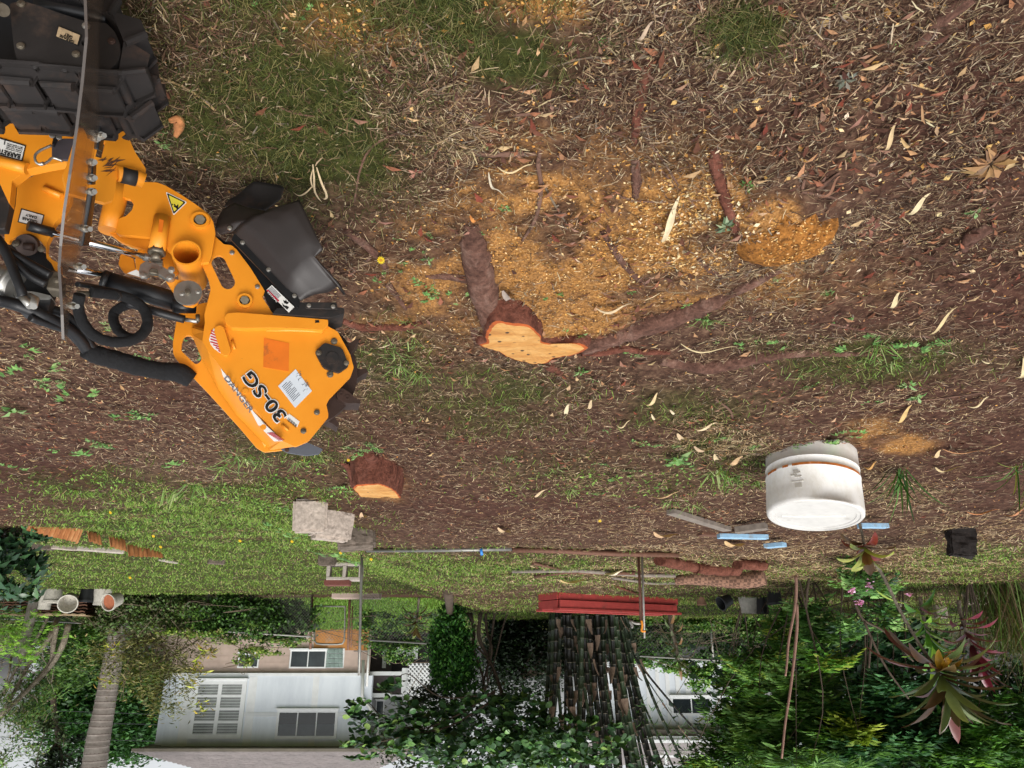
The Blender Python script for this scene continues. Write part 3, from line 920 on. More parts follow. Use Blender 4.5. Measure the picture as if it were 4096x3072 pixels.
m = MB(); m.tube([a0, A(1258, 2540, 21.25), A(1258, 2562, 21.25), A(1266, 2574, 21.25), A(1290, 2577, 21.25), A(1350, 2577, 21.25), A(1370, 2574, 21.25), A(1377, 2562, 21.25), A(1378, 2540, 21.25), b0, a0], .026, 8); m.build('gate_frame', M_FENCE, gate)
mesh_between('wire_mesh', np.array(b0), np.array(a0), b0[2], a0[2], b1[2], a1[2], gate)
a = A(1410, 2424, 21.1); b = A(1404, 2590, 21.1)
m = MB(); m.tube([a, b], .02, 8); m.build('hinge_bar', M_RUSTP, gate)
qa = A(1400, 2430, 21.3); qb = fence_at(1490)
mesh_between('wire_mesh', np.array(qa), np.array(qb), float(terrain(qa[0], qa[1])), float(terrain(qb[0], qb[1])), qa[2] + 1.1, qb[2], fence)
m = MB(); q = A(1380, 2432, 21.0); m.box((q[0] - .3, q[1], float(terrain(q[0], q[1])) + .05), (1.3, 0, 0), (0, .4, 0), (0, 0, .2)); o = m.build('threshold_stone', M_PINK, None, q, True, .02); tag(o, 'brown threshold stone at the foot of the gate', 'stone')
M_CABLE = pm('power cable', '#2a2c2e', .6, .1)
for i, (y0, y1) in enumerate(((1300, 1335), (1372, 1395), (1472, 1500))):
 pts = [A(*z1(-200, y0 - 10), 36), A(*z1(450, y0 + 8), 37), A(*z1(1050, y1), 38), A(*z1(1500, y1 + 60), 39)]
 m = MB(); m.tube(pts, .012, 5, True, True, 5); o = m.build('power_line', M_CABLE, None, pts[0])
 tag(o, ('lowest thin power line crossing in front of the round tree', 'middle power line crossing the round tree', 'highest power line, passing just under the roof corner')[i], 'power line', 'power lines past the palm')
# ------------------------------------------------------------------ vegetation helpers
def sample_vols(vols, n, clusters=0, spread=.35):
 """points in a list of looked-at ellipsoids (px, py, rx, ry, Y, depth[, weight])"""
 w = np.array([v[2] * v[3] * (v[6] if len(v) > 6 else 1) for v in vols], float); w /= w.sum()
 out = []; cl = []
 for v, k in zip(vols, (w * n).astype(int)):
  if k < 1: continue
  if clusters:
   c = max(2, int(clusters * k / n) + 1)
   d = unit(rng.normal(size=(c, 3))) * (rng.random((c, 1)) ** (1 / 3.))
   i = rng.integers(0, c, k)
   s = spread * (0.6 + .8 * rng.random((c, 1)))
   u = d[i] + rng.normal(size=(k, 3)) * .5 * s[i]
  else:
   d = unit(rng.normal(size=(k, 3))) * (rng.random((k, 1)) ** .45)
   u = d
  c0 = A(v[0], v[1], v[4])
  sx = v[2] * v[4] / FPX * 1.05; sz = v[3] * v[4] / FPX * 1.05
  out.append(c0 + u * np.array([sx, v[5], sz]))
  if clusters: cl.append(c0 + d * np.array([sx, v[5], sz]))
 return np.concatenate(out), (np.concatenate(cl) if cl else None)
def leaf_dirs(n, droop=.3, flat=.7, P=None, c=None):
 a = rng.random(n) * 2 * math.pi
 d = np.stack([np.cos(a), np.sin(a), (rng.random(n) - .5) * 1.2 - droop], 1)
 if P is not None:
  o = unit(P - c); d = d + o * .6
 nr = np.stack([(rng.random(n) - .5) * 1.6 * (1 - flat), (rng.random(n) - .5) * 1.6 * (1 - flat) - .25, np.ones(n)], 1)
 return unit(d), unit(nr + .35 * rng.normal(size=(n, 3)))
def foliage(name, parent, P, L, ratio, cols, wts=None, shape='leaf', mat=None, droop=.3, jit=.25, fold=.2, flat=.5, lj=.5):
 n = len(P)
 d, nr = leaf_dirs(n, droop, flat)
 LL = L * (1 - lj / 2 + lj * rng.random(n))
 col = palette(n, cols, wts, jit)
 fn = {'leaf': simple_leaves, 'long': leaves, 'round': round_leaves}[shape]
 V, F, C = fn(P, d, nr, LL, LL * ratio, col) if shape == 'round' else fn(P, d, nr, LL, LL * ratio, col, fold)
 return link_mesh(name, fast_mesh(name, V, [F], C), mat or M_LEAF, parent)
def sprays(P, n_leaf, L, ratio, cols, wts=None, stemlen=.25, shape='leaf', droop=.3, jit=.2, up=.3):
 """compound sprays: a rachis with paired leaflets at each point"""
 k = len(P)
 a = rng.random(k) * 2 * math.pi
 d = unit(np.stack([np.cos(a), np.sin(a) - .25, (rng.random(k) - .5) * .9 + up], 1))
 col = palette(k, cols, wts, jit)
 B = []; D = []; N = []; C = []; LL = []
 for j in range(n_leaf):
  t = (j // 2 + 1) / (n_leaf / 2 + .5)
  s = 1 if j % 2 else -1
  side = unit(np.cross(d, np.array([0, 0, 1.0])) + 1e-6)
  b = P + d * stemlen * t - np.array([0, 0, 1.0]) * droop * stemlen * t * t
  B.append(b); D.append(unit(d * .75 + side * s * .8 + rng.normal(size=(k, 3)) * .12 - np.array([0, 0, .25 * t])))
  N.append(unit(np.array([0, -.35, 1.0]) + rng.normal(size=(k, 3)) * .25)); C.append(col * (1 + (rng.random((k, 1)) - .5) * .25)); LL.append(L * (.75 + .5 * rng.random(k)) * (1 - .3 * abs(t - .5)))
 B = np.concatenate(B); D = np.concatenate(D); N = np.concatenate(N); C = np.concatenate(C); LL = np.concatenate(LL)
 fn = leaves if shape == 'long' else simple_leaves
 return fn(B, D, N, LL, LL * ratio, np.clip(C, .002, .9))
def limbs(parent, base, tips, r0, mat, name='limb', bend=.25, k=6):
 for t in tips[:k]:
  m_ = base + (t - base) * .5 + (rng.random(3) - .5) * np.linalg.norm(t - base) * bend
  m = MB(); m.tube([base, m_, t], [r0, r0 * .6, r0 * .2], 6, False, True, 4)
  m.build(name, mat, parent)
M_TRUNKG = bark_mat('grey bark', '#4c443a', '#7c7364', '#a69c8a') if 'bark_mat' in globals() else pm('grey bark', '#776d60', .9, .3, 10, 0, .5, '#463f35', .2)
M_TRUNKD = pm('dark bark', '#4d4034', .9, .3, 8, 0, .5, '#2c241d', .2)
M_TWIG = pm('twig', '#6f6150', .9, .25, 12, 0, .2)
DKG = ['#2c4020', '#3a5428', '#22331a', '#48652f']
MDG = ['#3f5f28', '#547a34', '#2f4a20', '#678e42', '#7a9a4a']
YLG = ['#7c8f3a', '#93a347', '#5f7a30', '#a9a44f', '#6d7040']
BRG = ['#5e9434', '#76ac44', '#4a7a2c', '#8fbf58']
# ------------------------------------------------------------------ palm with ringed trunk
pb_ = A(*z1(730, 830), 24.2)
palm = thing('palm_tree', 'tall palm with a smooth grey ringed trunk behind the fence', 'palm', (pb_[0], 24.2, float(terrain(pb_[0], 24.2))))
M_PALM, nt, bs = new_mat('palm trunk')
n_ = noise(nt, 2.2, 7, scaled_vec(nt, 1, 1, 1.5), .7)
c = ramp(nt, n_, [(.3, lin('#6a6058')), (.55, lin('#918880')), (.75, lin('#a59c94'))])
nt.links.new(c, bs.inputs['Base Color']); bs.inputs['Roughness'].default_value = .85
add_bump(nt, bs, noise(nt, 9, 5), .3, .02)
ax = [z1(735, 790), z1(720, 860), z1(693, 1020), z1(668, 1160), z1(640, 1320), z1(612, 1460), z1(582, 1659), z1(560, 1800), z1(520, 2100)]
wd = [96, 94, 103, 106, 112, 122, 128, 130, 120]
AP = [A(x, y, 24.2) for x, y in ax]; AP = [np.array([AP[0][0] + .05, 24.2, float(terrain(AP[0][0], 24.2)) - .1])] + AP
AR = [wd[0] * .646 * .5 * 24.2 / FPX] + [w * .646 * .5 * 24.2 / FPX for w in wd]
P_, R_2 = catmull(AP, AR, 6)
V = []; F = []
ztot = 0
m = MB()
i0 = 0
length = np.cumsum([0] + [np.linalg.norm(P_[i + 1] - P_[i]) for i in range(len(P_) - 1)])
s = 0; ringsz = []
while s < length[-1]:
 ringsz.append(s); s += .16 + .05 * rng.random()
PP = []; RRr = []
for s in ringsz:
 for ds, k in ((0, 1.045), (.012, 1.05), (.028, .985), (.10, 1.0)):
  t = s + ds
  if t > length[-1]: break
  i = min(np.searchsorted(length, t), len(P_) - 1); i = max(i, 1)
  u = (t - length[i - 1]) / max(1e-6, length[i] - length[i - 1])
  PP.append(P_[i - 1] * (1 - u) + P_[i] * u); RRr.append((R_2[i - 1] * (1 - u) + R_2[i] * u) * k)
m.tube(PP, RRr, 22, True, True); m.build('trunk', M_PALM, palm)
M_SCAR = pm('palm ring scar', '#5b5048', .9, .25, 6)
for s in ringsz:
 t = s + .018
 i = max(1, min(np.searchsorted(length, t), len(P_) - 1))
 p = P_[i]; r = R_2[i]; d = P_[i] - P_[i - 1]; d /= np.linalg.norm(d)
 u = (t - length[i - 1]) / max(1e-6, length[i] - length[i - 1]); p = P_[i - 1] * (1 - u) + P_[i] * u
 m = MB(); m.tube([p - d * .012, p + d * .016], r * 1.042, 20, False, True); m.build('ring_scar', M_SCAR, palm)
top = PP[-1]
for k in range(11):
 a = k * 2 * math.pi / 11 + .3
 d = np.array([math.cos(a), math.sin(a), .5])
 pts = [top, top + d * 1.3, top + d * 2.4 - np.array([0, 0, .6])]
 m = MB(); m.tube(pts, [.04, .03, .01], 5, False, True, 4)
 P4, _ = catmull([np.array(p) for p in pts], [0, 0, 0], 12)
 B = np.array(P4[4:]); n = len(B); side = np.cross(d, (0, 0, 1.0)); side /= np.linalg.norm(side)
 parts_ = []
 for sg in (1, -1):
  dd = unit(np.tile(side * sg, (n, 1)) + d * .5 - np.array([0, 0, .5])); parts_.append(simple_leaves(B, dd, np.tile([0, 0, 1.0], (n, 1)), .7, .05, palette(n, DKG)))
 V, Fq, C = merge(parts_)
 o = m.build('frond_stalk', M_TWIG, palm); link_mesh('frond', fast_mesh('frond', V, Fq, C), M_LEAF, palm)
# ------------------------------------------------------------------ round dense tree beyond the palm
def tree(name, label, cat, base_px, Y, trunk_px, rt, vols, n, L, ratio, cols, wts=None, clusters=60, spread=.4, mat=None, tmat=None, group=None, shape='leaf', nlimb=7, droop=.3, jit=.25, limb_r=None):
 b = A(base_px[0], base_px[1], Y)
 zb = float(terrain(b[0], Y))
 t = thing(name, label, cat, (b[0], Y, zb), group)
 tp = [np.array([b[0], Y, zb - .1])] + [A(x, y, Y) for x, y in trunk_px]
 m = MB(); m.tube(tp, [rt * (1 - .5 * i / max(1, len(tp) - 1)) for i in range(len(tp))], 9, True, True, 5); m.build('trunk', tmat or M_TRUNKD, t)
 P, cl = sample_vols(vols, n, clusters, spread)
 keepm = P[:, 2] > np.array(terrain(P[:, 0], P[:, 1])) + .03
 P = P[keepm]
 if cl is not None and nlimb: limbs(t, tp[-1], list(cl[rng.permutation(len(cl))]), limb_r or rt * .5, tmat or M_TRUNKD, k=nlimb)
 foliage('crown', t, P, L, ratio, cols, wts, shape, mat, droop, jit)
 return t
def px1(*a): return [z1(x, y) for x, y in a]
def V_(zf, x, y, rx, ry, Y, dep, w=1):
 p = zf(x, y); return (p[0], p[1], rx * .646, ry * .646, Y, dep, w)
tree('round_tree', 'big dense dark green tree standing round behind the palm trunk', 'tree', z1(620, 900), 44, px1((640, 1100), (680, 1250)), .35,
  [V_(z1, 640, 1300, 310, 240, 44, 3.6, 1.3), V_(z1, 860, 1340, 200, 200, 44, 3, 1.2), V_(z1, 480, 1190, 150, 150, 43, 2.5), V_(z1, 800, 1150, 240, 140, 43, 2.5), V_(z1, 720, 1500, 130, 90, 44, 2), V_(z1, 1000, 1280, 80, 160, 44, 2)],
  40000, .30, .5, ['#31592a', '#416e35', '#274822', '#50803e', '#386030'], None, 500, .42)
# ------------------------------------------------------------------ tangle of leaning trunks at the picture edge
tg = thing('leaning_tree', 'grey multi stemmed tree leaning away from the palm with tangled bare twigs', 'tree', A(*z1(395, 790), 22) * [1, 1, 0] + [0, 0, -.5])
for pts, w0, w1 in (([(425, 770), (395, 880), (340, 990), (240, 1110), (120, 1220), (20, 1330), (-120, 1480)], 40, 26), ([(372, 690), (300, 860), (190, 1000), (110, 1150), (30, 1290), (-80, 1500)], 30, 18), ([(350, 780), (330, 900), (310, 1010), (180, 1170), (60, 1290)], 30, 18),
     ([(310, 700), (215, 880), (120, 1010), (40, 1160), (-60, 1330)], 22, 14), ([(60, 820), (20, 900), (-30, 1010)], 34, 24), ([(120, 850), (70, 970), (60, 1050), (20, 1200)], 18, 10), ([(160, 880), (230, 940), (310, 1040)], 10, 5), ([(0, 880), (80, 920), (130, 1060), (90, 1200)], 8, 4), ([(0, 1010), (60, 1000), (140, 1060)], 8, 4), ([(100, 905), (40, 970), (0, 1000)], 8, 5)):
 P = [A(*z1(x, y), 22 + .3 * math.sin(x)) for x, y in pts]
 R = np.linspace(w0, w1, len(P)) * .646 * .5 * 22 / FPX
 rough_tube(P, list(R), 10, 5, .12, int(w0)).build('trunk', M_TRUNKG, tg)
for k in range(46):
 a = np.array([rng.random() * 330, 820 + rng.random() * 560]); d = rng.normal(size=2) * [70, 80]
 m = MB(); m.tube([A(*z1(*a), 21.6), A(*z1(*(a + d * .5 + rng.normal(size=2) * 14)), 21.5), A(*z1(*(a + d)), 21.7)], [.012, .008, .004], 4, False, True, 3); m.build('twig', M_TRUNKG, tg)
P, _ = sample_vols([V_(z1, 60, 1380, 130, 120, 21.5, .8), V_(z1, 120, 1260, 200, 110, 22.5, 1), V_(z1, 30, 1560, 120, 110, 21, 1), V_(z1, 60, 800, 110, 60, 21, .6), V_(z1, 200, 1180, 160, 120, 22.8, .8)], 4200, 60, .4)
foliage('crown', tg, P, .13, .3, MDG + ['#8a8a5a'], None, 'leaf', None, .6)
b = A(*z1(222, 590), 20.5)
st = thing('slim_tree', 'slim grey brown trunk rising past the iron stack into green fronds', 'tree', (b[0], 20.5, float(terrain(b[0], 20.5))))
P = [np.array([b[0], 20.5, float(terrain(b[0], 20.5)) - .1])] + [A(*z1(x, y), 20.5) for x, y in ((222, 590), (190, 720), (160, 850), (135, 960))]
m = MB(); m.tube(P, [.15, .14, .13, .115, .09], 12, True, True, 6); m.build('trunk', M_PALM, st)
Pf = A(*z1(110, 850), 20.3) + rng.normal(size=(150, 3)) * [.55, .4, .35]
V, F, C = sprays(Pf, 10, .14, .3, ['#7fae35', '#93bf4a', '#5f8f2c'], None, .3, 'leaf', .6)
link_mesh('crown', fast_mesh('crown', V, [F], C), M_LEAF, st)
# ------------------------------------------------------------------ dark leafy bush at the edge of the bank (large leaves)
b = A(*z1(60, 420), 7.0)
bush = thing('bush', 'dark green bush with broad glossy leaves at the bank by the rusty sheets', 'bush', (b[0] + .5, 7.0, float(terrain(b[0] + .5, 7.0))))
P, cl = sample_vols([V_(z1, 40, 300, 170, 150, 7.0, .35, 1.3), V_(z1, 190, 230, 90, 40, 6.9, .2, .8), V_(z1, 60, 520, 170, 110, 7.0, .3, 1.2), V_(z1, 170, 420, 100, 110, 7.1, .25, .9), V_(z1, 20, 690, 40, 40, 7, .1, .4), V_(z1, -120, 400, 150, 260, 7.1, .4)], 1150, 90, .3)
P = P[P[:, 2] > terrain(P[:, 0], P[:, 1]) + .02]
foliage('leaf_mass', bush, P, .115, .42, ['#2c4a2c', '#3b5e38', '#24402a', '#4d7248', '#3a5a3f'], None, 'long', M_GLOSS, .35)
base = np.array([b[0] + .5, 7.0, float(terrain(b[0] + .5, 7.0))])
limbs(bush, base, list(cl[rng.permutation(len(cl))]), .02, M_TRUNKD, 'stem', .2, 14)
def hanging(label, lines, Y, L, cols, parent_name='hanging_branch'):
 q = A(*z1(*lines[0][0]), Y)
 t = thing(parent_name, label, 'branch', q, 'branches hanging against the sky')
 B = []
 for ln in lines:
  P = [A(*z1(x, y), Y) for x, y in ln]
  m = MB(); m.tube(P, [.012] + [.007] * (len(P) - 1), 5, False, True, 4); m.build('stem', M_TRUNKD, t)
  P2, _ = catmull([np.array(p) for p in P], [0] * len(P), 9); B += P2
 B = np.repeat(np.array(B), 3, axis=0); n = len(B)
 foliage('leaves', t, B + rng.normal(size=(n, 3)) * L * .25, L, .42, cols, None, 'leaf', M_LEAF, .3)
hanging('leafy sprig arching down against the bright sky', [[(215, 1700), (240, 1560), (275, 1440), (320, 1380), (340, 1340)], [(275, 1440), (262, 1400), (230, 1370)]], 15, .10, ['#3a4a2c', '#2c3a22', '#4a5a34'])
hanging('slim leafy sprig hanging beside the palm against the sky', [[(300, 1390), (340, 1420), (375, 1480), (365, 1500)], [(350, 1400), (390, 1450), (395, 1520)]], 15, .10, ['#3a4a2c', '#2c3a22', '#4a5a34'])
b = A(*z1(420, 1600), 30)
tree('tree', 'dark leafy tree crown rising against the sky near the palm', 'tree', z1(330, 900), 30, px1((330, 1200), (360, 1500)), .14,
  [V_(z1, 440, 1560, 90, 80, 30, 1), V_(z1, 350, 1620, 90, 60, 30, 1), V_(z1, 480, 1500, 40, 40, 30, .6), V_(z1, 300, 1640, 60, 40, 30, .8), V_(z1, 420, 1720, 180, 70, 30, 1)], 1500, .2, .4, ['#22321f', '#2c3f27', '#1c2a1a'], None, 40, .4)
# ------------------------------------------------------------------ narrow leaved shrub with yellowish shoots
sh = thing('shrub', 'lanky shrub with narrow olive leaves and yellow shoots before the white house', 'shrub', A(*z1(1100, 850), 20.3) * [1, 1, 0] + [0, 0, -.6])
for k in range(26):
 a = np.array([1000 + rng.normal() * 160, 820]); e = np.array([620 + rng.random() * 640, 960 + rng.random() * 330])
 P = [A(*z1(*a), 22.3), A(*z1(*((a + e) / 2 + rng.normal(size=2) * 40)), 22.2), A(*z1(*e), 22.2)]
 m = MB(); m.tube(P, [.022, .012, .005], 5, False, True, 4); m.build('branch', M_TWIG, sh)
P, _ = sample_vols([V_(z1, 720, 920, 200, 110, 22.2, .8), V_(z1, 980, 920, 200, 110, 22.3, .8), V_(z1, 900, 1080, 220, 130, 22.4, .8), V_(z1, 1060, 1200, 130, 130, 22.2, .7, 1.1), V_(z1, 1200, 930, 120, 80, 22.2, .7), V_(z1, 760, 1060, 80, 80, 22, .5, .6), V_(z1, 1180, 1050, 80, 80, 22, .6, .6)], 5200, 130, .4)
foliage('leaf_mass', sh, P, .15, .24, ['#6f7040', '#7f7f48', '#5a6034', '#8d9350', '#4c5a2e', '#9a9060'], None, 'leaf', None, .2)
cen = [z1(1250, 1290), z1(1230, 1000), z1(1290, 930), z1(700, 910), z1(670, 1120), z1(1240, 1060), z1(1180, 1120)]
for x, y in cen:
 foliage('yellow_shoot', sh, A(x, y, 21.9) + rng.normal(size=(26, 3)) * [.10, .1, .10], .22, .22, ['#a8b43c', '#c3c552', '#8fa038', '#b89a3c'], None, 'long', None, -.1)
tree('shrub', 'green bushy shrub behind the palm foot and fence', 'shrub', z1(480, 760), 25, px1((480, 850),), .08,
  [V_(z1, 420, 900, 180, 160, 25, 1.2), V_(z1, 540, 960, 130, 140, 25.5, 1), V_(z1, 560, 780, 150, 80, 24.5, .8), V_(z1, 260, 820, 160, 140, 25.5, 1), V_(z1, 450, 1080, 150, 100, 27, 1), V_(z1, 800, 1080, 200, 140, 27, 1)], 9000, .17, .42, MDG, None, 150, .3)
tree('shrub', 'bright green frondy bush between the leaning trunks', 'shrub', z1(420, 740), 23.5, px1((420, 800),), .06,
  [V_(z1, 420, 800, 120, 70, 23.5, .8), V_(z1, 430, 900, 60, 60, 23, .6), V_(z1, 300, 740, 200, 50, 24, .8), V_(z1, 60, 700, 160, 60, 24, .8)], 3200, .16, .4, BRG + MDG, None, 60, .35)
# ------------------------------------------------------------------ vines on the fence
def vine(label, vols, n, L, cols, Y=None, ratio=.7, droop=.6, cat='vine', kind=None):
 P, cl = sample_vols(vols, n, max(20, n // 60), .3)
 P = P[P[:, 2] > terrain(P[:, 0], P[:, 1]) + .01]
 c = P.mean(0)
 t = thing('vine', label, cat, (c[0], c[1], float(terrain(c[0], c[1]))), 'vines smothering the fence')
 foliage('leaf_mass', t, P, L, ratio, cols, None, 'leaf', M_LEAF, droop, .3)
 for k in range(14):
  i = rng.integers(len(P)); q = P[i]
  m = MB(); m.tube([q, q + rng.normal(size=3) * [.5, .1, .25], q + rng.normal(size=3) * [.8, .1, .3]], .008, 4, False, True, 3); m.build('stem', M_TWIG, t)
 return t
vine('small leaved vine hiding the fence foot under the palm', [V_(z1, 800, 680, 220, 110, 21.6, .25), V_(z1, 1000, 700, 200, 120, 21.4, .25), V_(z1, 740, 600, 160, 50, 21.5, .2), V_(z1, 620, 700, 160, 100, 21.8, .2), V_(z1, 1100, 640, 200, 60, 21.3, .2)], 9000, .10, ['#4f6a32', '#40582a', '#648040', '#6a6a48', '#5a5a40'])
vine('ivy on the fence between the last post and the gate', [V_(z1, 1420, 720, 220, 110, 21.2, .25), V_(z2, 120, 760, 220, 120, 21, .25, 1.2), V_(z2, 240, 700, 100, 60, 21, .2), V_(z1, 1500, 640, 160, 60, 21.2, .2), V_(z2, 40, 660, 200, 40, 21, .2)], 9500, .10, ['#33521f', '#456a2c', '#283f1b', '#5c8638'])
vine('yellow flowered creeper above the fence rail beside the gate', [V_(z2, 60, 860, 240, 40, 21.1, .25), V_(z1, 1300, 830, 280, 45, 21.3, .3), V_(z2, -20, 960, 110, 90, 21.5, .4, .6), V_(z2, 100, 920, 130, 40, 21.3, .3, .7)], 2600, .09, ['#6f8f34', '#8aa544', '#567a2c', '#9a9a5a'])
vine('creeper covering the fence between the gate and the cone of ivy', [V_(z2, 760, 800, 110, 80, 20.6, .3), V_(z2, 900, 860, 180, 90, 20.6, .3), V_(z2, 930, 980, 120, 50, 20.8, .3), V_(z2, 880, 720, 220, 50, 20.4, .3)], 3600, .08, ['#3f6a2a', '#547f34', '#2f4f22', '#7a9a44'])
vine('dense ivy covering the fence behind the pipe stake', [V_(z3, 880, 800, 150, 100, 19.0, .3), V_(z3, 900, 930, 160, 90, 19.2, .3), V_(z3, 1150, 930, 160, 80, 18.9, .3), V_(z3, 1380, 900, 170, 110, 18.6, .3), V_(z3, 1520, 960, 120, 100, 18.5, .3), V_(z3, 700, 760, 80, 80, 19, .3)], 7000, .085, ['#33581f', '#46702a', '#284719', '#5c8a35'])
vine('ivy hanging over the wall of the boarded house', [V_(z3, 1000, 1040, 110, 50, 22, .5), V_(z3, 1180, 1100, 110, 70, 21.5, .5), V_(z3, 1320, 1060, 100, 70, 21.5, .5), V_(z3, 1460, 1080, 120, 90, 21, .5), V_(z3, 820, 1010, 90, 30, 21, .3)], 4200, .10, ['#5a8a33', '#74a044', '#446f28', '#8fae50'])
vine('grassy vine tangle low on the fence beyond the pipe stake', [V_(z3, 1150, 760, 130, 60, 18.6, .3), V_(z3, 1350, 760, 180, 60, 18.2, .3), V_(z3, 1520, 780, 120, 80, 18, .3), V_(z3, 850, 730, 140, 40, 18.8, .3)], 4200, .08, ['#4f7a2e', '#66923a', '#3a5c22', '#7c8f4a'])
# ------------------------------------------------------------------ cone of ivy and small plants under it
cone = thing('ivy_column', 'tall column of ivy widening upward beside the multi stemmed tree', 'climbing plant', A(*z2(1200, 560), 15.5) * [1, 1, 0] + [0, 0, float(terrain(A(*z2(1200, 560), 15.5)[0], 15.5))])
P, cl = sample_vols([V_(z2, 1205, 620, 42, 70, 15.5, .2, 1.5), V_(z2, 1200, 740, 75, 90, 15.5, .35, 1.3), V_(z2, 1205, 870, 105, 100, 15.5, .45, 1.2), V_(z2, 1230, 1000, 130, 110, 15.5, .5, 1.1), V_(z2, 1250, 1120, 130, 60, 15.5, .5), V_(z2, 1120, 980, 60, 120, 15.5, .3, .8)], 9500, 200, .35)
foliage('leaf_mass', cone, P, .085, .5, ['#2c5a22', '#3b702b', '#4a8433', '#23481c', '#62993f'], None, 'leaf', M_LEAF, .9)
b = on_ground(*z2(1190, 560));
m = MB(); m.tube([b, A(*z2(1200, 700), 15.5), A(*z2(1220, 1000), 15.5)], [.08, .07, .05], 8, True, True, 3); m.build('stem', M_TRUNKD, cone)
# ------------------------------------------------------------------ multi-stemmed tree with round leaves overhead
ms = thing('round_leaved_tree', 'multi stemmed tree with round paddle leaves reaching over the bamboo', 'tree', on_ground(*z2(1420, 695)))
Yt = root_loc(ms)[1]
for pts, w0, w1 in (([(1330, 700), (1350, 820), (1345, 920), (1400, 1080), (1420, 1200)], 26, 16), ([(1390, 700), (1380, 850), (1440, 980), (1490, 1100), (1530, 1230), (1590, 1380)], 30, 18), ([(1420, 690), (1430, 820), (1460, 930), (1420, 1080), (1400, 1180)], 22, 14), ([(1480, 680), (1465, 800), (1440, 960), (1430, 1120)], 15, 9), ([(1580, 640), (1530, 780), (1490, 940), (1450, 1080), (1420, 1180)], 14, 9), ([(1310, 700), (1345, 760), (1350, 860)], 20, 14), ([(1360, 900), (1470, 1040), (1560, 1290), (1640, 1500)], 16, 10), ([(1290, 690), (1340, 760), (1400, 800)], 12, 8)):
 Pp = [A(*z2(x, y), Yt + .15 * math.sin(x * .7)) for x, y in pts]
 R = list(np.linspace(w0, w1, len(Pp)) * .646 * .5 * Yt / FPX)
 rough_tube(Pp, R, 9, 5, .12, int(w0)).build('trunk', M_TRUNKD, ms)
for pts, w in (([(1480, 1180), (1250, 1330), (1000, 1420), (800, 1350), (640, 1300)], 12), ([(1450, 1250), (1200, 1400), (960, 1450), (700, 1510), (530, 1520)], 12), ([(1480, 1200), (1150, 1220), (950, 1080), (860, 1110)], 9), ([(900, 1420), (780, 1560), (640, 1590)], 6), ([(760, 1330), (690, 1250), (580, 1240)], 6)):
 Pp = [A(*z2(x, y), Yt - 1.0) for x, y in pts]
 m = MB(); m.tube(Pp, list(np.linspace(w, 3, len(Pp)) * .646 * .5 * Yt / FPX), 7, True, True, 5); m.build('limb', M_TRUNKD, ms)
vols = [V_(z2, 1150, 1400, 220, 120, Yt - .6, .8, 1.0), V_(z2, 1430, 1350, 190, 160, Yt - 1, .8, 1.0), V_(z2, 1300, 1560, 330, 130, Yt - .8, .9, 1.2), V_(z2, 900, 1330, 150, 60, Yt - 1, .5, .7), V_(z2, 700, 1290, 110, 60, Yt - 1, .3, .8), V_(z2, 760, 1400, 160, 60, Yt - 1, .3, .8), V_(z2, 690, 1510, 160, 40, Yt - 1, .3, .8), V_(z2, 900, 1500, 140, 70, Yt - 1, .5, .7), V_(z2, 820, 1110, 90, 60, Yt - 1, .3, .5), V_(z2, 640, 1580, 80, 50, Yt - 1, .3, .6),
  V_(z3, 150, 1480, 260, 110, Yt - 1.2, .8, 1.0), V_(z3, 320, 1560, 330, 100, Yt - 1.2, .8, 1.1), V_(z3, 440, 1370, 70, 60, Yt - 1.4, .3, 1), V_(z3, 100, 1600, 240, 80, Yt - 1, .8), V_(z3, 640, 1440, 70, 50, Yt - 1.4, .3, .7), V_(z3, 120, 1260, 110, 90, Yt - 1.2, .5, .7)]
P, cl = sample_vols(vols, 3300, 260, .28)
foliage('crown', ms, P, 40 * .646 * Yt / FPX, .85, ['#3a5a36', '#4a6e3f', '#2f4a2d', '#5c8448', '#6f9a50', '#8fae5a'], [3, 3, 2.5, 2, 1.2, .6], 'round', M_GLOSS, .4, .2)
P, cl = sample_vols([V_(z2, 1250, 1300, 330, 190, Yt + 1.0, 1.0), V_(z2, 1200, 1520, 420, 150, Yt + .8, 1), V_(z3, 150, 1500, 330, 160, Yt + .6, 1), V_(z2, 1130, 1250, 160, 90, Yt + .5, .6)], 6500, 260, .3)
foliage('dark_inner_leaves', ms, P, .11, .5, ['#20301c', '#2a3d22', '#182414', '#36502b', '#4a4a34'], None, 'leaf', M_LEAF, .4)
tree('evergreen', 'small leaved evergreen darkened for deep shade behind the bamboo clump', 'tree', z3(60, 720), 19, [z3(60, 900), z3(60, 1100)], .15,
  [V_(z3, 60, 860, 170, 170, 19, .8, 1.2), V_(z3, 60, 1080, 190, 200, 19, .9, 1.2), V_(z3, 200, 900, 140, 200, 19.3, .7), V_(z3, -60, 1000, 120, 220, 19, .7), V_(z3, 420, 850, 250, 140, 18.2, .5, 1.2), V_(z3, 650, 850, 120, 140, 18.4, .5), V_(z3, 330, 1020, 140, 70, 18.2, .4), V_(z2, 1500, 800, 90, 130, 18.6, .5)], 15000, .12, .5, ['#1b2a18', '#24371f', '#141f12', '#30482a'], None, 240, .5)  # near-black leaf greens carry the deep shade behind the bamboo
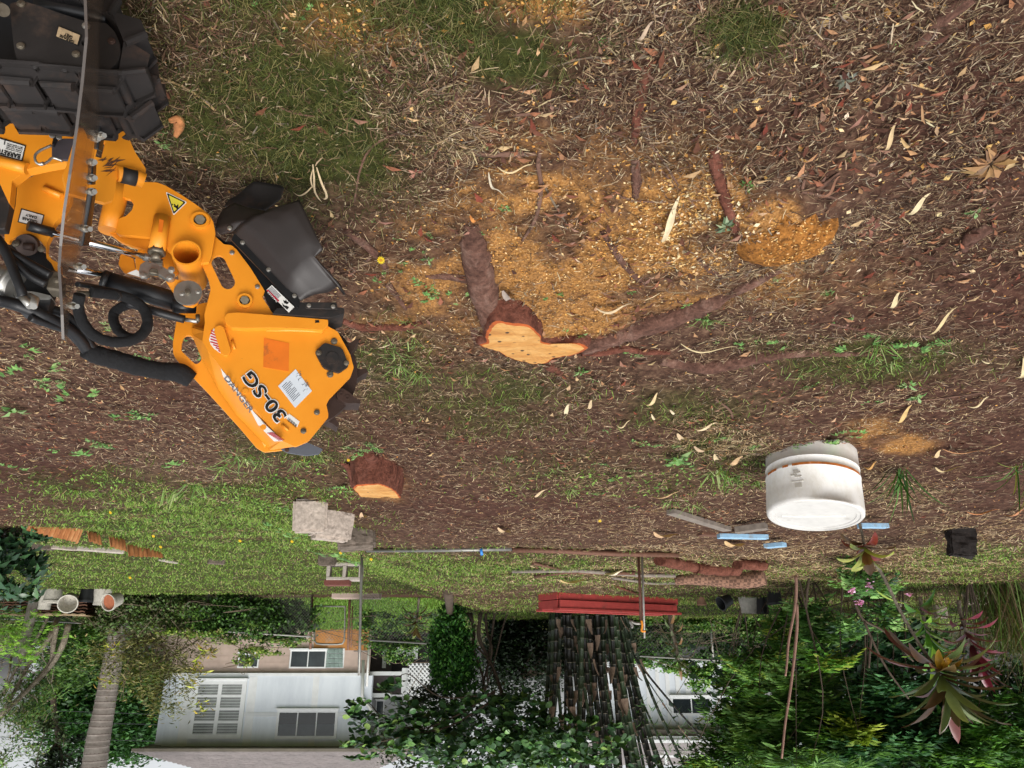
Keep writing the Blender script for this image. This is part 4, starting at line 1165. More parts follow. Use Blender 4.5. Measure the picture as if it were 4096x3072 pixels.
# ------------------------------------------------------------------ bamboo clump
M_BAM, nt, bs = new_mat('black bamboo')
at = nt.nodes.new('ShaderNodeAttribute'); at.attribute_name = 'tint'
n_ = noise(nt, 9, 4)
c = mixc(nt, 1.0, at.outputs['Color'], ramp(nt, n_, [(.3, (.7,) * 3), (.7, (1.15,) * 3)]), 'MULTIPLY')
nt.links.new(c, bs.inputs['Base Color']); bs.inputs['Roughness'].default_value = .35
bb = on_ground(*z3(480, 680))
YB = bb[1] + 1.6
bam = thing('bamboo_clump', 'dense clump of dark bamboo culms fanning up behind the red planter', 'bamboo', (bb[0], YB, float(terrain(bb[0], YB))))
M_SHEATH = pm('dry bamboo sheath', '#9a8270', .85, .2, 20, 0, .2, '#6a5648', .15)
BASEX = []
culms = []
for k in range(50):
 u = rng.random() if k > 8 else k / 8
 x0 = 245 + u * 450
 x1 = 190 + u * 730 + rng.normal() * 60
 if k in (0, 1): x1 = 180 + k * 30
 w = 19 + rng.random() * 13
 culms.append((x0, x1, w, YB + rng.normal() * .3))
culms += [(640, 1340, 13, YB), (660, 1210, 7, YB - .2), (620, 1000, 14, YB + .1)]
for k, (x0, x1, w, yy) in enumerate(culms):
 a = A(*z3(x0, 690 + rng.normal() * 8), yy); a[2] = float(terrain(a[0], yy)) - .02
 top = np.array(z3(x1, 1659)); long_ = x1 > 1150
 mid = np.array(z3(x0 + (x1 - x0) * (.42 if not long_ else .22), 1180 if not long_ else 1020))
 pts = [a, A(mid[0], mid[1], yy), A(top[0], top[1], yy - .1), A(*(top + (top - mid) * .8), yy - .4)]
 P2, _ = catmull(pts, [0] * 4, 10)
 r = w * .646 * .5 * yy / FPX
 L = np.cumsum([0] + [np.linalg.norm(P2[i + 1] - P2[i]) for i in range(len(P2) - 1)])
 s = .05 + rng.random() * .1
 PP = [P2[0]]; RR = [r]
 nodes = []
 while s < L[-1]:
  nodes.append(s)
  for ds, kk in ((-.012, 1.0), (-.003, 1.12), (.004, 1.10), (.014, .96)):
   t = max(0, s + ds); i = max(1, min(np.searchsorted(L, t), len(P2) - 1)); uu = (t - L[i - 1]) / (L[i] - L[i - 1])
   PP.append(P2[i - 1] * (1 - uu) + P2[i] * uu); RR.append(r * kk * (1 - .25 * t / L[-1]))
  s += .19 + .06 * rng.random()
 m = MB(); m.tube(PP, RR, 9, False, True)
 me = m.mesh('culm')
 base_c = np.array(lin(['#26251f', '#2f3a2a', '#3a4a32', '#23221e', '#45543c', '#2c2a26'][rng.integers(6)]))
 ca = me.color_attributes.new('tint', 'FLOAT_COLOR', 'POINT')
 cc = np.ones((len(me.vertices), 4), dtype=np.float32); cc[:, :3] = base_c
 ring = np.arange(len(PP)); pale = np.zeros(len(PP))
 for i in range(1, len(PP)):
  if (i - 1) % 4 == 2: pale[i] = .7
 pv = np.repeat(pale, 9)[:, None]
 cc[:, :3] = cc[:, :3] * (1 - pv) + np.array(lin('#8a826c')) * pv
 ca.data.foreach_set('color', cc.ravel())
 link_mesh('culm', me, M_BAM, bam)
 for s in nodes:
  if rng.random() < .16 and s < L[-1] * .6:
   i = max(1, min(np.searchsorted(L, s), len(P2) - 1)); p = P2[i]; d = unit(P2[i] - P2[i - 1])
   side = unit(np.array([rng.normal(), -1.0, 0]))
   h = .16 + .16 * rng.random()
   ww = r * 1.5
   sd_ = np.cross(d, side)
   n0 = 5
   V = []; F = []
   for j in range(n0):
    t = j / (n0 - 1)
    wv = ww * (1.05 - .85 * t ** 1.6)
    q = p + d * h * t + side * (r * 1.15 + .05 * t * t * (1 + rng.random()))
    V += [q - sd_ * wv - side * .012, q + side * .006, q + sd_ * wv - side * .012]
   for j in range(n0 - 1):
    F += [(3 * j, 3 * j + 1, 3 * j + 4, 3 * j + 3), (3 * j + 1, 3 * j + 2, 3 * j + 5, 3 * j + 4)]
   m = MB(); m.add(V, F, True); m.build('sheath', M_SHEATH, bam, None, False)
Pb = np.concatenate([np.tile(A(*z3(x, y), YB - .2), (16, 1)) for x, y in ((930, 1330), (830, 1280), (1060, 1560), (980, 1500), (1090, 1430), (1200, 1560), (760, 1380), (900, 1600), (1000, 1620))])
Pb = Pb + rng.normal(size=Pb.shape) * [.16, .2, .12]
_o = foliage('leaf_mass', bam, Pb, .17, .13, ['#4f7a3a', '#638f48', '#3c5f2e'], None, 'long', None, .5)
_o['kind'] = 'stuff'
def plane_z(px, py, z):
 d = ray(px, py)
 return CAM + d * ((z - CAM[2]) / d[2])
M_BARK = bark_mat('root bark', '#3f2a22', '#6b4c40', '#8f7365')
M_REDBARK = bark_mat('red inner bark', '#43231b', '#6e4234', '#87584a')
def cut_mat():
 m, nt, bs = new_mat('cut wood')
 n = noise(nt, 7, 6, scaled_vec(nt, 1, 3, 1), .65, .5)
 n2 = noise(nt, 55, 4, scaled_vec(nt, 1, 6, 1), .6)
 c = ramp(nt, n, [(.25, lin('#9c6128')), (.48, lin('#bf8a48')), (.7, lin('#cfa466'))])
 k = ramp(nt, n2, [(.3, (.8,) * 3), (.7, (1.1,) * 3)])
 c = mixc(nt, 1.0, c, k, 'MULTIPLY')
 v = nt.nodes.new('ShaderNodeTexVoronoi'); v.inputs['Scale'].default_value = 26
 t = nt.nodes.new('ShaderNodeTexCoord'); nt.links.new(t.outputs['Object'], v.inputs['Vector'])
 w = ramp(nt, v.outputs['Distance'], [(.13, (1, 1, 1)), (.2, (0, 0, 0))])
 n3 = noise(nt, 9, 2)
 w2 = ramp(nt, n3, [(.44, (0, 0, 0)), (.54, (1, 1, 1))])
 c = mixc(nt, mixc(nt, 1.0, w, w2, 'MULTIPLY'), c, lin('#3d2a1c'))
 nt.links.new(c, bs.inputs['Base Color'])
 bs.inputs['Roughness'].default_value = .85
 add_bump(nt, bs, n2, .35, .004)
 return m
M_CUT = cut_mat()
M_CUTRIM = pm('cut rim', '#a4501f', .9, .3, 30)
def jitter_loop(pts, n, amp):
 """resample a closed loop and roughen it"""
 pts = [np.array(p, float) for p in pts]
 seg = []
 per = sum(np.linalg.norm(pts[(i + 1) % len(pts)] - pts[i]) for i in range(len(pts)))
 for i in range(len(pts)):
  a, b = pts[i], pts[(i + 1) % len(pts)]
  k = max(1, int(round(n * np.linalg.norm(b - a) / per)))
  for j in range(k):
   p = a + (b - a) * j / k
   seg.append(p + (rng.random(3) - .5) * np.array([amp, amp, amp * .4]))
 return seg
def stump(name, label, poly, zc, flare, mats, root_paths, parent_cat='tree stump'):
 """poly: px outline of the cut face lying at height zc; bark wall flares down into the soil"""
 top = [plane_z(x, y, zc) for x, y in poly]
 c = np.mean(top, axis=0)
 base = np.array([c[0], c[1], float(gz(c[0], c[1]))])
 t = thing(name, label, parent_cat, base)
 loop = jitter_loop(top, 90, .006)
 n = len(loop)
 V = []; F = []
 rings = [1.0, .93, .7, .4]
 for k, s in enumerate(rings):
  for p in loop:
   q = c + (p - c) * s
   V.append(q + np.array([0, 0, .006 * (fbm(q[0] * 30, q[1] * 30, 3) - .5) + (.0 if k else -.004)]))
 V.append(c)
 for k in range(len(rings) - 1):
  for j in range(n):
   F.append((k * n + j, k * n + (j + 1) % n, (k + 1) * n + (j + 1) % n, (k + 1) * n + j))
 for j in range(n):
  F.append(((len(rings) - 1) * n + j, (len(rings) - 1) * n + (j + 1) % n, len(V) - 1))
 m = MB(); m.add(V, F)
 o = m.build('cut_face', mats[0], t)
 o.data.materials.append(mats[2])
 for i, p in enumerate(o.data.polygons):
  p.material_index = 1 if i < n else 0
 lev = [0, -.012, -.035, -.07, -.13, -.22]
 V = []; F = []
 for k, dz in enumerate(lev):
  for j, p in enumerate(loop):
   o2 = p - c; o2[2] = 0
   L = np.linalg.norm(o2) + 1e-6
   f = flare * (abs(dz) ** 1.2) * 4 + (0.004 if k else -.0005)
   w = .012 * (fbm(j * .16, k * .8, 9) - .5) * (2 if k else 0)
   q = p + o2 / L * (f + w) + np.array([0, 0, dz - (.003 if k == 0 else 0)])
   V.append(q)
 for k in range(len(lev) - 1):
  for j in range(n):
   F.append((k * n + j, k * n + (j + 1) % n, (k + 1) * n + (j + 1) % n, (k + 1) * n + j))
 m = MB(); m.add(V, F, True)
 m.build('bark', mats[1], t)
 for path in root_paths:
  root_part(t, path[0], path[1], path[2] if len(path) > 2 else mats[1], *(path[3:]))
 return t, c
def root_pts(pts, wpx, lift):
 P = []; R = []
 k = len(pts)
 for i, (x, y) in enumerate(pts):
  p = G(x, y)
  dist = (p - CAM) @ FW
  w = wpx[i] if hasattr(wpx, '__len__') else wpx
  r = .58 * w * dist / FPX
  l = lift[i] if hasattr(lift, '__len__') else lift
  p[2] = float(gz(p[0], p[1])) + r * l
  P.append(p); R.append(r)
 return P, R
def root_part(t, pts, wpx, mat, lift=.25, amp=.22):
 P, R = root_pts(pts, wpx, lift)
 rough_tube(P, R, 12, 7, amp, rng.integers(100)).build('root', mat, t)
def m_(zf, lst):
 return [zf(x, y) for x, y in lst]
face = m_(zS, [(585, 1445), (635, 1425), (632, 1385), (645, 1330), (672, 1280), (730, 1263), (800, 1278), (870, 1283), (940, 1293), (1000, 1335), (1032, 1368), (1045, 1420), (1110, 1432), (1180, 1442), (1320, 1430), (1390, 1463), (1350, 1500), (1220, 1530), (1140, 1545), (1082, 1580), (980, 1586), (860, 1562), (780, 1532), (740, 1492), (640, 1470)])
_g = G(2030, 1385)
ZC = float(terrain(_g[0], _g[1])) + .045
big_stump, bigc = stump('tree_stump', 'large freshly sawn tree stump with spreading roots beside the orange sawdust', face, ZC, .10, (M_CUT, M_REDBARK, M_CUTRIM), [
 (m_(zS, [(690, 1265), (655, 1150), (610, 1000), (570, 830), (545, 690), (530, 540)]), [70, 88, 104, 106, 92, 55], M_BARK, [-.1, .1, .15, .15, .1, -.3]),
 (m_(zS, [(590, 1390), (560, 1330), (545, 1270)]), [40, 40, 28], M_BARK, -.3),
 (m_(zS, [(560, 985), (430, 950), (310, 930), (190, 925)]), [34, 36, 30, 20], M_BARK, .0),
 (m_(zS, [(1340, 1440), (1480, 1400), (1660, 1350), (1850, 1290)]) + m_(zT, [(420, 1215), (640, 1110), (760, 1040)]), [60, 70, 84, 96, 92, 76, 44], M_BARK, [.1, .05, .05, .05, .05, 0, -.2]),
 (m_(zT, [(700, 1080), (850, 990), (1000, 930), (1150, 880)]), [30, 44, 38, 26], M_BARK, [0, .1, 0, -.3]),
 (m_(zS, [(1340, 1490), (1480, 1500), (1640, 1490)]) + m_(zT, [(0, 1485), (170, 1500), (330, 1505)]), [36, 36, 36, 36, 32, 26], M_REDBARK, .1),
 (m_(zT, [(260, 1560), (420, 1590), (640, 1590), (860, 1540), (1060, 1505), (1300, 1490), (1560, 1492), (1820, 1490)]), [34, 52, 64, 62, 50, 36, 26, 14], M_BARK, [0, .1, .15, .15, .1, .1, .1, 0]),
 (m_(zS, [(1080, 1560), (1140, 1610), (1200, 1660)]), [38, 36, 26], M_REDBARK, 0),
 (m_(zS, [(820, 1260), (900, 1225), (960, 1230)]), [50, 40, 20], M_REDBARK, .1),
 (m_(zS, [(1060, 1420), (1200, 1410), (1330, 1420)]), [36, 34, 30], M_REDBARK, .1),
 (m_(zT, [(770, 1300), (900, 1240), (1060, 1180)]), [22, 20, 14], M_BARK, -.2),
])
face = m_(zK, [(975, 600), (1010, 572), (1080, 568), (1150, 564), (1215, 560), (1290, 580), (1350, 612), (1395, 645), (1430, 700), (1360, 692), (1300, 682), (1220, 695), (1130, 692), (1040, 682), (1000, 640)])
_g = G(*zK(1200, 430))
stump('tree_stump', 'small low tree stump with a freshly sawn top near the concrete blocks', face, float(terrain(_g[0], _g[1])) + .10, .06, (M_CUT, M_REDBARK, M_CUTRIM), [
 (m_(zK, [(1290, 500), (1180, 370), (1130, 250)]), [70, 52, 34], M_REDBARK, .5),
 (m_(zK, [(1010, 560), (940, 470), (860, 420)]), [40, 30, 18], M_REDBARK, .4),
])
_c = on_ground(1690 * 1.8517, 478 * 1.8517)
t = thing('ground_down_stump', 'low stump ground away and heaped with sawdust with a dark gap round its edge', 'tree stump', _c)
rr = .105
V = []; F = []
nn = 40
for k, (s, h) in enumerate(((1.05, -.08), (1.0, .0), (.9, .022), (.65, .04), (.3, .05))):
 for j in range(nn):
  a = 2 * math.pi * j / nn
  w = 1 + .34 * (fbm(math.cos(a) * 3 + 5, math.sin(a) * 2 + 5, 2) - .5) * 2
  V.append(_c + np.array([rr * s * w * math.cos(a) * 1.15, rr * s * w * math.sin(a), h + .012 * (fbm(j * .7, k, 4) - .5)]))
V.append(_c + np.array([0, 0, .052]))
for k in range(4):
 for j in range(nn): F.append((k * nn + j, k * nn + (j + 1) % nn, (k + 1) * nn + (j + 1) % nn, (k + 1) * nn + j))
for j in range(nn): F.append((4 * nn + j, 4 * nn + (j + 1) % nn, len(V) - 1))
M_SAWPILE = pm('sawdust pile', '#8f5f2e', .95, .5, 90, 0, .6, '#33221a', .22, .1)
m = MB(); m.add(V, F, True); m.build('ground_wood', M_SAWPILE, t)
nch = 900
a = rng.random(nch) * 6.283; s = np.sqrt(rng.random(nch))
CP = np.stack([_c[0] + rr * 1.1 * s * np.cos(a), _c[1] + rr * s * np.sin(a), _c[2] + .052 - .04 * s ** 2 + rng.random(nch) * .006], 1)
V, Fq, C = simple_leaves(CP, hdir(nch, .5), upn(nch, 1.2), .004 + .007 * rng.random(nch), .004, palette(nch, ['#b5803f', '#c9995a', '#9a6530', '#d8b27a', '#5d4028'], None, .15))
o = link_mesh('chips', fast_mesh('chips', V, [Fq], C), M_CHIP, t); tag(o, kind='stuff')
ROOTS = [
 (m_(zT, [(640, -20), (680, 120), (730, 260), (790, 400), (840, 560), (860, 610)]), [46, 44, 42, 34, 26, 12], 'long reddish root crossing the pale sawdust beside a limp green sprig'),
 (m_(zS, [(1490, 560), (1560, 670), (1660, 790), (1760, 900), (1810, 960)]), [20, 24, 26, 24, 14], 'thin dark root lying diagonally through the orange sawdust'),
 (m_(zT, [(530, 690), (610, 790), (700, 890)]), [18, 24, 16], 'short dark root poking out below the sawdust heap'),
 (m_(zT, [(880, 730), (920, 780), (930, 820)]), [22, 26, 20], 'stub of grey root in pale chips'),
 ([(1815, 365), (1860, 440), (1915, 500)], [30, 34, 20], 'straight brown root on the edge of the grass above the stump'),
 ([(2600, 240), (2575, 330), (2550, 430), (2535, 560)], [26, 40, 44, 24], 'flat red root with peeling bark in the leaf litter'),
 ([(2540, 620), (2545, 700), (2540, 760)], [30, 36, 24], 'short flaking root half buried near the pale chips'),
 ([(2850, 560), (2870, 640), (2900, 760)], [30, 38, 30], 'broad red root running down toward the limp green sprig'),
 ([(3890, -10), (3800, 60), (3710, 140), (3650, 180)], [66, 64, 50, 20], 'thick smooth root in the dark soil corner'),
 ([(3960, 905), (3900, 950), (3855, 1010)], [50, 62, 30], 'bare pinkish root in soil past the ground-down stump'),
 (m_(zmap(1300, 900, .3616), [(220, -10), (360, 130), (560, 320), (680, 480)]), [30, 32, 30, 22], 'knobbly root running past the yellow daisy'),
 (m_(zmap(1300, 900, .3616), [(700, 640), (790, 740), (900, 880)]), [24, 22, 10], 'thin root under the clump of lobed weeds'),
 (m_(zmap(1300, 900, .3616), [(200, 1010), (420, 1085), (680, 1085), (900, 1065), (1070, 1030)]), [26, 34, 34, 34, 20], 'split red root between the cutter wheel and the stump'),
 ([(3300, 1280), (3500, 1330), (3720, 1345)], [10, 14, 10], 'grey root in the weeds beyond the forked roots'),
]
for pts, w, lab in ROOTS:
 P, R = root_pts(pts, w, .15)
 c = P[len(P) // 2]
 rough_tube(P, R, 10, 6, .25, rng.integers(99)).build('surface_root', M_REDBARK if 'red' in lab else M_BARK, None, c)
 tag(bpy.data.objects[-1] if False else COL.objects[-1], lab, 'root', 'roots showing at the surface')
# ------------------------------------------------------------------ bucket
def bucket():
 base = G(3243, 1822)
 base[2] = float(gz(base[0], base[1])) - .012
 dist = np.linalg.norm(base - CAM)
 rad_top = 196 * ((base - CAM) @ FW) / FPX * .90
 rad_bot = rad_top * .965
 H = rad_top * 2 * .76
 t = thing('bucket', 'white plastic bucket turned upside down with a rusty ring mark', 'bucket', base)
 tilt = Matrix.Rotation(rad(8.5), 3, 'X') @ Matrix.Rotation(rad(7.0), 3, 'Y')
 T = np.array(tilt)
 n = 72
 prof = [(rad_bot * 1.0, -.03), (rad_bot, .0), (rad_bot * 1.004, H * .14), (rad_bot * 1.01, H * .30), (rad_bot * 1.022, H * .305), (rad_bot * 1.022, H * .315), (rad_bot * 1.012, H * .32),
   (rad_bot * 1.015, H * .425), (rad_bot * 1.028, H * .43), (rad_bot * 1.028, H * .46), (rad_bot * 1.018, H * .465), (rad_top * .995, H * .75), (rad_top, H * .93), (rad_top * .992, H * .975), (rad_top * .965, H * .995)]
 V = []; F = []
 for r, h in prof:
  for j in range(n):
   a = 2 * math.pi * j / n
   dent = 0
   if .55 * H < h < .97 * H:
    da = (a - (1.5 * math.pi - .12) + math.pi) % (2 * math.pi) - math.pi
    dent = .05 * rad_top / .2 * math.exp(-(da / .42) ** 2) * math.exp(-((h / H - .86) / .10) ** 2)
   V.append(base + T @ np.array([(r - dent) * math.cos(a), (r - dent) * math.sin(a), h]))
 for k in range(len(prof) - 1):
  for j in range(n): F.append((k * n + j, k * n + (j + 1) % n, (k + 1) * n + (j + 1) % n, (k + 1) * n + j))
 m_w, nt, bs = new_mat('old white plastic')
 nn_ = noise(nt, 14, 8, scaled_vec(nt, 1, 1, .6), .75)
 n2_ = noise(nt, 70, 6, scaled_vec(nt, 1, 1, .35), .8)
 c = ramp(nt, nn_, [(.35, lin('#dcd8ce')), (.55, lin('#eae8e3')), (.75, lin('#f0efed'))])  # wall colour lightened because the upright side gets less light
 w = ramp(nt, n2_, [(.64, (0, 0, 0)), (.74, (.8, .8, .8))])
 c = mixc(nt, w, c, lin('#a39c8c'))
 sx = nt.nodes.new('ShaderNodeSeparateXYZ'); tc_ = nt.nodes.new('ShaderNodeTexCoord'); nt.links.new(tc_.outputs['Object'], sx.inputs[0])
 lo = nt.nodes.new('ShaderNodeMath'); lo.operation = 'MULTIPLY_ADD'; nt.links.new(sx.outputs[2], lo.inputs[0]); lo.inputs[1].default_value = -7.0; lo.inputs[2].default_value = .42; lo.use_clamp = True
 mm = nt.nodes.new('ShaderNodeMath'); mm.operation = 'MULTIPLY'; nt.links.new(lo.outputs[0], mm.inputs[0]); nt.links.new(nn_, mm.inputs[1])
 c = mixc(nt, mm.outputs[0], c, lin('#8a6d45'))
 nt.links.new(c, bs.inputs['Base Color']); bs.inputs['Roughness'].default_value = .45
 add_bump(nt, bs, n2_, .06, .002)
 m = MB(); m.add(V, F, True); m.build('wall', m_w, t)
 rings = [(.966, .995), (.93, .999), (.905, .998), (.895, .985), (.82, .985), (.81, .975), (.60, .976), (.35, .977)]
 V = []; F = []
 for s, h in rings:
  for j in range(n):
   a = 2 * math.pi * j / n
   V.append(base + T @ np.array([rad_top * s * math.cos(a), rad_top * s * math.sin(a), H * h]))
 V.append(base + T @ np.array([0, 0, H * .975]))
 for k in range(len(rings) - 1):
  for j in range(n): F.append((k * n + j, k * n + (j + 1) % n, (k + 1) * n + (j + 1) % n, (k + 1) * n + j))
 for j in range(n): F.append(((len(rings) - 1) * n + j, (len(rings) - 1) * n + (j + 1) % n, len(V) - 1))
 m = MB(); m.add(V, F, False); m.build('base', pm('dimmed base plastic', '#c4c2bd', .6, .08, 20, 0, .1, '#a09c94', .16), t)  # base colour darkened to hold back the strong light from above
 m = MB()
 a0 = 2.5
 for k in range(9):
  a = a0 + k * 0; pass
 m.box(base + T @ np.array([.02 * rad_top, .05 * rad_top, H * .98]), T @ np.array([rad_top * 1.2, rad_top * .45, 0]), T @ np.array([-.012, .03, 0]) * .4, T @ np.array([0, 0, .004]))
 m.build('moulded_rib', m_w, t)
 M_RUST = pm('rust stain', '#b5682a', .9, .4, 40, 0, .2, '#d8d3c8', .14)
 for a_from, a_to in ((3.2, 3.55), (3.72, 3.86), (3.95, 5.62)):
  V = []; F = []
  k = 26
  for i in range(k + 1):
   a = 3 * math.pi - (a_from + (a_to - a_from) * i / k)
   wv = .4 * math.sin(i * 1.7) * .001
   for h, r in ((.425 + wv, 1.0305), (.462 + wv, 1.0305)):
    V.append(base + T @ np.array([rad_bot * r * math.cos(a), rad_bot * r * math.sin(a), H * h]))
  for i in range(k): F.append((2 * i, 2 * i + 2, 2 * i + 3, 2 * i + 1))
  m = MB(); m.add(V, F, True); m.build('rust_stain', M_RUST, t)
 M_MARK = pm('moulded mark', '#c2bdb2', .5, .1)
 for (ang, h, wd, ht) in ((3.98, .60, .028, .006), (4.05, .57, .03, .006), (4.07, .63, .028, .005), (4.02, .54, .024, .005), (4.05, .70, .05, .003), (4.06, .76, .03, .02)):
  ang = 3 * math.pi - ang
  c = base + T @ np.array([rad_bot * 1.021 * math.cos(ang), rad_bot * 1.021 * math.sin(ang), H * h])
  m = MB(); m.box(c, T @ np.array([-math.sin(ang), math.cos(ang), 0]) * wd, T @ np.array([math.cos(ang), math.sin(ang), 0]) * .004, T @ np.array([0, 0, ht])); m.build('moulded_mark', M_MARK, t)
 return t
bucket()
# ------------------------------------------------------------------ concrete blocks
M_CONC = pm('concrete', '#ada094', .95, .3, 55, 0, .5, '#4d443d', .16, .15)
M_CONCD = pm('mossy concrete', '#6d6258', .95, .35, 30, 0, .6, '#37322a', .25, .15)
M_CONCL = pm('pale concrete', '#a9a096', .95, .22, 40, 0, .4, '#6a6158', .14, .15)
def rough_box(name, c, size, rz, tilt, mat, parent=None, origin=None, rough=.006, cuts=7):
 bm = bmesh.new()
 bmesh.ops.create_cube(bm, size=1)
 bmesh.ops.scale(bm, vec=size, verts=bm.verts)
 bmesh.ops.bevel(bm, geom=bm.edges[:], offset=min(size) * .09, segments=2, affect='EDGES')
 bmesh.ops.subdivide_edges(bm, edges=[e for e in bm.edges if e.calc_length() > min(size) * .4], cuts=cuts, use_grid_fill=True)
 s0 = rng.random() * 50
 for v in bm.verts:
  k = fbm(v.co.x * 22 + s0, v.co.y * 22 + v.co.z * 31, 5) - .5
  v.co += v.normal * float(k) * rough * 2
 R = Matrix.Rotation(rz, 4, 'Z') @ Matrix.Rotation(tilt[0], 4, 'X') @ Matrix.Rotation(tilt[1], 4, 'Y')
 bm.transform(Matrix.Translation(Vector([float(x) for x in c])) @ R)
 me = bpy.data.meshes.new(name); bm.to_mesh(me); bm.free()
 return link_mesh(name, me, mat, parent, origin)
p = on_ground(*zK(550, 690)); d = np.linalg.norm(p - CAM)
s1 = 128 * d / FPX
o = rough_box('concrete_block', p + np.array([.0, s1 * .45, s1 * .42]), (s1, s1 * .9, s1 * .98), rad(-14), (rad(-6), rad(-3)), M_CONC, None, p, .005)
tag(o, 'square weathered concrete block with a slot in its face beside the small stump', 'concrete block', 'concrete blocks by the small stump')
p2 = on_ground(*zK(770, 800)); d = np.linalg.norm(p2 - CAM)
o = rough_box('concrete_block', p2 + np.array([.02, .13, .06]), (.24, .22, .22), rad(-24), (rad(-5), rad(4)), M_CONC, None, p2, .007)
tag(o, 'pitted concrete block tucked behind the square one', 'concrete block', 'concrete blocks by the small stump')
p3 = on_ground(*zK(980, 960))
o = rough_box('concrete_block', p3 + np.array([0, .12, .04]), (.26, .22, .2), rad(-10), (rad(4), rad(-6)), M_CONCD, None, p3, .012)
tag(o, 'dark mossy concrete block sunk in the soil behind the others', 'concrete block', 'concrete blocks by the small stump')
p4 = on_ground(*zK(730, 1235))
o = rough_box('concrete_block', p4 + np.array([0, .05, .05]), (.22, .14, .16), rad(8), (0, 0), M_CONCD, None, p4, .008)
tag(o, 'dark concrete block half hidden in weeds in front of the hollow block', 'concrete block', 'concrete blocks by the small stump')
m = MB(); q = A(*zK(520, 795), (p[1] - .008))
q = on_ground(*zK(900, 1300)); d = np.linalg.norm(q - CAM)
hw = 132 * d / FPX
t = thing('hollow_block', 'pale hollow concrete block standing in weeds under a red brick', 'concrete block', q)
hh = hw * .5; dp = hw * .5; th = hw * .09
rz = rad(-6); cx, sx_ = math.cos(rz), math.sin(rz)
ex = np.array([cx, sx_, 0]); ey = np.array([-sx_, cx, 0]); ez = np.array([0, 0, 1.0])
m = MB()
o0 = q + ey * dp * .5 + ez * (-.005)
m.box(o0 + ez * (th * .5), ex * hw, ey * dp, ez * th); m.box(o0 + ez * (hh - th * .5), ex * hw, ey * dp, ez * th)
for s in (-.5 + .045, .0, .5 - .045):
 m.box(o0 + ex * hw * s + ez * hh * .5, ex * th * 1.1, ey * dp * .99, ez * (hh - 2 * th) * 1.0)
m.build('block', M_CONCL, t, None, True, .008)
b = q + ez * (hh + .03) + ex * hw * .18 + ey * dp * .4
o = rough_box('brick', b, (hw * .72, hw * .36, hw * .15), rz + .1, (rad(2), 0), pm('brick', '#6d3f36', .9, .2, 40, 0, .3, '#3d2622', .1), None, b, .002, 3)
tag(o, 'dark red brick lying on the hollow concrete block', 'brick')
# ------------------------------------------------------------------ red planter: stacked painted boards
def planter():
 M_RED = pm('red paint', '#9c3934', .6, .14, 18, 0, .1, '#5b3028', .16)
 p0 = on_ground(*z3(290, 572)); p1 = on_ground(*z3(1025, 612)); p2 = on_ground(*z3(180, 610))
 d = np.linalg.norm(p0 - CAM)
 h = 62 * d / FPX
 t = thing('planter_box', 'long low red painted planter box of boards in front of the bamboo', 'planter', p0)
 f = p1 - p0; f[2] = 0; L = np.linalg.norm(f); f /= L
 g = np.array([-f[1], f[0], 0])
 if g[1] < 0: g = -g
 D = L * .2
 ez = np.array([0, 0, 1.0])
 def board(a, b, lo, hi, nm='board', out=0.0, th=.03):
  m = MB(); c = (a + b) / 2 + ez * (lo + hi) / 2; e = b - a
  n_ = np.cross(e, ez); n_ /= np.linalg.norm(n_)
  m.box(c + n_ * out, e, n_ * th, ez * (hi - lo)); m.build(nm, M_RED, t, None, True, .004)
 a0 = p0 - ez * .03;
 c00 = a0; c10 = a0 + f * L; c01 = a0 + g * D; c11 = c10 + g * D
 for k in range(2):
  lo = k * (h * .58) ; hi = lo + h * .54
  sh = .02 * k
  board(c00 - g * sh * 0 + f * .0, c10 - f * .05 * k, lo, hi, out=.012 * (-1) ** k)
  board(c01, c11, lo, hi)
  board(c00 + g * .02, c01 - g * .02, lo, hi)
  board(c10 + g * .02 - f * .05 * k, c11 - g * .02, lo, hi)
 for s in (.03, D - .03):
  m = MB(); m.box(a0 + f * L * .5 + g * s + ez * (h * 1.13), f * (L + .04), g * .14, ez * .03); m.build('cap_board', M_RED, t, None, True, .004)
 m = MB(); m.box(a0 + f * L * .5 + g * D * .5 + ez * (h * .9), f * (L - .08), g * (D - .08), ez * .02); m.build('soil_fill', M_GROUND2, t)
 return t
M_GROUND2 = pm('planter soil', '#3f2b22', .95, .4, 40, 0, .4)
planter()
# ------------------------------------------------------------------ poles and pipes
M_RUSTPIPE = pm('rusty pipe', '#6b4a3a', .7, .25, 40, .3, .2, '#3f2d25', .15)
M_GREY = pm('weathered grey wood', '#7c7268', .9, .25, 25, 0, .3)
M_BLACKP = pm('black plastic', '#1d1f21', .45, .2, 20, 0, .1)
def pole(name, label, pts, r, mat, cat, grp=None, n=8, extra=None):
 c = pts[0]
 m = MB(); m.tube(pts, r, n, True, True)
 o = m.build(name, mat, None, c); tag(o, label, cat, grp)
 return o
a = on_ground(*z3(806, 335)); Yp = a[1]
t = thing('stake', 'grey steel pipe stake with an orange tie in front of the red planter', 'stake', a)
m = MB(); m.tube([a - np.array([0, 0, .05]), A(*z3(820, 857), Yp)], 13.5 * .5 * .62 * np.linalg.norm(a - CAM) / FPX, 10); m.build('pipe', M_GALV, t)
a2 = A(*z3(783, 340), Yp + .03)
m = MB(); m.tube([a2, A(*z3(799, 745), Yp + .03)], .011, 8); m.build('conduit', M_RUSTPIPE, t)
m = MB(); m.tube([A(*z3(x, y), Yp - .03) for x, y in ((801, 745), (806, 775), (803, 810), (826, 812))], .009, 6, sub=4); m.build('tie', pm('orange webbing', '#e08a1e', .7, .1), t)
m = MB(); m.tube([A(*z3(x, y), Yp - .02) for x, y in ((796, 765), (760, 762), (730, 748), (745, 780), (738, 790))], .012, 6, sub=4); m.build('tap', M_GALV, t)
a = on_ground(*z2(655, 335))
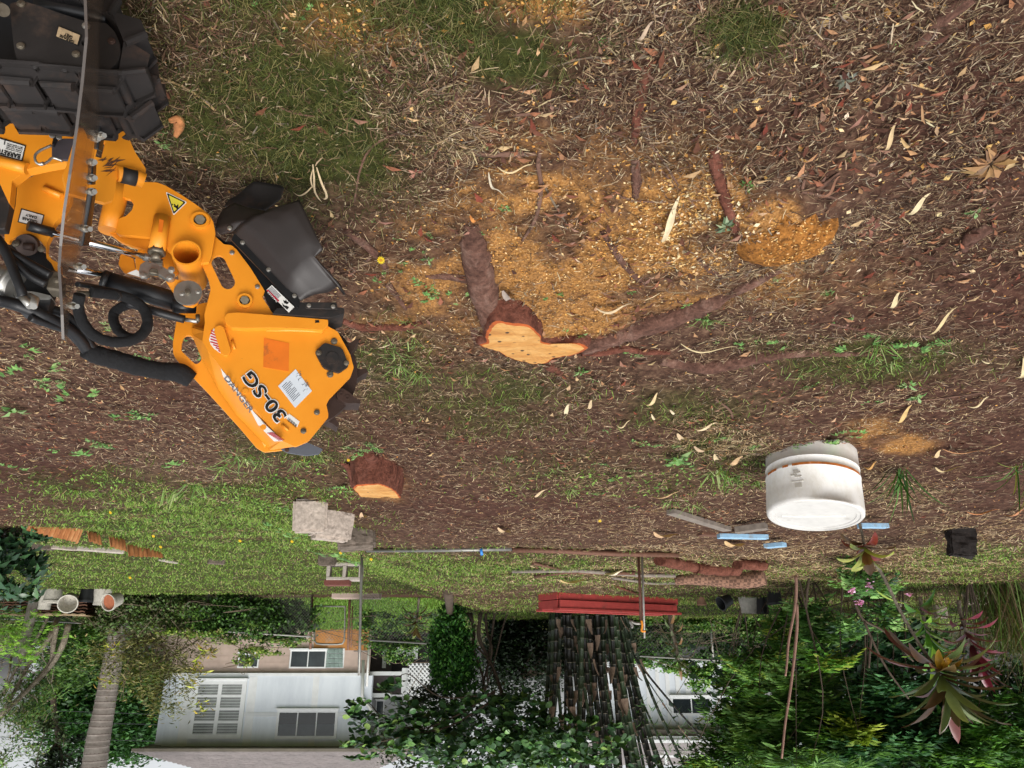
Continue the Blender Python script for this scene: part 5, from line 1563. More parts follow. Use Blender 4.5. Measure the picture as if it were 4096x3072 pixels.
pole('stake', 'tall thin grey pole standing beside the hollow block', [a - np.array([0, 0, .05]), A(*z2(651, 500), a[1]), A(*z2(644, 830), a[1]), A(*z2(638, 1085), a[1])], .014, M_GALV, 'stake')
def lying(name, label, pts, r, mat, cat='pipe', grp='pipes and poles lying on the ground', lift=1.0):
 P = []
 for x, y in pts:
  q = on_ground(x, y); q[2] += r * lift; P.append(q)
 m = MB(); m.tube(P, r, 7, True, True)
 o = m.build(name, mat, None, P[0]); tag(o, label, cat, grp); return o
lying('pipe', 'long thin grey pipe lying across the yard behind the mossy block', [z2(690, 288), z2(1120, 292), z2(1585, 293)], .016, M_GALV)
o = lying('pipe', 'dark pipe lying in straw with a blue cap toward the pipe stake', [z3(0, 293), z3(300, 300), z3(640, 318), z3(1030, 322)], .022, M_RUSTPIPE)
lying('pipe_coupling', 'small bright blue pipe coupling on the thin grey pipe', [z2(1388, 292), z2(1404, 292)], .03, pm('blue plastic', '#2f7fd0', .4, .05), 'coupling', None)
lying('pole', 'long pale bamboo pole lying in the straw short of the red planter', [z3(0, 425), z3(400, 425), z3(790, 445), z3(1010, 446)], .02, M_GREY, 'pole')
lying('pole', 'dark twin pole lying just behind the pale bamboo pole', [z3(140, 458), z3(330, 440), z3(760, 436)], .018, M_RUSTPIPE, 'pole')
lying('pole', 'short pole slanting through the straw to the far side of the pipe stake', [z3(620, 465), z3(860, 500), z3(1030, 512)], .016, M_GREY, 'pole')
lying('pole', 'thin stick leaning in the straw between two dark poles', [z3(130, 375), z3(300, 410)], .014, M_RUSTPIPE, 'pole')
lying('fallen_branch', 'reddish bare stick lying by the planter end', [z3(640, 525), z3(790, 580)], .016, M_REDBARK, 'branch', None)
def roll():
 a = on_ground(*z3(1010, 455)); b = on_ground(*z3(1560, 430))
 d = np.linalg.norm(a - CAM)
 M_NET, nt, bs = new_mat('brown mesh cloth')
 v = nt.nodes.new('ShaderNodeTexChecker'); v.inputs['Scale'].default_value = 34
 tc_ = nt.nodes.new('ShaderNodeTexCoord'); nt.links.new(tc_.outputs['Object'], v.inputs['Vector'])
 nt.links.new(mixc(nt, v.outputs['Fac'], lin('#5f4436'), lin('#8a6753')), bs.inputs['Base Color'])
 bs.inputs['Roughness'].default_value = .9
 P = [a + (b - a) * k / 5 + np.array([0, 0, .07 - .02 * math.sin(k * 1.3)]) for k in range(6)]
 m = rough_tube(P, [.055, .085, .09, .095, .10, .10], 14, 5, .12, 3)
 o = m.build('mesh_roll', M_NET, None, a); tag(o, 'roll of brown woven mesh lying beyond the blue boards', 'roll')
 for (x0, y0, x1, y1, r, lab) in ((1130, 390, 1390, 412, .07, 'flat rotten log in front of the mesh roll'), (915, 355, 1150, 395, .06, 'dark crumbling log under the thin pipe end'), (1390, 365, 1550, 380, .06, 'brown rotten log nearest the white bucket behind it')):
  a = on_ground(*z3(x0, y0)); b = on_ground(*z3(x1, y1))
  P = [a + (b - a) * k / 3 + np.array([0, 0, r * .5]) for k in range(4)]
  m = rough_tube(P, r, 10, 5, .3, int(x0)); o = m.build('log', M_REDBARK, None, a); tag(o, lab, 'log', 'rotten logs by the mesh roll')
roll()
M_BLUE = pm('flaking blue paint', '#8fb6d2', .75, .12, 25, 0, .2, '#8a8378', .2)
def plank(name, label, a, b, wd, th, mat, cat='board', grp='old boards behind the bucket', dz=.02):
 a = on_ground(*a); b = on_ground(*b); a[2] += dz; b[2] += dz
 e = b - a; n_ = np.cross(e, (0, 0, 1.0)); n_ /= np.linalg.norm(n_)
 up = np.cross(n_, e); up /= np.linalg.norm(up)
 m = MB(); m.box((a + b) / 2, e, n_ * wd, up * th); o = m.build(name, mat, None, a, True, .003); tag(o, label, cat, grp)
plank('board', 'long flaking blue board sticking out past the bucket toward the planter', zB(-60, 1030), zB(330, 1040), .055, .03, M_BLUE, dz=.05)
plank('board', 'short blue board lying behind the grey plank', zB(320, 1110), zB(470, 1090), .07, .03, M_BLUE, dz=.05)
plank('board', 'thin blue board end showing between the bucket and the sedge', zB(1070, 940), zB(1290, 960), .045, .03, M_BLUE, dz=.06)
plank('board', 'grey split plank with a charred end lying in mulch', z3(980, 60), z3(1330, 160), .06, .03, M_GREY, dz=.02)
plank('board', 'weathered plank leaning against the bucket', z3(1380, 130), z3(1570, 110), .08, .04, M_GREY, dz=.05)
plank('board', 'dark wet plank under the blue boards', z3(1160, 200), z3(1560, 215), .08, .03, M_RUSTPIPE, dz=.01)
def pot(name, label, px, py, wpx, hpx, mat, cat='flower pot', grp=None, taper=.78, tilt=(0, 0), rim=True, inside=None, up=1):
 c = on_ground(px, py); d = np.linalg.norm(c - CAM)
 r = wpx * .5 * d / FPX; h = hpx * d / FPX
 T = np.array(Matrix.Rotation(tilt[0], 3, 'X') @ Matrix.Rotation(tilt[1], 3, 'Y'))
 t = thing(name, label, cat, c, grp)
 n = 24
 r0, r1 = (r * taper, r) if up > 0 else (r, r * taper)
 prof = [(0.01, 0), (r0, 0), (r0 + (r1 - r0) * .85, h * .85)]
 if rim: prof += [(r1 * 1.06, h * .85), (r1 * 1.06, h), (r1 * .95, h)]
 else: prof += [(r1, h), (r1 * .93, h)]
 prof += [(r1 * .9, h * .7), (r0 * .8, h * .1), (.01, h * .1)]
 V = []; F = []
 off = np.array([0, 0, r * abs(math.sin(tilt[0])) + r * abs(math.sin(tilt[1]))])
 for q, z in prof:
  for j in range(n):
   a = 2 * math.pi * j / n
   V.append(c + off + T @ np.array([q * math.cos(a), q * math.sin(a), z]))
 for k in range(len(prof) - 1):
  for j in range(n): F.append((k * n + j, k * n + (j + 1) % n, (k + 1) * n + (j + 1) % n, (k + 1) * n + j))
 m = MB(); m.add(V, F, True); o = m.build('pot_wall', mat, t)
 md = o.modifiers.new('edge', 'EDGE_SPLIT'); md.split_angle = rad(40)
 if inside:
  m = MB(); m.disc(c + off + T @ np.array([0, 0, h * .82]), T @ np.array([0, 0, 1.0]), r1 * .9, .004, 20); m.build('soil_fill', inside, t)
 return t
M_WHITEPOT = pm('dirty white plaster', '#b9b4a8', .8, .15, 25, 0, .2, '#6f695d', .15)
pot('urn', 'pale plaster urn with a moulded rim beyond the mesh roll', *z3(1470, 605), 82, 56, M_WHITEPOT, 'urn', None, .78, (0, 0), True, None, -1)
pot('flower_pot', 'black ribbed plastic pot tipped on its side by the mesh roll', *z3(1340, 545), 50, 44, M_BLACKP, grp='black plastic pots', tilt=(rad(40), rad(60)))
pot('flower_pot', 'black plastic pot standing behind the pale urn', *z3(1545, 600), 46, 58, M_BLACKP, grp='black plastic pots')
pot('flower_pot', 'squat black plastic pot beyond the bucket at the lawn edge', *z4(35, 565), 56, 46, M_BLACKP, grp='black plastic pots')
pot('flower_pot', 'black plastic pot holding a pink flowering bush', *z4(690, 570), 44, 40, M_BLACKP, grp='black plastic pots')
pot('flower_pot', 'tall black plastic tub cut off by the picture edge', *z4(1590, 600), 60, 130, M_BLACKP, grp='black plastic pots')
pot('flower_pot', 'small worn terracotta pot standing in straw past the planter', *z3(1170, 600), 34, 30, pm('old terracotta', '#8c6a55', .9, .2), grp=None)
M_CREAM = pm('cream pot', '#b3aea2', .8, .15, 25, 0, .2, '#6d685c', .18)
M_TERRA = pm('terracotta', '#9a5a3c', .9, .15)
pot('flower_pot', 'cream pot fallen over showing its terracotta inside', *z1(745, 545), 56, 46, M_CREAM, grp='pots in a row by the fence', tilt=(rad(70), rad(15)), inside=M_TERRA)
pot('flower_pot', 'cream ribbed pot under the fence post', *z1(640, 552), 58, 52, M_CREAM, grp='pots in a row by the fence', up=-1)
pot('flower_pot', 'black pot between two pale pots by the fence', *z1(545, 550), 50, 44, M_BLACKP, grp='pots in a row by the fence')
pot('flower_pot', 'grey tipped pot ringed with weeds by the fence', *z1(450, 548), 58, 44, M_CREAM, grp='pots in a row by the fence', tilt=(rad(65), rad(-20)))
pot('flower_pot', 'pale pot with a red flower in the row by the fence', *z1(340, 550), 58, 44, M_CREAM, grp='pots in a row by the fence')
pot('flower_pot', 'upturned pale tub at the foot of the corrugated sheet', *z1(296, 556), 44, 60, M_CREAM, grp='pots in a row by the fence', up=-1)
M_RUSTY, nt, bs = new_mat('rusted corrugated iron')
n_ = noise(nt, 6, 7, scaled_vec(nt, 1, 1, .5), .7)
c = ramp(nt, n_, [(.3, lin('#6b4224')), (.5, lin('#9a6234')), (.62, lin('#a9794a')), (.78, lin('#a89c90'))])
nt.links.new(c, bs.inputs['Base Color']); bs.inputs['Roughness'].default_value = .75; bs.inputs['Metallic'].default_value = .15
def corrugated(label, a, b, hpx0, hpx1, waves, lean=.06, grp='corrugated edging sheets on the bank', mat=None):
 a = on_ground(*a); b = on_ground(*b)
 d = np.linalg.norm((a + b) / 2 - CAM)
 h0 = hpx0 * d / FPX; h1 = hpx1 * d / FPX
 e = b - a; L = np.linalg.norm(e); e /= L
 nrm = np.cross(e, (0, 0, 1.0)); nrm /= np.linalg.norm(nrm)
 if nrm[1] > 0: nrm = -nrm
 k = waves * 6
 V = []; F = []
 for th in (0, .004):
  for i in range(k + 1):
   s = i / k
   w = .016 * math.sin(i / 6 * 2 * math.pi)
   h = (h0 + (h1 - h0) * s) * (1 + .10 * math.sin(i * .9) * (rng.random()))
   p = a + e * L * s + nrm * (w + th)
   V.append(p - np.array([0, 0, .05])); V.append(p + np.array([0, 0, h]) - nrm * lean)
 q = 2 * (k + 1)
 for i in range(k):
  F.append((2 * i, 2 * i + 2, 2 * i + 3, 2 * i + 1)); F.append((q + 2 * i, q + 2 * i + 1, q + 2 * i + 3, q + 2 * i + 2))
  F.append((2 * i + 1, 2 * i + 3, q + 2 * i + 3, q + 2 * i + 1))
 m = MB(); m.add(V, F, True); o = m.build('corrugated_sheet', mat or M_RUSTY, None, a, False); tag(o, label, 'metal sheet', grp)
corrugated('longest rusty corrugated sheet edging the bank above the lower lawn', z1(190, 160), z1(520, 190), 14, 46, 11)
corrugated('small curled rusty sheet next to the longest one', z1(530, 195), z1(600, 215), 34, 36, 3)
corrugated('grey and rust streaked corrugated sheet in the bank', z1(665, 225), z1(760, 245), 38, 40, 4)
corrugated('rusty corrugated sheet sloping into weeds at the bank end', z1(780, 265), z1(985, 320), 40, 22, 8)
def kerb(label, a, b, hpx, mat):
 a = on_ground(*a); b = on_ground(*b); d = np.linalg.norm(a - CAM); h = hpx * d / FPX
 e = b - a; n_ = np.cross(e, (0, 0, 1.0)); n_ /= np.linalg.norm(n_)
 m = MB(); m.box((a + b) / 2 + np.array([0, 0, h * .4]), e, n_ * .1, np.array([0, 0, h * 1.2])); o = m.build('kerb_stone', mat, None, a, True, .01); tag(o, label, 'kerb stone', 'kerb stones edging the lower lawn')
kerb('dark kerb stone at the foot of the rusty sheets', z1(215, 275), z1(335, 285), 18, M_CONCD)
kerb('grey kerb stone between the dark one and the pale slab', z1(340, 280), z1(470, 295), 14, M_CONC)
kerb('long pale concrete slab edging the lower lawn', z1(475, 292), z1(770, 305), 14, M_CONCL)
kerb('short pale board lying at the bank end', z1(1000, 370), z1(1090, 385), 6, M_CONCL)
kerb('dark rock edge sunk in the lawn beside the brick strip', z1(1290, 370), z1(1390, 375), 16, M_CONCD)
def iron_stack():
 a = A(*z1(60, 640), 21.2); b = A(*z1(585, 640), 21.4)
 base = np.array([a[0], a[1], float(terrain(a[0], a[1]))])
 t = thing('iron_stack', 'stack of rusty corrugated iron sheets behind the flower pots', 'sheet stack', base)
 M_DR = pm('dark rust', '#6a4a38', .85, .35, 5, 0, .2, '#3a2a22', .2)
 for k in range(7):
  z = k * .075
  m = MB()
  kk = 40
  V = []; F = []
  for i in range(kk + 1):
   s = i / kk
   p = a + (b - a) * s; p[2] = A(*z1(300, 605), 21.3)[2] - .02 + z + .012 * math.sin(s * 9 + k)
   V += [p + np.array([.0, -.35 + .05 * math.sin(k * 2.1), .012 * math.sin(i * 1.6)]), p + np.array([0, .5, .012 * math.sin(i * 1.6)]), p + np.array([0, -.35 + .05 * math.sin(k * 2.1), .03 + .012 * math.sin(i * 1.6)]), p + np.array([0, .5, .03 + .012 * math.sin(i * 1.6)])]
  for i in range(kk):
   q = 4 * i
   F += [(q, q + 4, q + 6, q + 2), (q + 2, q + 6, q + 7, q + 3), (q, q + 1, q + 5, q + 4)]
  m.add(V, F); m.build('sheet', M_DR if k < 6 else pm('pale timber', '#a08a6c', .9, .2), t, None, False)
iron_stack()
for (x, y, w, h, lab) in ((1340, 600, 150, 62, 'big flat topped grey rock behind the red leaved plant'), (1070, 690, 60, 60, 'small rounded grey rock under the green leaved plant'), (830, 640, 40, 30, 'brown stone sunk in the lawn near the pink flowers')):
 q = on_ground(*z4(x, y - h * .6)); d = np.linalg.norm(q - CAM)
 ww = w * .646 * d / FPX; hh = h * .646 * d / FPX * 1.15
 o = rough_box('rock', q + np.array([0, ww * .25, hh * .35]), (ww, ww * .6, hh), rad(rng.random() * 20 - 10), (rad(4), rad(3)), M_CONC, None, q, ww * .09, 6); tag(o, lab, 'rock')
q = on_ground(*z4(1200, 165)); d = np.linalg.norm(q - CAM); ww = 80 * d / FPX; hh = 100 * d / FPX
o = rough_box('root_clod', q + np.array([0, ww * .3, hh * .45]), (ww, ww * .7, hh), .2, (0, rad(6)), pm('black root clod', '#1c1512', .95, .5, 60, 0, .8), None, q, .02, 8)
tag(o, 'black clod of potting soil and roots standing in the straw', 'soil clod')
# ------------------------------------------------------------------ the stump grinder
zA = zmap(0, 0, .4822)
zBB = zmap(0, 700, .4822)
zC = zmap(600, 600, .4219)
zD = zmap(600, 1200, .4219)
def mm_(zf, lst):
 return [zf(x, y) for x, y in lst]
KH = .70        # how near the head stands, as a share of a first guess
def A2(px, py, Y):
 return A(px, py, Y * KH)
class Plane:
 """a vertical sheet-metal plane standing in the yard, through two looked-at points"""
 def __init__(s, pa, Ya, pb, Yb, k=1.0):
  a = A(*pa, Ya * k); b = A(*pb, Yb * k)
  d = b - a; d[2] = 0; d /= np.linalg.norm(d)
  n = np.array([d[1], -d[0], 0.0])
  if n[1] > 0: n = -n
  s.n = n; s.o = a; s.k = k
 def P(s, px, py, off=0.0):
  d = ray(px, py)
  t = ((s.o + s.n * off * s.k - CAM) @ s.n) / (d @ s.n)
  return CAM + d * t
 def back(s, k):
  q = Plane.__new__(Plane); q.n = s.n; q.o = s.o - s.n * k * s.k; q.k = s.k; return q
def rounded(poly, r=.28, k=4):
 """round the corners of a px outline a little"""
 out = []
 n = len(poly)
 for i in range(n):
  p0 = np.array(poly[i - 1], float); p = np.array(poly[i], float); p1 = np.array(poly[(i + 1) % n], float)
  l = min(np.linalg.norm(p - p0), np.linalg.norm(p1 - p))
  c = min(l * r, 14)
  a = p + (p0 - p) / (np.linalg.norm(p0 - p) + 1e-6) * c
  b = p + (p1 - p) / (np.linalg.norm(p1 - p) + 1e-6) * c
  for j in range(k + 1):
   t = j / k
   out.append(tuple((1 - t) ** 2 * a + 2 * t * (1 - t) * p + t * t * b))
 return out
def circ(x, y, r, n=24, ry=None):
 return [(x + r * math.cos(2 * math.pi * i / n), y + (ry or r) * math.sin(2 * math.pi * i / n)) for i in range(n)]
def capsule(x0, y0, x1, y1, r, n=10):
 a = math.atan2(y1 - y0, x1 - x0)
 return [(x1 + r * math.cos(a - math.pi / 2 + math.pi * i / n), y1 + r * math.sin(a - math.pi / 2 + math.pi * i / n)) for i in range(n + 1)] + \
   [(x0 + r * math.cos(a + math.pi / 2 + math.pi * i / n), y0 + r * math.sin(a + math.pi / 2 + math.pi * i / n)) for i in range(n + 1)]
def plate(name, poly, pl, th, mat, parent, holes=(), off=0.0, bevel=.0025):
 """sheet cut to an outline with holes; front face on the plane, thickness going away from the viewer"""
 th = th * pl.k
 loops = [[pl.P(x, y, off) for x, y in poly]] + [[pl.P(x, y, off) for x, y in h] for h in holes]
 tri = tessellate_polygon([[Vector([float(c) for c in p]) for p in lp] for lp in loops])
 flat = [p for lp in loops for p in lp]
 n = len(flat)
 V = flat + [p - pl.n * th for p in flat]
 F = [tuple(t) for t in tri] + [tuple(n + i for i in t[::-1]) for t in tri]
 o = 0
 for lp in loops:
  k = len(lp)
  for i in range(k):
   F.append((o + i, o + (i + 1) % k, n + o + (i + 1) % k, n + o + i))
  o += k
 m = MB(); m.add(V, F)
 ob = m.build(name, mat, parent)
 if bevel:
  md = ob.modifiers.new('edge', 'BEVEL'); md.width = bevel; md.segments = 2; md.limit_method = 'ANGLE'; md.angle_limit = rad(50)
 return ob
def loft(name, pa, pla, pb, plb, mat, parent, caps=True, closed=True):
 a = [pla.P(x, y) for x, y in pa]; b = [plb.P(x, y) for x, y in pb]
 n = len(a)
 F = [(i, (i + 1) % n, n + (i + 1) % n, n + i) for i in range(n if closed else n - 1)]
 if caps: F += [tuple(range(n)), tuple(range(n, 2 * n))[::-1]]
 m = MB(); m.add(a + b, F)
 return m.build(name, mat, parent)
def bolt(parent, pl, x, y, rpx, off=0.0, mat=None, washer=True, name='bolt', h=.55):
 c = pl.P(x, y, off); r = rpx * np.linalg.norm(c - CAM) / FPX
 m = MB()
 if washer: m.disc(c - pl.n * .002, pl.n, r * 1.0, .0045, 18)
 m.disc(c, pl.n, r * .78, r * h, 6)
 return m.build(name, mat or M_ZINC, parent, None, True, .0012)
def text_obj(name, s, a, b, c, pl, off, mat, parent, bold=0.0, th=.0006):
 """lettering fitted between px points: a baseline start, b baseline end, c top of the first letter"""
 cu = bpy.data.curves.new(name, 'FONT'); cu.body = s; cu.offset = bold; cu.extrude = .0005; cu.resolution_u = 3
 to = bpy.data.objects.new(name, cu)
 COL.objects.link(to)
 me = bpy.data.meshes.new_from_object(to)
 COL.objects.unlink(to); bpy.data.objects.remove(to);
 n = len(me.vertices)
 v = np.empty(n * 3, dtype=np.float32); me.vertices.foreach_get('co', v); v = v.reshape(-1, 3).astype(float)
 w = v.max(0) - v.min(0); v = (v - v.min(0)) / np.where(w > 1e-9, w, 1)
 pa, pb, pc = pl.P(*a, off), pl.P(*b, off), pl.P(*c, off)
 W = pa + v[:, :1] * (pb - pa) + v[:, 1:2] * (pc - pa) + (v[:, 2:3] * th) * pl.n
 me.vertices.foreach_set('co', W.astype(np.float32).ravel()); me.update()
 me.materials.clear(); me.name = name
 return link_mesh(name, me, mat, parent)
def paint_mat():
 m, nt, bs = new_mat('orange machine paint')
 n = noise(nt, 7, 5)
 c = ramp(nt, n, [(.3, (.72, .245, .012)), (.7, (.82, .31, .022))])
 n2 = noise(nt, 46, 5, None, .75)
 w = ramp(nt, n2, [(.70, (0, 0, 0)), (.735, (1, 1, 1))])
 n3 = noise(nt, 5.0, 3)
 w3 = ramp(nt, n3, [(.45, (.15, .15, .15)), (.7, (1, 1, 1))])
 c = mixc(nt, mixc(nt, 1.0, w, w3, 'MULTIPLY'), c, lin('#4a2e1e'))
 n4 = noise(nt, 3.2, 9, None, .78)
 w4 = ramp(nt, n4, [(.58, (0, 0, 0)), (.74, (.45, .45, .45))])
 c = mixc(nt, w4, c, lin('#8a5327'))
 nt.links.new(c, bs.inputs['Base Color'])
 bs.inputs['Roughness'].default_value = .42
 add_bump(nt, bs, noise(nt, 160, 3), .05, .001)
 return m
M_ORANGE = paint_mat()
M_ORANGED = pm('darker orange decal', '#d9701a', .5, .08, 30, 0, .02, '#5a4632', .13)
M_ZINC = pm('zinc plated steel', '#b9b6ae', .35, .12, 60, .85, .05, '#6a5a48', .1)
M_STEEL = pm('old bolt steel', '#7a7264', .45, .2, 80, .7, .1, '#4a3829', .2)
M_BRASSY = pm('dull bolt head', '#8a8270', .5, .2, 80, .3, .1)
M_CHROME = pm('chromed rod', '#e6e6e6', .08, .02, 10, 1.0, 0)
M_BLK = pm('black painted steel', '#17181a', .42, .2, 30, 0, .05, '#3b2e27', .12)
M_BLKROUGH = pm('dusty black steel', '#201d1c', .6, .3, 25, 0, .15, '#4a3a30', .2)
M_RUBBER = pm('black rubber', '#1e1a19', .8, .35, 14, 0, .3, '#4d382b', .2)
M_RUBBER2 = pm('worn rubber flap', '#2b2523', .5, .3, 5, 0, .15, '#4d382d', .16)
M_HOSE = pm('hydraulic hose', '#141416', .5, .2, 60, 0, .15)
M_SLEEVE = pm('woven hose sleeve', '#0d0d0f', .95, .3, 120, 0, .6)
M_WHEEL = pm('rust brown steel', '#3a2922', .6, .25, 18, .2, .2, '#5e4334', .14)
M_WHITE = pm('white vinyl', '#dcdad4', .45, .04, 20, 0, 0, '#8a7a66', .07)
M_YELLOW = pm('yellow vinyl', '#d9c93f', .45, .06, 20, 0, 0, '#6f6434', .1)
M_INK = pm('black ink', '#121212', .5, .1)
M_INKGREY = pm('grey ink', '#5d6068', .5, .05)
M_REDINK = pm('red ink', '#b5243a', .5, .05)
M_PALEBLUE = pm('pale printed vinyl', '#ccd3da', .4, .06, 12, 0, 0, '#8d8a80', .06)
M_SILVER = pm('cast aluminium', '#b0aea8', .4, .08, 30, .8, .1)
HP = Plane((700, 1500), 1.98, (1430, 1500), 2.12, KH)          # side sheet of the cutter housing
BP = HP.back(-.030)                                        # boom bracket, a little nearer
RP = HP.back(.13)                                          # far side of the housing
WP = HP.back(.055)                                         # cutter wheel
MP = Plane((60, 900), 1.74, (480, 900), 1.80, KH)              # chassis front
FP = Plane((400, 600), 1.55, (600, 600), 1.62, KH)             # front corner plate
TP = Plane((0, 300), .90, (520, 300), .93)                 # outside of the near track
UPn = Plane((0, 560), 1.12, (240, 560), 1.14)              # chassis side
grinder_base = on_ground(60, 120)
gr = thing('stump_grinder', 'orange and black tracked stump grinder with its cutter head raised over the soil', 'stump grinder', grinder_base)
# -------- cutter housing
hole_slot = mm_(zC, capsule(650, 1068, 738, 1252, 68))
front_px = mm_(zC, [(480, 1060), (600, 800), (700, 893), (770, 902), (815, 935), (955, 1120), (1088, 1335), (1075, 1375), (1062, 1392), (1165, 1552)]) + \
 mm_(zD, [(1690, 172), (1672, 240), (1780, 300), (1900, 520), (1932, 640), (1900, 730), (1700, 935), (1672, 990), (1690, 1075), (1690, 1110), (1500, 1340), (1375, 1392), (1250, 1332), (1000, 1040), (800, 800), (545, 478), (495, 392), (520, 215)]) + \
 mm_(zC, [(515, 1560), (575, 1322), (555, 1230)])
plate('housing_side', rounded(front_px, .12, 2), HP, .009, M_ORANGE, gr, [hole_slot])
rear_px = mm_(zD, [(265, 110), (240, 260), (217, 400), (218, 500), (240, 550), (290, 610), (560, 890), (840, 1200), (1010, 1400), (1085, 1442), (1250, 1425), (1480, 1340), (1680, 1100), (1900, 640), (1760, 290), (1680, 180), (1100, 100), (520, 20)])
eye = mm_(zD, [(300, 415), (322, 350), (350, 335), (385, 338), (410, 362), (488, 548), (486, 572), (455, 605), (425, 605), (296, 482)])
plate('housing_back', rounded(rear_px, .15, 2), RP, .009, M_ORANGE, gr, [rounded(eye, .3, 2)])
lidf = mm_(zD, [(520, 300), (497, 392), (545, 478), (800, 800), (1000, 1040), (1250, 1332)])
lidb = mm_(zD, [(395, 260), (400, 330), (478, 520), (650, 850), (820, 1090), (1120, 1400)])
a_ = [HP.P(x, y, -.004) for x, y in lidf]; b_ = [RP.P(x, y, .006) for x, y in lidb]
k = len(a_)
V = a_ + b_; F = [(i, i + 1, k + i + 1, k + i) for i in range(k - 1)]
nl = np.cross(a_[3] - a_[2], b_[2] - a_[2]); nl /= np.linalg.norm(nl)
if nl[2] < 0: nl = -nl
V = V + [v - nl * .006 for v in V]; F += [tuple(2 * k + i for i in f[::-1]) for f in F] + [(i, i + 1, 2 * k + i + 1, 2 * k + i) for i in range(k - 1)]
m = MB(); m.add(V, F); m.build('housing_lid', M_ORANGE, gr)
e4 = [HP.P(*zD(1250, 1332), -.004), HP.P(*zD(1375, 1390), -.004), RP.P(*zD(1130, 1425), .006), RP.P(*zD(1120, 1385), .006)]
m = MB(); m.add(e4 + [p - np.array([0, 0, .008]) for p in e4], [(0, 1, 2, 3), (7, 6, 5, 4), (0, 4, 5, 1), (1, 5, 6, 2), (2, 6, 7, 3), (3, 7, 4, 0)]); m.build('housing_end', M_ORANGE, gr)
class LidPlane:
 def __init__(s, q0, q1, q2):
  n = np.cross(q1 - q0, q2 - q0); n /= np.linalg.norm(n)
  if n @ (CAM - q0) < 0: n = -n
  s.n = n; s.o = q0; s.k = KH
 P = Plane.P
LP = LidPlane(a_[2], a_[4], (b_[3] + b_[2]) / 2)
def strip_on(name, poly, pl, mat, parent, off=.002):
 return plate(name, poly, pl, .0012, mat, parent, (), off, 0)
dz = strip_on('danger_strip', mm_(zD, [(672, 655), (760, 765), (975, 1055), (1110, 1200), (1258, 1338), (1175, 1340), (1050, 1210), (905, 1060), (790, 880), (690, 720)]), LP, M_WHITE, gr, .004)
text_obj('lettering', 'DANGER', zD(702, 745), zD(945, 1072), zD(740, 712), LP, .0055, M_INKGREY, dz)
for i in range(7):
 x = 1110 + i * 17; y = 1262 + i * 11
 strip_on('red_stripe', mm_(zD, [(x, y), (x + 9, y + 6), (x + 62, y + 2 - 3 * i * .2), (x + 52, y - 6)]), LP, M_REDINK, dz, .0055)
m = MB(); m.tube([LP.P(*zD(x, y), .003) for x, y in ((600, 770), (640, 870), (790, 1080), (870, 1180), (1010, 1290), (1110, 1385))], .008 * KH, 6); m.build('weld_seam', M_ORANGE, gr)
fl = mm_(zD, [(702, 165), (735, 124), (830, 116), (1250, 150), (1688, 186), (1690, 235), (1640, 285), (1400, 270), (1110, 262), (920, 268), (770, 262), (715, 215)])
plate('stiffening_flange', rounded(fl, .2, 2), HP, .03, M_ORANGE, gr, (), .022, .006)
m = MB(); m.tube([HP.P(*zD(x, y), .004) for x, y in ((720, 240), (830, 276), (920, 272), (1100, 268), (1110, 290), (1320, 285), (1530, 292), (1640, 305))], .006 * KH, 6); m.build('weld_seam', M_ORANGE, gr)
plate('orange_decal', mm_(zD, [(1080, 360), (1320, 410), (1315, 676), (1074, 636)]), HP, .001, M_ORANGED, gr, (), .0015, 0)
pd = plate('instruction_decal', mm_(zD, [(1380, 655), (1535, 862), (1376, 1022), (1215, 815)]), HP, .001, M_PALEBLUE, gr, (), .0015, 0)
ux, uy = np.array([160., -160.]) / 226, np.array([155., 207.]) / 258     # decal axes in px
for i in range(11):
 p = np.array([1252., 822.]) + uy * (i * 17.)
 q = p + ux * (95 if i % 4 else 60)
 plate('print_line', mm_(zD, [p, q, q + uy * 5, p + uy * 5]), HP, .0006, M_INKGREY, pd, (), .0024, 0)
for i in range(26):
 p = np.array([1380., 700.]) + uy * (rng.random() * 170 + 10) + ux * (rng.random() * 70 - 20)
 v = (rng.random(2) - .5) * 60
 q = p + v; w_ = np.array([-v[1], v[0]]) / (np.linalg.norm(v) + 1e-6) * 2.6
 plate('print_line', mm_(zD, [p, q, q + w_, p + w_]), HP, .0006, M_INKGREY, pd, (), .0024, 0)
bcd = plate('barcode_decal', mm_(zD, [(1318, 1077), (1418, 1152), (1395, 1206), (1290, 1122)]), HP, .001, M_WHITE, gr, (), .0015, 0)
for i in range(13):
 x = 1312 + i * 6.6; y = 1113 + i * 5.6; w_ = 2.2 + (i * 7 % 3)
 plate('bar', mm_(zD, [(x, y), (x + w_, y + w_ * .8), (x + w_ - 12, y + 30 + w_ * .8), (x - 12, y + 30)]), HP, .0006, M_INK, bcd, (), .0024, 0)
ws = plate('striped_decal', mm_(zD, [(604, 268), (572, 330), (560, 375), (575, 420), (605, 460), (690, 520), (694, 500), (650, 370), (622, 300)]), HP, .001, M_WHITE, gr, (), .0015, 0)
for i in range(8):
 x0 = 600 - 4 * i + (i > 4) * (i - 4) * 26; y0 = 285 + i * 27
 plate('red_stripe', mm_(zD, [(max(562, x0 - 22 + i * 3), y0 - 2), (620 + i * 9.5, y0 + 22), (622 + i * 9.5, y0 + 34), (max(564, x0 - 24 + i * 3), y0 + 9)]), HP, .0006, M_REDINK, ws, (), .0024, 0)
plate('boss', mm_(zD, capsule(658, 290, 715, 476, 50)), HP, .012, M_ORANGE, gr, (), .012, .004)
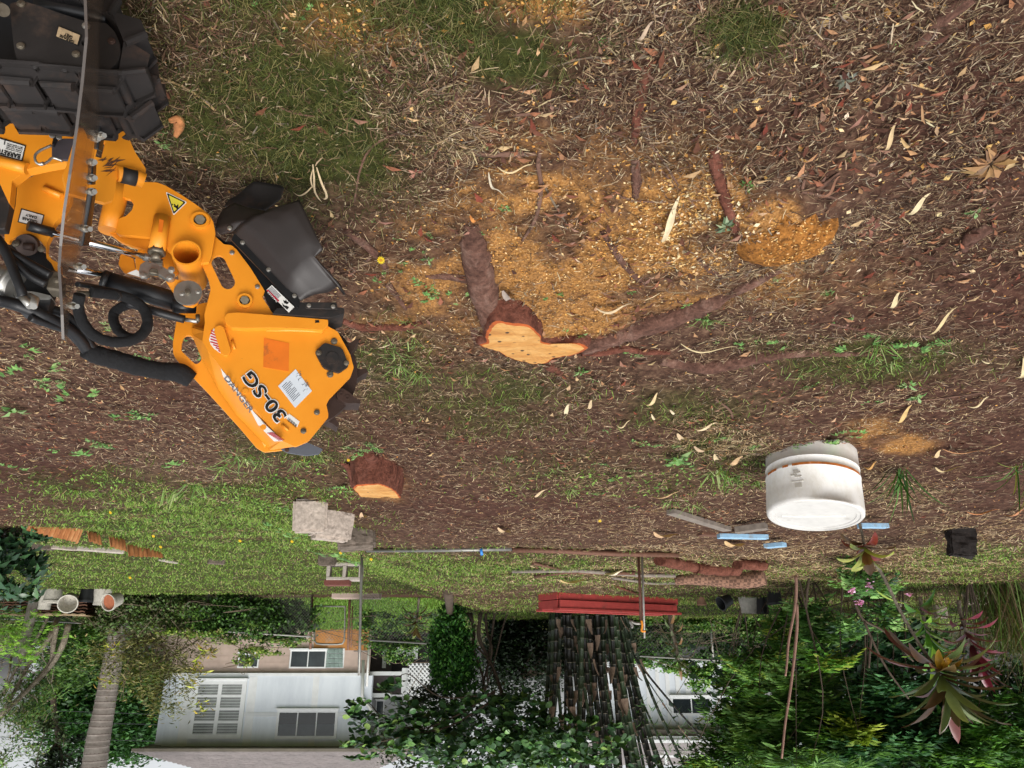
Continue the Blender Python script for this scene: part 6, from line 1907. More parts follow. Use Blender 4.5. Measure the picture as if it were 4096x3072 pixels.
for s, bold, off, mt_, nm in (('30-SG', .055, .0022, M_WHITE, 'lettering_outline'), ('30-SG', .02, .0036, M_INK, 'lettering')):
 k = 10 if bold > .04 else 0
 ex = np.array([-.62, -.785]); ey = np.array([-.785, .62])
 a0 = np.array([1302., 1092.]) - ex * k - ey * k; b0 = np.array([966., 666.]) + ex * k - ey * k
 c0 = a0 + ey * (128 + 2 * k)
 text_obj(nm, s, zD(*a0), zD(*b0), zD(*c0), HP, off, mt_, gr, bold)
hx = plate('bearing_cover', rounded(mm_(zD, [(1655, 402), (1822, 452), (1888, 622), (1790, 692), (1642, 640), (1562, 490)]), .2, 3), HP, .012, M_BLKROUGH, gr, (), .012, .003)
m = MB(); m.disc(HP.P(*zD(1728, 550), .012), HP.n, .019 * KH, .003 * KH, 24); m.build('centre_boss', M_BLKROUGH, hx)
bolt(hx, HP, *zD(1598, 500), 12, .012, M_STEEL); bolt(hx, HP, *zD(1862, 598), 11, .012, M_STEEL)
for x, y, r in ((1745, 392, 13), (1707, 706, 13), (1582, 1066, 11), (1455, 1243, 11)):
 bolt(gr, HP, *zD(x, y), r, .001, M_STEEL)
for (x0, y0, x1, y1) in ((780, 380, 805, 468), (1255, 1180, 1310, 1238)):
 m = MB(); m.tube([HP.P(*zD(x0, y0), .002), HP.P(*zD((x0 + x1) / 2 - 4, (y0 + y1) / 2), .004), HP.P(*zD(x1, y1), .002)], .004 * KH, 6); m.build('weld_bead', M_ORANGE, gr)
for x, y in ((905, 868), (1075, 1208)):
 m = MB(); m.disc(HP.P(*zD(x, y), -.001), HP.n, .008 * KH, .006 * KH, 14); m.build('rivet', M_ORANGE, gr)
for x, y in ((622, 925), (1072, 1210)):
 m = MB(); m.disc(LP.P(*zD(x, y), 0), LP.n, .009 * KH, .006 * KH, 14); m.build('rivet', M_ORANGE, gr)
plate('slot_tab', mm_(zD, [(1565, 192), (1602, 190), (1606, 212), (1566, 216)]), HP, .004, M_BLK, gr, (), .0235, 0)
wc = (1470, 690)
wheel_c = WP.P(*zD(*wc))
Rw = 500 * .4219 * np.linalg.norm(wheel_c - CAM) / FPX
cut = plate('cutter_wheel', mm_(zD, circ(*wc, 498, 64)), WP, .022, M_WHEEL, gr, [mm_(zD, circ(*wc, 60))], 0, .004)
for i in range(12):
 a = 2 * math.pi * i / 12 - .52
 if i % 12 in (0, 1, 2, 3, 11, 4, 10, 9, 5, 6, 7, 8):
  c = np.array(wc) + 452 * np.array([math.cos(a), math.sin(a)])
  er = np.array([math.cos(a), math.sin(a)]); et = np.array([-er[1], er[0]])
  tp = [c + er * u + et * v for u, v in ((-95, -30), (-70, -55), (20, -52), (62, -34), (130, -42), (150, -10), (95, 12), (60, 40), (10, 58), (-70, 50), (-95, 20))]
  if i % 2 == 0:
   th = plate('tooth', rounded(mm_(zD, tp), .25, 2), WP, .07, M_WHEEL, cut, (), .026, .004)
   for u in (-55, 12):
    q = c + er * u
    m = MB(); m.disc(WP.P(*zD(*q), .0255), WP.n, .0075 * KH, .003 * KH, 14, .004 * KH); m.build('tooth_bolt', M_WHEEL, cut)
  else:
   plate('tooth', rounded(mm_(zD, tp), .25, 2), WP, .06, M_WHEEL, cut, (), -.025, .004)
fin = plate('deflector_fin', rounded(mm_(zD, [(1235, 1412), (1330, 1395), (1480, 1345), (1640, 1415), (1600, 1462), (1480, 1477), (1300, 1448)]), .2, 3), RP, .006, pm('grey rubber fin', '#5c6068', .5, .08), gr, (), .04, .002)
bolt(fin, RP, *zD(1298, 1424), 8, .042, M_WHEEL)
# -------- rubber flap and its black steel carrier
box_f = mm_(zC, [(610, 800), (650, 870), (770, 865), (1090, 1190), (1410, 1500), (1500, 1560), (1160, 1552), (1075, 1375), (1088, 1335), (955, 1120), (815, 935), (700, 893)])
loft('flap_carrier', box_f, HP.back(.005), box_f, HP.back(.11), M_BLK, gr)
bx = mm_(zC, [(770, 862), (810, 800), (880, 850), (1400, 1450), (1415, 1500), (1160, 1280)])
plate('carrier_lip', rounded(mm_(zC, [(770, 850), (800, 790), (850, 775), (1130, 1090), (1400, 1385), (1422, 1440), (1398, 1500), (1200, 1300)]), .15, 2), HP, .006, M_BLK, gr, (), .045, .003)
plate('carrier_foot', rounded(mm_(zC, [(1398, 1490), (1425, 1440), (1640, 1470), (1845, 1500), (1840, 1555), (1700, 1592), (1430, 1570), (1160, 1552), (1200, 1500)]), .15, 2), HP, .10, M_BLKROUGH, gr, (), .03, .004)
FPl = lambda x, y, off: HP.P(*zC(x, y), off)
def curved(name, rows, mat, th=.006):
 """sheet through rows of (px x, px y, offset toward the viewer)"""
 nr_ = len(rows); nc_ = len(rows[0])
 V = [FPl(*p) for r_ in rows for p in r_]
 F = [(i * nc_ + j, i * nc_ + j + 1, (i + 1) * nc_ + j + 1, (i + 1) * nc_ + j) for i in range(nr_ - 1) for j in range(nc_ - 1)]
 m = MB(); m.add(V, F, True); o = m.build(name, mat, gr, None, False)
 sb = o.modifiers.new('smooth', 'SUBSURF'); sb.levels = 2; sb.render_levels = 2; sb.boundary_smooth = 'PRESERVE_CORNERS'; sb.subdivision_type = 'SIMPLE'
 so = o.modifiers.new('thick', 'SOLIDIFY'); so.thickness = th
 return o
curved('rubber_flap', [
 [(780, 790, .040), (900, 915, .040), (1130, 1160, .040), (1290, 1330, .040), (1400, 1440, .040)],
 [(860, 700, .075), (1010, 800, .085), (1240, 1060, .085), (1350, 1190, .08), (1560, 1370, .05)],
 [(980, 620, .10), (1190, 690, .12), (1370, 920, .115), (1442, 1095, .10), (1690, 1350, .05)],
 [(1090, 580, .11), (1340, 580, .14), (1520, 860, .13), (1536, 1030, .11), (1790, 1290, .06)],
 [(1120, 560, .11), (1418, 472, .14), (1640, 940, .13), (1555, 1010, .115), (1835, 1375, .05)],
], M_RUBBER2)
curved('rubber_flap', [
 [(690, 560, -.02), (640, 650, .0), (620, 740, .01), (660, 800, .015)],
 [(800, 500, .02), (830, 600, .05), (800, 690, .06), (770, 780, .035)],
 [(930, 545, .05), (1000, 590, .08), (960, 660, .085), (860, 740, .05)],
 [(1090, 575, .09), (1110, 600, .10), (1060, 640, .09), (950, 730, .06)],
], M_RUBBER2)
curved('rubber_flap', [
 [(720, 545, -.10), (760, 490, -.10), (860, 445, -.10)],
 [(870, 555, -.07), (895, 470, -.06), (935, 360, -.06)],
 [(1000, 570, -.04), (1060, 470, -.03), (1000, 306, -.03)],
 [(1085, 578, -.02), (1210, 480, -.02), (1235, 348, -.02)],
 [(1100, 575, -.02), (1235, 470, -.02), (1270, 368, -.02)],
], M_RUBBER)
plate('flap_strip', rounded(mm_(zC, [(1466, 1440), (1770, 1445), (1782, 1510), (1476, 1502)]), .2, 2), HP, .004, M_BLKROUGH, gr, (), .062, .001)
for x, y, o_ in ((877, 878, .047), (1123, 1135, .047), (1370, 1382, .047), (755, 742, .05), (1507, 1475, .063), (1736, 1485, .063)):
 bolt(gr, HP, *zC(x, y), 8.5, o_, M_ZINC)
for x, y in ((778, 976), (1018, 1298)):
 bolt(gr, HP, *zC(x, y), 9, .001, M_ZINC)
dl = plate('danger_decal', mm_(zC, [(1155, 1280), (1368, 1488), (1315, 1540), (1105, 1326)]), HP, .001, M_WHITE, gr, (), .048, 0)
plate('decal_bar', mm_(zC, [(1118, 1322), (1105, 1332), (1212, 1440), (1226, 1428)]), HP, .0006, M_REDINK, dl, (), .049, 0)
text_obj('lettering', 'DANGER', zC(1210, 1434), zC(1122, 1338), zC(1198, 1444), HP, .0498, M_WHITE, dl)
for i in range(5):
 x, y = 1150 + i * -7, 1292 + i * 7
 plate('print_line', mm_(zC, [(x, y), (x + 90, y + 90), (x + 88, y + 93), (x - 2, y + 3)]), HP, .0006, M_INKGREY, dl, (), .049, 0)
plate('pictogram', mm_(zC, [(1262, 1420), (1275, 1432), (1290, 1422), (1300, 1440), (1318, 1440), (1310, 1455), (1298, 1462), (1285, 1456), (1272, 1452)]), HP, .0006, M_INK, dl, (), .049, 0)
plate('pictogram', mm_(zC, [(1250, 1450), (1275, 1475), (1300, 1478), (1318, 1492), (1300, 1515), (1285, 1500), (1262, 1482)]), HP, .0006, M_INK, dl, (), .049, 0)
# -------- boom bracket
br = mm_(zBB, [(985, 40), (1040, 52), (1300, 60), (1375, 88)]) + mm_(zC, [(290, 420), (430, 512), (560, 610), (600, 682), (620, 782), (605, 880), (585, 1000), (560, 1062), (480, 1075), (470, 1000), (430, 930), (350, 898), (270, 920), (225, 1000)]) + \
 mm_(zBB, [(1270, 520), (1200, 510), (990, 495), (960, 470), (985, 360), (1045, 340), (1095, 290), (1110, 240), (1085, 200), (1030, 185), (1010, 180), (1025, 110)])
plate('boom_bracket', rounded(br, .15, 2), BP, .014, M_ORANGE, gr)
m = MB(); m.tube([BP.P(*zBB(985, 45), -.02), BP.P(*zBB(965, 200), -.02), BP.P(*zBB(930, 330), -.02), BP.P(*zBB(905, 465), -.02)], .030 * KH, 14); m.build('pivot_barrel', M_ORANGE, gr)
plate('gusset', rounded(mm_(zBB, [(890, 470), (930, 330), (985, 360), (1000, 500), (1270, 515), (1270, 640), (1130, 600), (1010, 560)]), .2, 2), BP, .012, M_ORANGE, gr, (), -.03)
plate('gusset', rounded(mm_(zBB, [(1120, 700), (1150, 600), (1270, 560), (1440, 660), (1490, 780), (1460, 830), (1290, 830), (1130, 800)]), .2, 2), BP, .012, M_ORANGE, gr, (), -.05)
plate('gusset', rounded(mm_(zBB, [(980, 740), (1000, 650), (1110, 690), (1120, 770), (1250, 860), (1030, 815)]), .2, 2), BP, .012, M_ORANGE, gr, (), -.075)
m = MB(); m.tube([BP.P(*zBB(1348, 350), .012), BP.P(*zBB(1322, 500), .012), BP.P(*zBB(1302, 625), .012)], .0235 * KH, 14); m.build('screw_barrel', M_ORANGE, gr)
plate('orange_decal', mm_(zBB, [(1322, 365), (1358, 375), (1345, 475), (1312, 470)]), BP, .001, M_ORANGED, gr, (), .037, 0)
m = MB(); m.tube([BP.P(*zBB(1304, 618), .012), BP.P(*zBB(1298, 660), .012)], .0245 * KH, 6); m.build('lock_nut', M_STEEL, gr)
m = MB(); m.tube([BP.P(*zBB(1298, 650), .012), BP.P(*zBB(1294, 710), .012)], .014 * KH, 12); m.build('stop_screw', M_STEEL, gr)
tcx, tcy = zC(355, 1018)
c = BP.P(tcx, tcy, 0); r = 118 * .4219 * np.linalg.norm(c - CAM) / FPX
m = MB(); m.disc(c - BP.n * .11, BP.n, r, .13, 40, r * .87); m.build('cross_tube', M_ORANGE, gr)
m = MB(); m.disc(c - BP.n * .105, BP.n, r * .86, .004, 32); m.build('tube_shade_disc', pm('dark inside of tube', '#7a3a10', .7, .2), gr)  # darker orange disc stands in for the shade inside the open tube
for (x, y, r1, r2, pl_, o_) in ((478, 680, 76, 52, BP, 0), (900, 1440, 66, 46, HP, 0)):
 cc = pl_.P(*zC(x, y), o_); s = .4219 * np.linalg.norm(cc - CAM) / FPX
 m = MB(); m.disc(cc, pl_.n, r1 * s, .009, 32, r2 * s); m.build('pivot_ring', M_ORANGE, gr)
 m = MB(); m.disc(cc - pl_.n * .001, pl_.n, r2 * s, .003, 24); m.build('pivot_washer', M_BLKROUGH, gr)
 m = MB(); m.disc(cc, pl_.n, r2 * s * .82, .011, 6); m.build('bolt', M_BRASSY, gr)
tri = mm_(zC, [(148, 394), (352, 494), (222, 620)])
tw = plate('warning_decal', rounded(tri, .08, 3), BP, .001, M_WHITE, gr, (), .0015, 0)
cx_, cy_ = np.mean(tri, axis=0)
sc_ = lambda k_: [((x - cx_) * k_ + cx_, (y - cy_) * k_ + cy_) for x, y in tri]
plate('warning_border', rounded(sc_(.88), .08, 3), BP, .0006, M_INK, tw, (), .0024, 0)
plate('warning_field', rounded(sc_(.70), .08, 3), BP, .0006, M_YELLOW, tw, (), .0032, 0)
gear = []
gx_, gy_ = zC(217, 476)
for i in range(20):
 rr_ = 9.0 if i % 2 else 6.2
 gear.append((gx_ + rr_ * math.cos(i * math.pi / 10), gy_ + rr_ * math.sin(i * math.pi / 10)))
plate('pictogram', gear, BP, .0006, M_INK, tw, [circ(gx_, gy_, 3.4, 10)], .004 * KH, 0)
plate('pictogram', mm_(zC, [(205, 512), (213, 508), (217, 520), (210, 524)]), BP, .0006, M_INK, tw, (), .004, 0)
plate('pictogram', mm_(zC, [(222, 514), (236, 512), (246, 530), (258, 524), (262, 512), (270, 520), (266, 545), (276, 556), (264, 566), (240, 545), (226, 535), (230, 526)]), BP, .0006, M_INK, tw, (), .004, 0)
text_obj('lettering', 'OAL', zBB(1140, 835), zBB(1065, 808), zBB(1120, 855), BP, -.02, M_INK, plate('small_decal', mm_(zBB, [(1055, 815), (1130, 785), (1230, 850), (1150, 842)]), BP, .001, M_WHITE, gr, (), -.022, 0)) if False else None
plate('small_decal', mm_(zBB, [(1055, 815), (1130, 785), (1235, 852), (1150, 842)]), BP, .001, M_WHITE, gr, (), -.020, 0)
# -------- hydraulic rams
def cyl(name, pa, Ya, pb, Yb, rpx, mat, n=20, rpx2=None, parent=None):
 a = A2(*pa, Ya); b = A2(*pb, Yb)
 ra = rpx * np.linalg.norm(a - CAM) / FPX; rb = (rpx2 or rpx) * np.linalg.norm(b - CAM) / FPX
 m = MB(); m.tube([a, b], [ra, rb], n); return m.build(name, mat, parent or gr)
cyl('ram_rod', zBB(430, 478), 1.76, zBB(1215, 683), 1.93, 11.5, M_CHROME)
cyl('ram_body', zBB(230, 420), 1.72, zBB(440, 478), 1.765, 17, M_BLK)
cyl('rod_end', zBB(1195, 678), 1.925, zBB(1345, 722), 1.955, 15, M_ZINC, 16, 11)
cyl('ram_rod', zBB(560, 772), 1.88, zBB(885, 828), 1.96, 11, M_CHROME)
cyl('ram_body', zBB(862, 872), 1.955, zBB(1500, 1062), 2.02, 34, M_BLK, 24, 35)
cyl('ram_gland', zBB(850, 870), 1.95, zBB(905, 888), 1.957, 36, M_BLK, 24)
cyl('ram_clevis', zBB(1430, 1090), 2.0, zBB(1620, 1090), 2.03, 26, M_BLK, 18)
plate('linkage', rounded(mm_(zBB, [(1165, 740), (1215, 712), (1250, 728), (1350, 760), (1452, 820), (1440, 860), (1395, 872), (1320, 825), (1250, 800), (1215, 840), (1160, 838), (1150, 800)]), .25, 3), BP, .018, M_ZINC, gr, (), .02, .003)
plate('linkage', rounded(mm_(zBB, [(1220, 690), (1300, 690), (1352, 715), (1345, 745), (1250, 720)]), .25, 3), BP, .02, M_ZINC, gr, (), .0, .003)
for x, y in ((1188, 832), (1408, 850), (1422, 785)):
 bolt(gr, BP, *zBB(x, y), 12, .021, M_ZINC)
plate('link_block', mm_(zBB, [(1228, 790), (1255, 770), (1310, 780), (1305, 818), (1240, 812)]), BP, .02, M_STEEL, gr, (), .032, .002)
plate('pin_bracket', rounded(mm_(zBB, [(1365, 860), (1480, 868), (1560, 880), (1630, 905), (1659, 985), (1640, 1060), (1600, 1090), (1530, 1080), (1480, 1040)]), .2, 3), BP, .012, M_ORANGE, gr, (), .0)
c = BP.P(*zBB(1562, 985), .001); r = 100 * .4822 * np.linalg.norm(c - CAM) / FPX
m = MB(); m.disc(c, BP.n, r, .006, 36); pw = m.build('pin_plate', M_ZINC, gr)
m = MB(); m.disc(c + BP.n * .006, BP.n, r * .2, .008, 14); m.build('grease_nipple', M_STEEL, pw)
bolt(pw, BP, *zBB(1510, 985), 10, .007, M_ZINC); bolt(pw, BP, *zBB(1643, 968), 10, .007, M_ZINC)
# -------- hoses
def hose(name, pts, rpx, mat, n=10, sub=6, Y=None, amp=0, parent=None):
 P = [A2(x, y, yy) for x, y, yy in pts]
 R = [(rpx[i] if hasattr(rpx, '__len__') else rpx) * np.linalg.norm(p - CAM) / FPX for i, p in enumerate(P)]
 if amp: m = rough_tube2(P, R, n, sub, amp)
 else:
  m = MB(); m.tube(P, R, n, True, True, sub)
 return m.build(name, mat, parent or gr)
def rough_tube2(P, R, n, sub, amp):
 P, R = catmull([np.array(p, float) for p in P], list(R), sub)
 m = MB(); m.tube(P, R, n, True, True)
 v = np.array(m.v); c = np.repeat(np.array(P), n, axis=0); k_ = np.arange(len(v))
 s = 1 + amp * 2 * (fbm((k_ // n) * .6, (k_ % n) * .8, 3) - .5)[:, None] + amp * .6 * np.sin((k_ // n) * 1.5)[:, None] * .4
 m.v = [tuple(a) for a in c + (v - c) * s]
 return m
hb = lambda lst: [(*zBB(x, y), yy) for x, y, yy in lst]
hose('hose_coil', hb([(660, 990, 1.80), (648, 1090, 1.82), (690, 1230, 1.84), (790, 1335, 1.86), (930, 1385, 1.88), (1080, 1375, 1.90), (1190, 1310, 1.92), (1225, 1210, 1.93), (1190, 1110, 1.93), (1110, 1045, 1.92), (1000, 1000, 1.90), (880, 985, 1.87), (755, 970, 1.84)]), 18.5, M_SLEEVE, 14, 6, amp=.10)
hose('hose_coil', hb([(1130, 1062, 1.95), (1030, 1085, 1.96), (950, 1140, 1.97), (945, 1220, 1.97), (990, 1300, 1.97), (1070, 1350, 1.96), (1160, 1350, 1.95)]), 17, M_SLEEVE, 14, 6, amp=.10)
hose('hose', hb([(1060, 1060, 1.93), (1200, 1105, 1.95), (1370, 1155, 1.97), (1530, 1198, 2.0)]), 15, M_HOSE)
hose('hose_fitting', hb([(1530, 1198, 2.0), (1640, 1215, 2.0)]), 8, M_ZINC, 8, 1)
hose('hose_fitting', hb([(1640, 1215, 2.0), (1640, 1160, 2.0)]), 8, M_STEEL, 8, 1)
hose('hose_fitting', hb([(735, 985, 1.84), (640, 980, 1.82)]), 9, M_STEEL, 10, 1)
hose('hose', hb([(640, 905, 1.80), (740, 920, 1.84), (860, 945, 1.88), (980, 970, 1.90)]), 9, M_HOSE)
hose('hose_sleeve', hb([(700, 1455, 1.95), (800, 1490, 1.98), (950, 1530, 2.02), (1120, 1580, 2.05), (1300, 1620, 2.08), (1460, 1640, 2.1), (1560, 1680, 2.12)]), [26, 32, 33, 33, 32, 31, 34], M_SLEEVE, 16, 7, amp=.10)
hose('hose_sleeve', hb([(1380, 1625, 2.09), (1500, 1645, 2.1), (1590, 1700, 2.12)]), [33, 36, 30], M_SLEEVE, 14, 5)
hose('hose', hb([(-40, 1035, 1.7), (130, 1075, 1.74), (350, 1165, 1.78), (530, 1255, 1.85), (640, 1340, 1.90), (720, 1450, 1.95)]), 20, M_HOSE)
hose('hose', hb([(300, 1110, 1.80), (480, 1130, 1.84), (600, 1210, 1.88), (690, 1320, 1.92), (770, 1440, 1.96)]), 16, M_HOSE)
hose('hose', hb([(250, 1185, 1.75), (400, 1240, 1.80), (540, 1290, 1.86), (650, 1390, 1.92), (720, 1470, 1.96)]), 12, M_HOSE)
hose('cable_tie', hb([(985, 975, 1.86), (1003, 1010, 1.86), (975, 1045, 1.86)]), 5, M_BLKROUGH, 6, 3)
# -------- chassis front plate with its bearing, black motor bracket, motor
cp = mm_(zBB, [(100, 100), (155, 70), (330, -20), (560, -90), (600, 0), (590, 200), (530, 320), (450, 400), (420, 500), (390, 560), (385, 640), (430, 700), (500, 740), (500, 800), (455, 790), (420, 720), (385, 690), (380, 600), (330, 540), (240, 500), (150, 500), (90, 540), (75, 560), (38, 555), (38, 400), (70, 240)])
plate('chassis_plate', rounded(cp, .12, 2), MP, .02, M_ORANGE, gr)
gd = plate('grease_decal', mm_(zBB, [(175, 275), (368, 330), (340, 440), (145, 390)]), MP, .001, M_INK, gr, (), .0015, 0)
plate('decal_field', mm_(zBB, [(183, 286), (358, 336), (334, 430), (155, 384)]), MP, .0006, M_WHITE, gd, (), .0024, 0)
text_obj('lettering', 'DAILY', zBB(306, 345), zBB(214, 320), zBB(302, 366), MP, .0032, M_INK, gd, .02)
text_obj('lettering', 'GREASE', zBB(312, 380), zBB(188, 347), zBB(307, 402), MP, .0032, M_INK, gd, .02)
m = MB(); m.disc(MP.P(*zBB(240, 575), -.004), MP.n * .8 + np.array([0, 0, .6]), 74 * .4822 * .98 * np.linalg.norm(MP.P(*zBB(240, 575)) - CAM) / FPX, .012, 28); bc = m.build('bearing_flange', M_WHEEL, gr)
bolt(bc, MP, *zBB(132, 568), 12, .02, M_STEEL); bolt(bc, MP, *zBB(345, 615), 12, .02, M_STEEL)
m = MB(); m.tube([MP.P(*zBB(200, 590), .016), MP.P(*zBB(280, 600), .016)], .010 * KH, 10); m.build('pin', M_WHEEL, bc)
m = MB(); m.tube([MP.P(*zBB(365, 108), .003), MP.P(*zBB(510, 175), .003)], .009 * KH, 6); m.build('weld_seam', M_ORANGE, gr)
MPb = MP.back(.02)
plate('motor_bracket', rounded(mm_(zBB, [(40, 590), (80, 560), (110, 590), (240, 610), (385, 650), (400, 700), (465, 780), (460, 900), (430, 1000), (415, 1080), (390, 1150), (330, 1185), (170, 1150), (130, 1010), (110, 760)]), .15, 2), MP, .03, M_BLK, gr, (), -.012)
plate('valve_block', mm_(zBB, [(420, 785), (500, 800), (498, 960), (380, 945)]), MP, .05, M_STEEL, gr, (), .03, .003)
bolt(gr, MP, *zBB(470, 872), 11, .031, M_STEEL)
a = MP.P(*zBB(-60, 860), .01); b = MP.P(*zBB(130, 930), .01)
m = MB(); m.tube([a, b], 150 * .4822 * 1.75 * KH / FPX, 32); m.build('motor', M_SILVER, gr)
m = MB(); m.tube([MP.P(*zBB(70, 890), .01), MP.P(*zBB(105, 905), .01)], 156 * .4822 * 1.75 * KH / FPX, 32); m.build('motor_band', M_SILVER, gr)
plate('motor_flange', rounded(mm_(zBB, [(110, 950), (300, 970), (420, 1000), (395, 1020), (250, 1020), (120, 1010)]), .2, 2), MP, .05, M_SILVER, gr, (), .0, .003)
hose('hose', hb([(-30, 520, 1.66), (40, 620, 1.66), (110, 790, 1.67), (165, 930, 1.68), (190, 1005, 1.69)]), 15.5, M_HOSE)
hose('hose_fitting', hb([(180, 1000, 1.69), (255, 1090, 1.69)]), 13, M_ZINC, 10, 1)
hose('hose_fitting', hb([(240, 1010, 1.70), (290, 1030, 1.70), (270, 1090, 1.69)]), 14, M_ZINC, 10, 1)
hose('hose', hb([(0, 590, 1.67), (90, 640, 1.68), (220, 720, 1.70), (330, 780, 1.71), (420, 830, 1.72)]), 14, M_HOSE)
hose('hose', hb([(20, 620, 1.67), (120, 720, 1.68), (240, 830, 1.70), (380, 905, 1.72)]), 14, M_HOSE)
for k_, (pa, pb, tx) in enumerate((((165, 960), (60, 715), 'SAE 100R17'), ((140, 690), (60, 640), 'R17'))):
 pass
# -------- chassis side with the maker's plate
cs = mm_(zA, [(-40, 900), (0, 922), (140, 970), (330, 978), (430, 985), (520, 1030), (680, 960), (870, 960), (890, 1010), (640, 1100), (560, 1340), (380, 1370), (225, 1405), (180, 1440), (100, 1500), (80, 1700), (-40, 1440)])
plate('chassis_side', rounded(cs, .1, 2), UPn, .02, M_ORANGE, gr)
m = MB(); m.tube([UPn.P(*zA(-40, 1330), .0), UPn.P(*zA(130, 1375), .0), UPn.P(*zA(225, 1400), .0)], .016 * KH, 10); m.build('chassis_rail', M_ORANGE, gr)
plate('chassis_underside', mm_(zA, [(-40, 1420), (110, 1475), (95, 1650), (40, 1900), (-40, 1900)]), UPn, .02, M_BLKROUGH, gr, (), -.02)
mk = plate('maker_plate', mm_(zA, [(-60, 1125), (0, 1140), (215, 1205), (185, 1340), (0, 1290), (-60, 1270)]), UPn, .001, M_INK, gr, (), .0015, 0)
plate('decal_field', mm_(zA, [(-60, 1135), (0, 1152), (205, 1212), (178, 1326), (0, 1278), (-60, 1262)]), UPn, .0006, M_WHITE, mk, (), .0024, 0)
text_obj('lettering', 'BARRETO', zA(172, 1282), zA(-30, 1228), zA(163, 1320), UPn, .0032, M_INK, mk, .025)
for i in range(4):
 x0, y0 = 188 - i * 1.5 + 3, 1222 + i * 14
 text_obj('print_line', ('(541) 663-7546', 'LaGrande, OR 97850', '66498 Hwy 203', 'Manufacturing Equipment')[i], zA(190 - i * 4, 1222 + i * 14), zA(60 - i * 4, 1186 + i * 14), zA(188 - i * 4, 1231 + i * 14), UPn, .0032, M_INK, mk)
plate('print_line', mm_(zA, [(40, 1150), (48, 1152), (38, 1200), (30, 1198)]), UPn, .0006, M_INK, mk, (), .0032, 0)
# -------- front corner plate with soil smears, behind the shield
M_SMEAR = pm('dried soil smear', '#5a3b28', .95, .3, 40, 0, .3)
fc = mm_(zA, [(840, 1010), (880, 1005), (930, 1030), (1000, 1062), (1062, 1130), (1120, 1260), (1212, 1400), (1200, 1500), (1120, 1490), (1060, 1450), (985, 1460), (965, 1500), (955, 1600), (940, 1640)]) + mm_(zBB, [(935, 210), (870, 230), (780, 205), (560, 150), (520, 0), (560, -100), (620, -300)]) + mm_(zA, [(640, 1100), (760, 1040)])
slot = mm_(zA, [(828, 1148), (876, 1180), (842, 1312), (792, 1298)])
fp_ = plate('corner_plate', rounded(fc, .12, 2), FP, .014, M_ORANGE, gr, [slot])
m = MB(); m.tube([FP.P(*zA(970, 1440), .0), FP.P(*zA(1080, 1450), .0), FP.P(*zA(1195, 1500), -.0)], .020 * KH, 14); m.build('corner_barrel', M_ORANGE, gr)
m = MB(); m.tube([FP.P(*zA(1010, 1450), .004), FP.P(*zA(1130, 1480), .004)], .0208 * KH, 14); m.build('grease_band', M_BLKROUGH, gr)
for q in range(14):
 x = 850 + rng.random() * 130; y = 1310 + rng.random() * 120; a_r = -.9 + rng.random() * .8
 l_, w_ = 20 + rng.random() * 50, 3 + rng.random() * 8
 ca, sa = math.cos(a_r), math.sin(a_r)
 pts_ = [(x - l_ * ca, y - l_ * sa), (x - w_ * -sa * .7, y - w_ * ca * .7), (x + l_ * ca, y + l_ * sa), (x + w_ * -sa, y + w_ * ca)]
 plate('soil_smear', mm_(zA, pts_), FP, .0006, M_SMEAR, fp_, (), .0012 + q * .00012, 0)
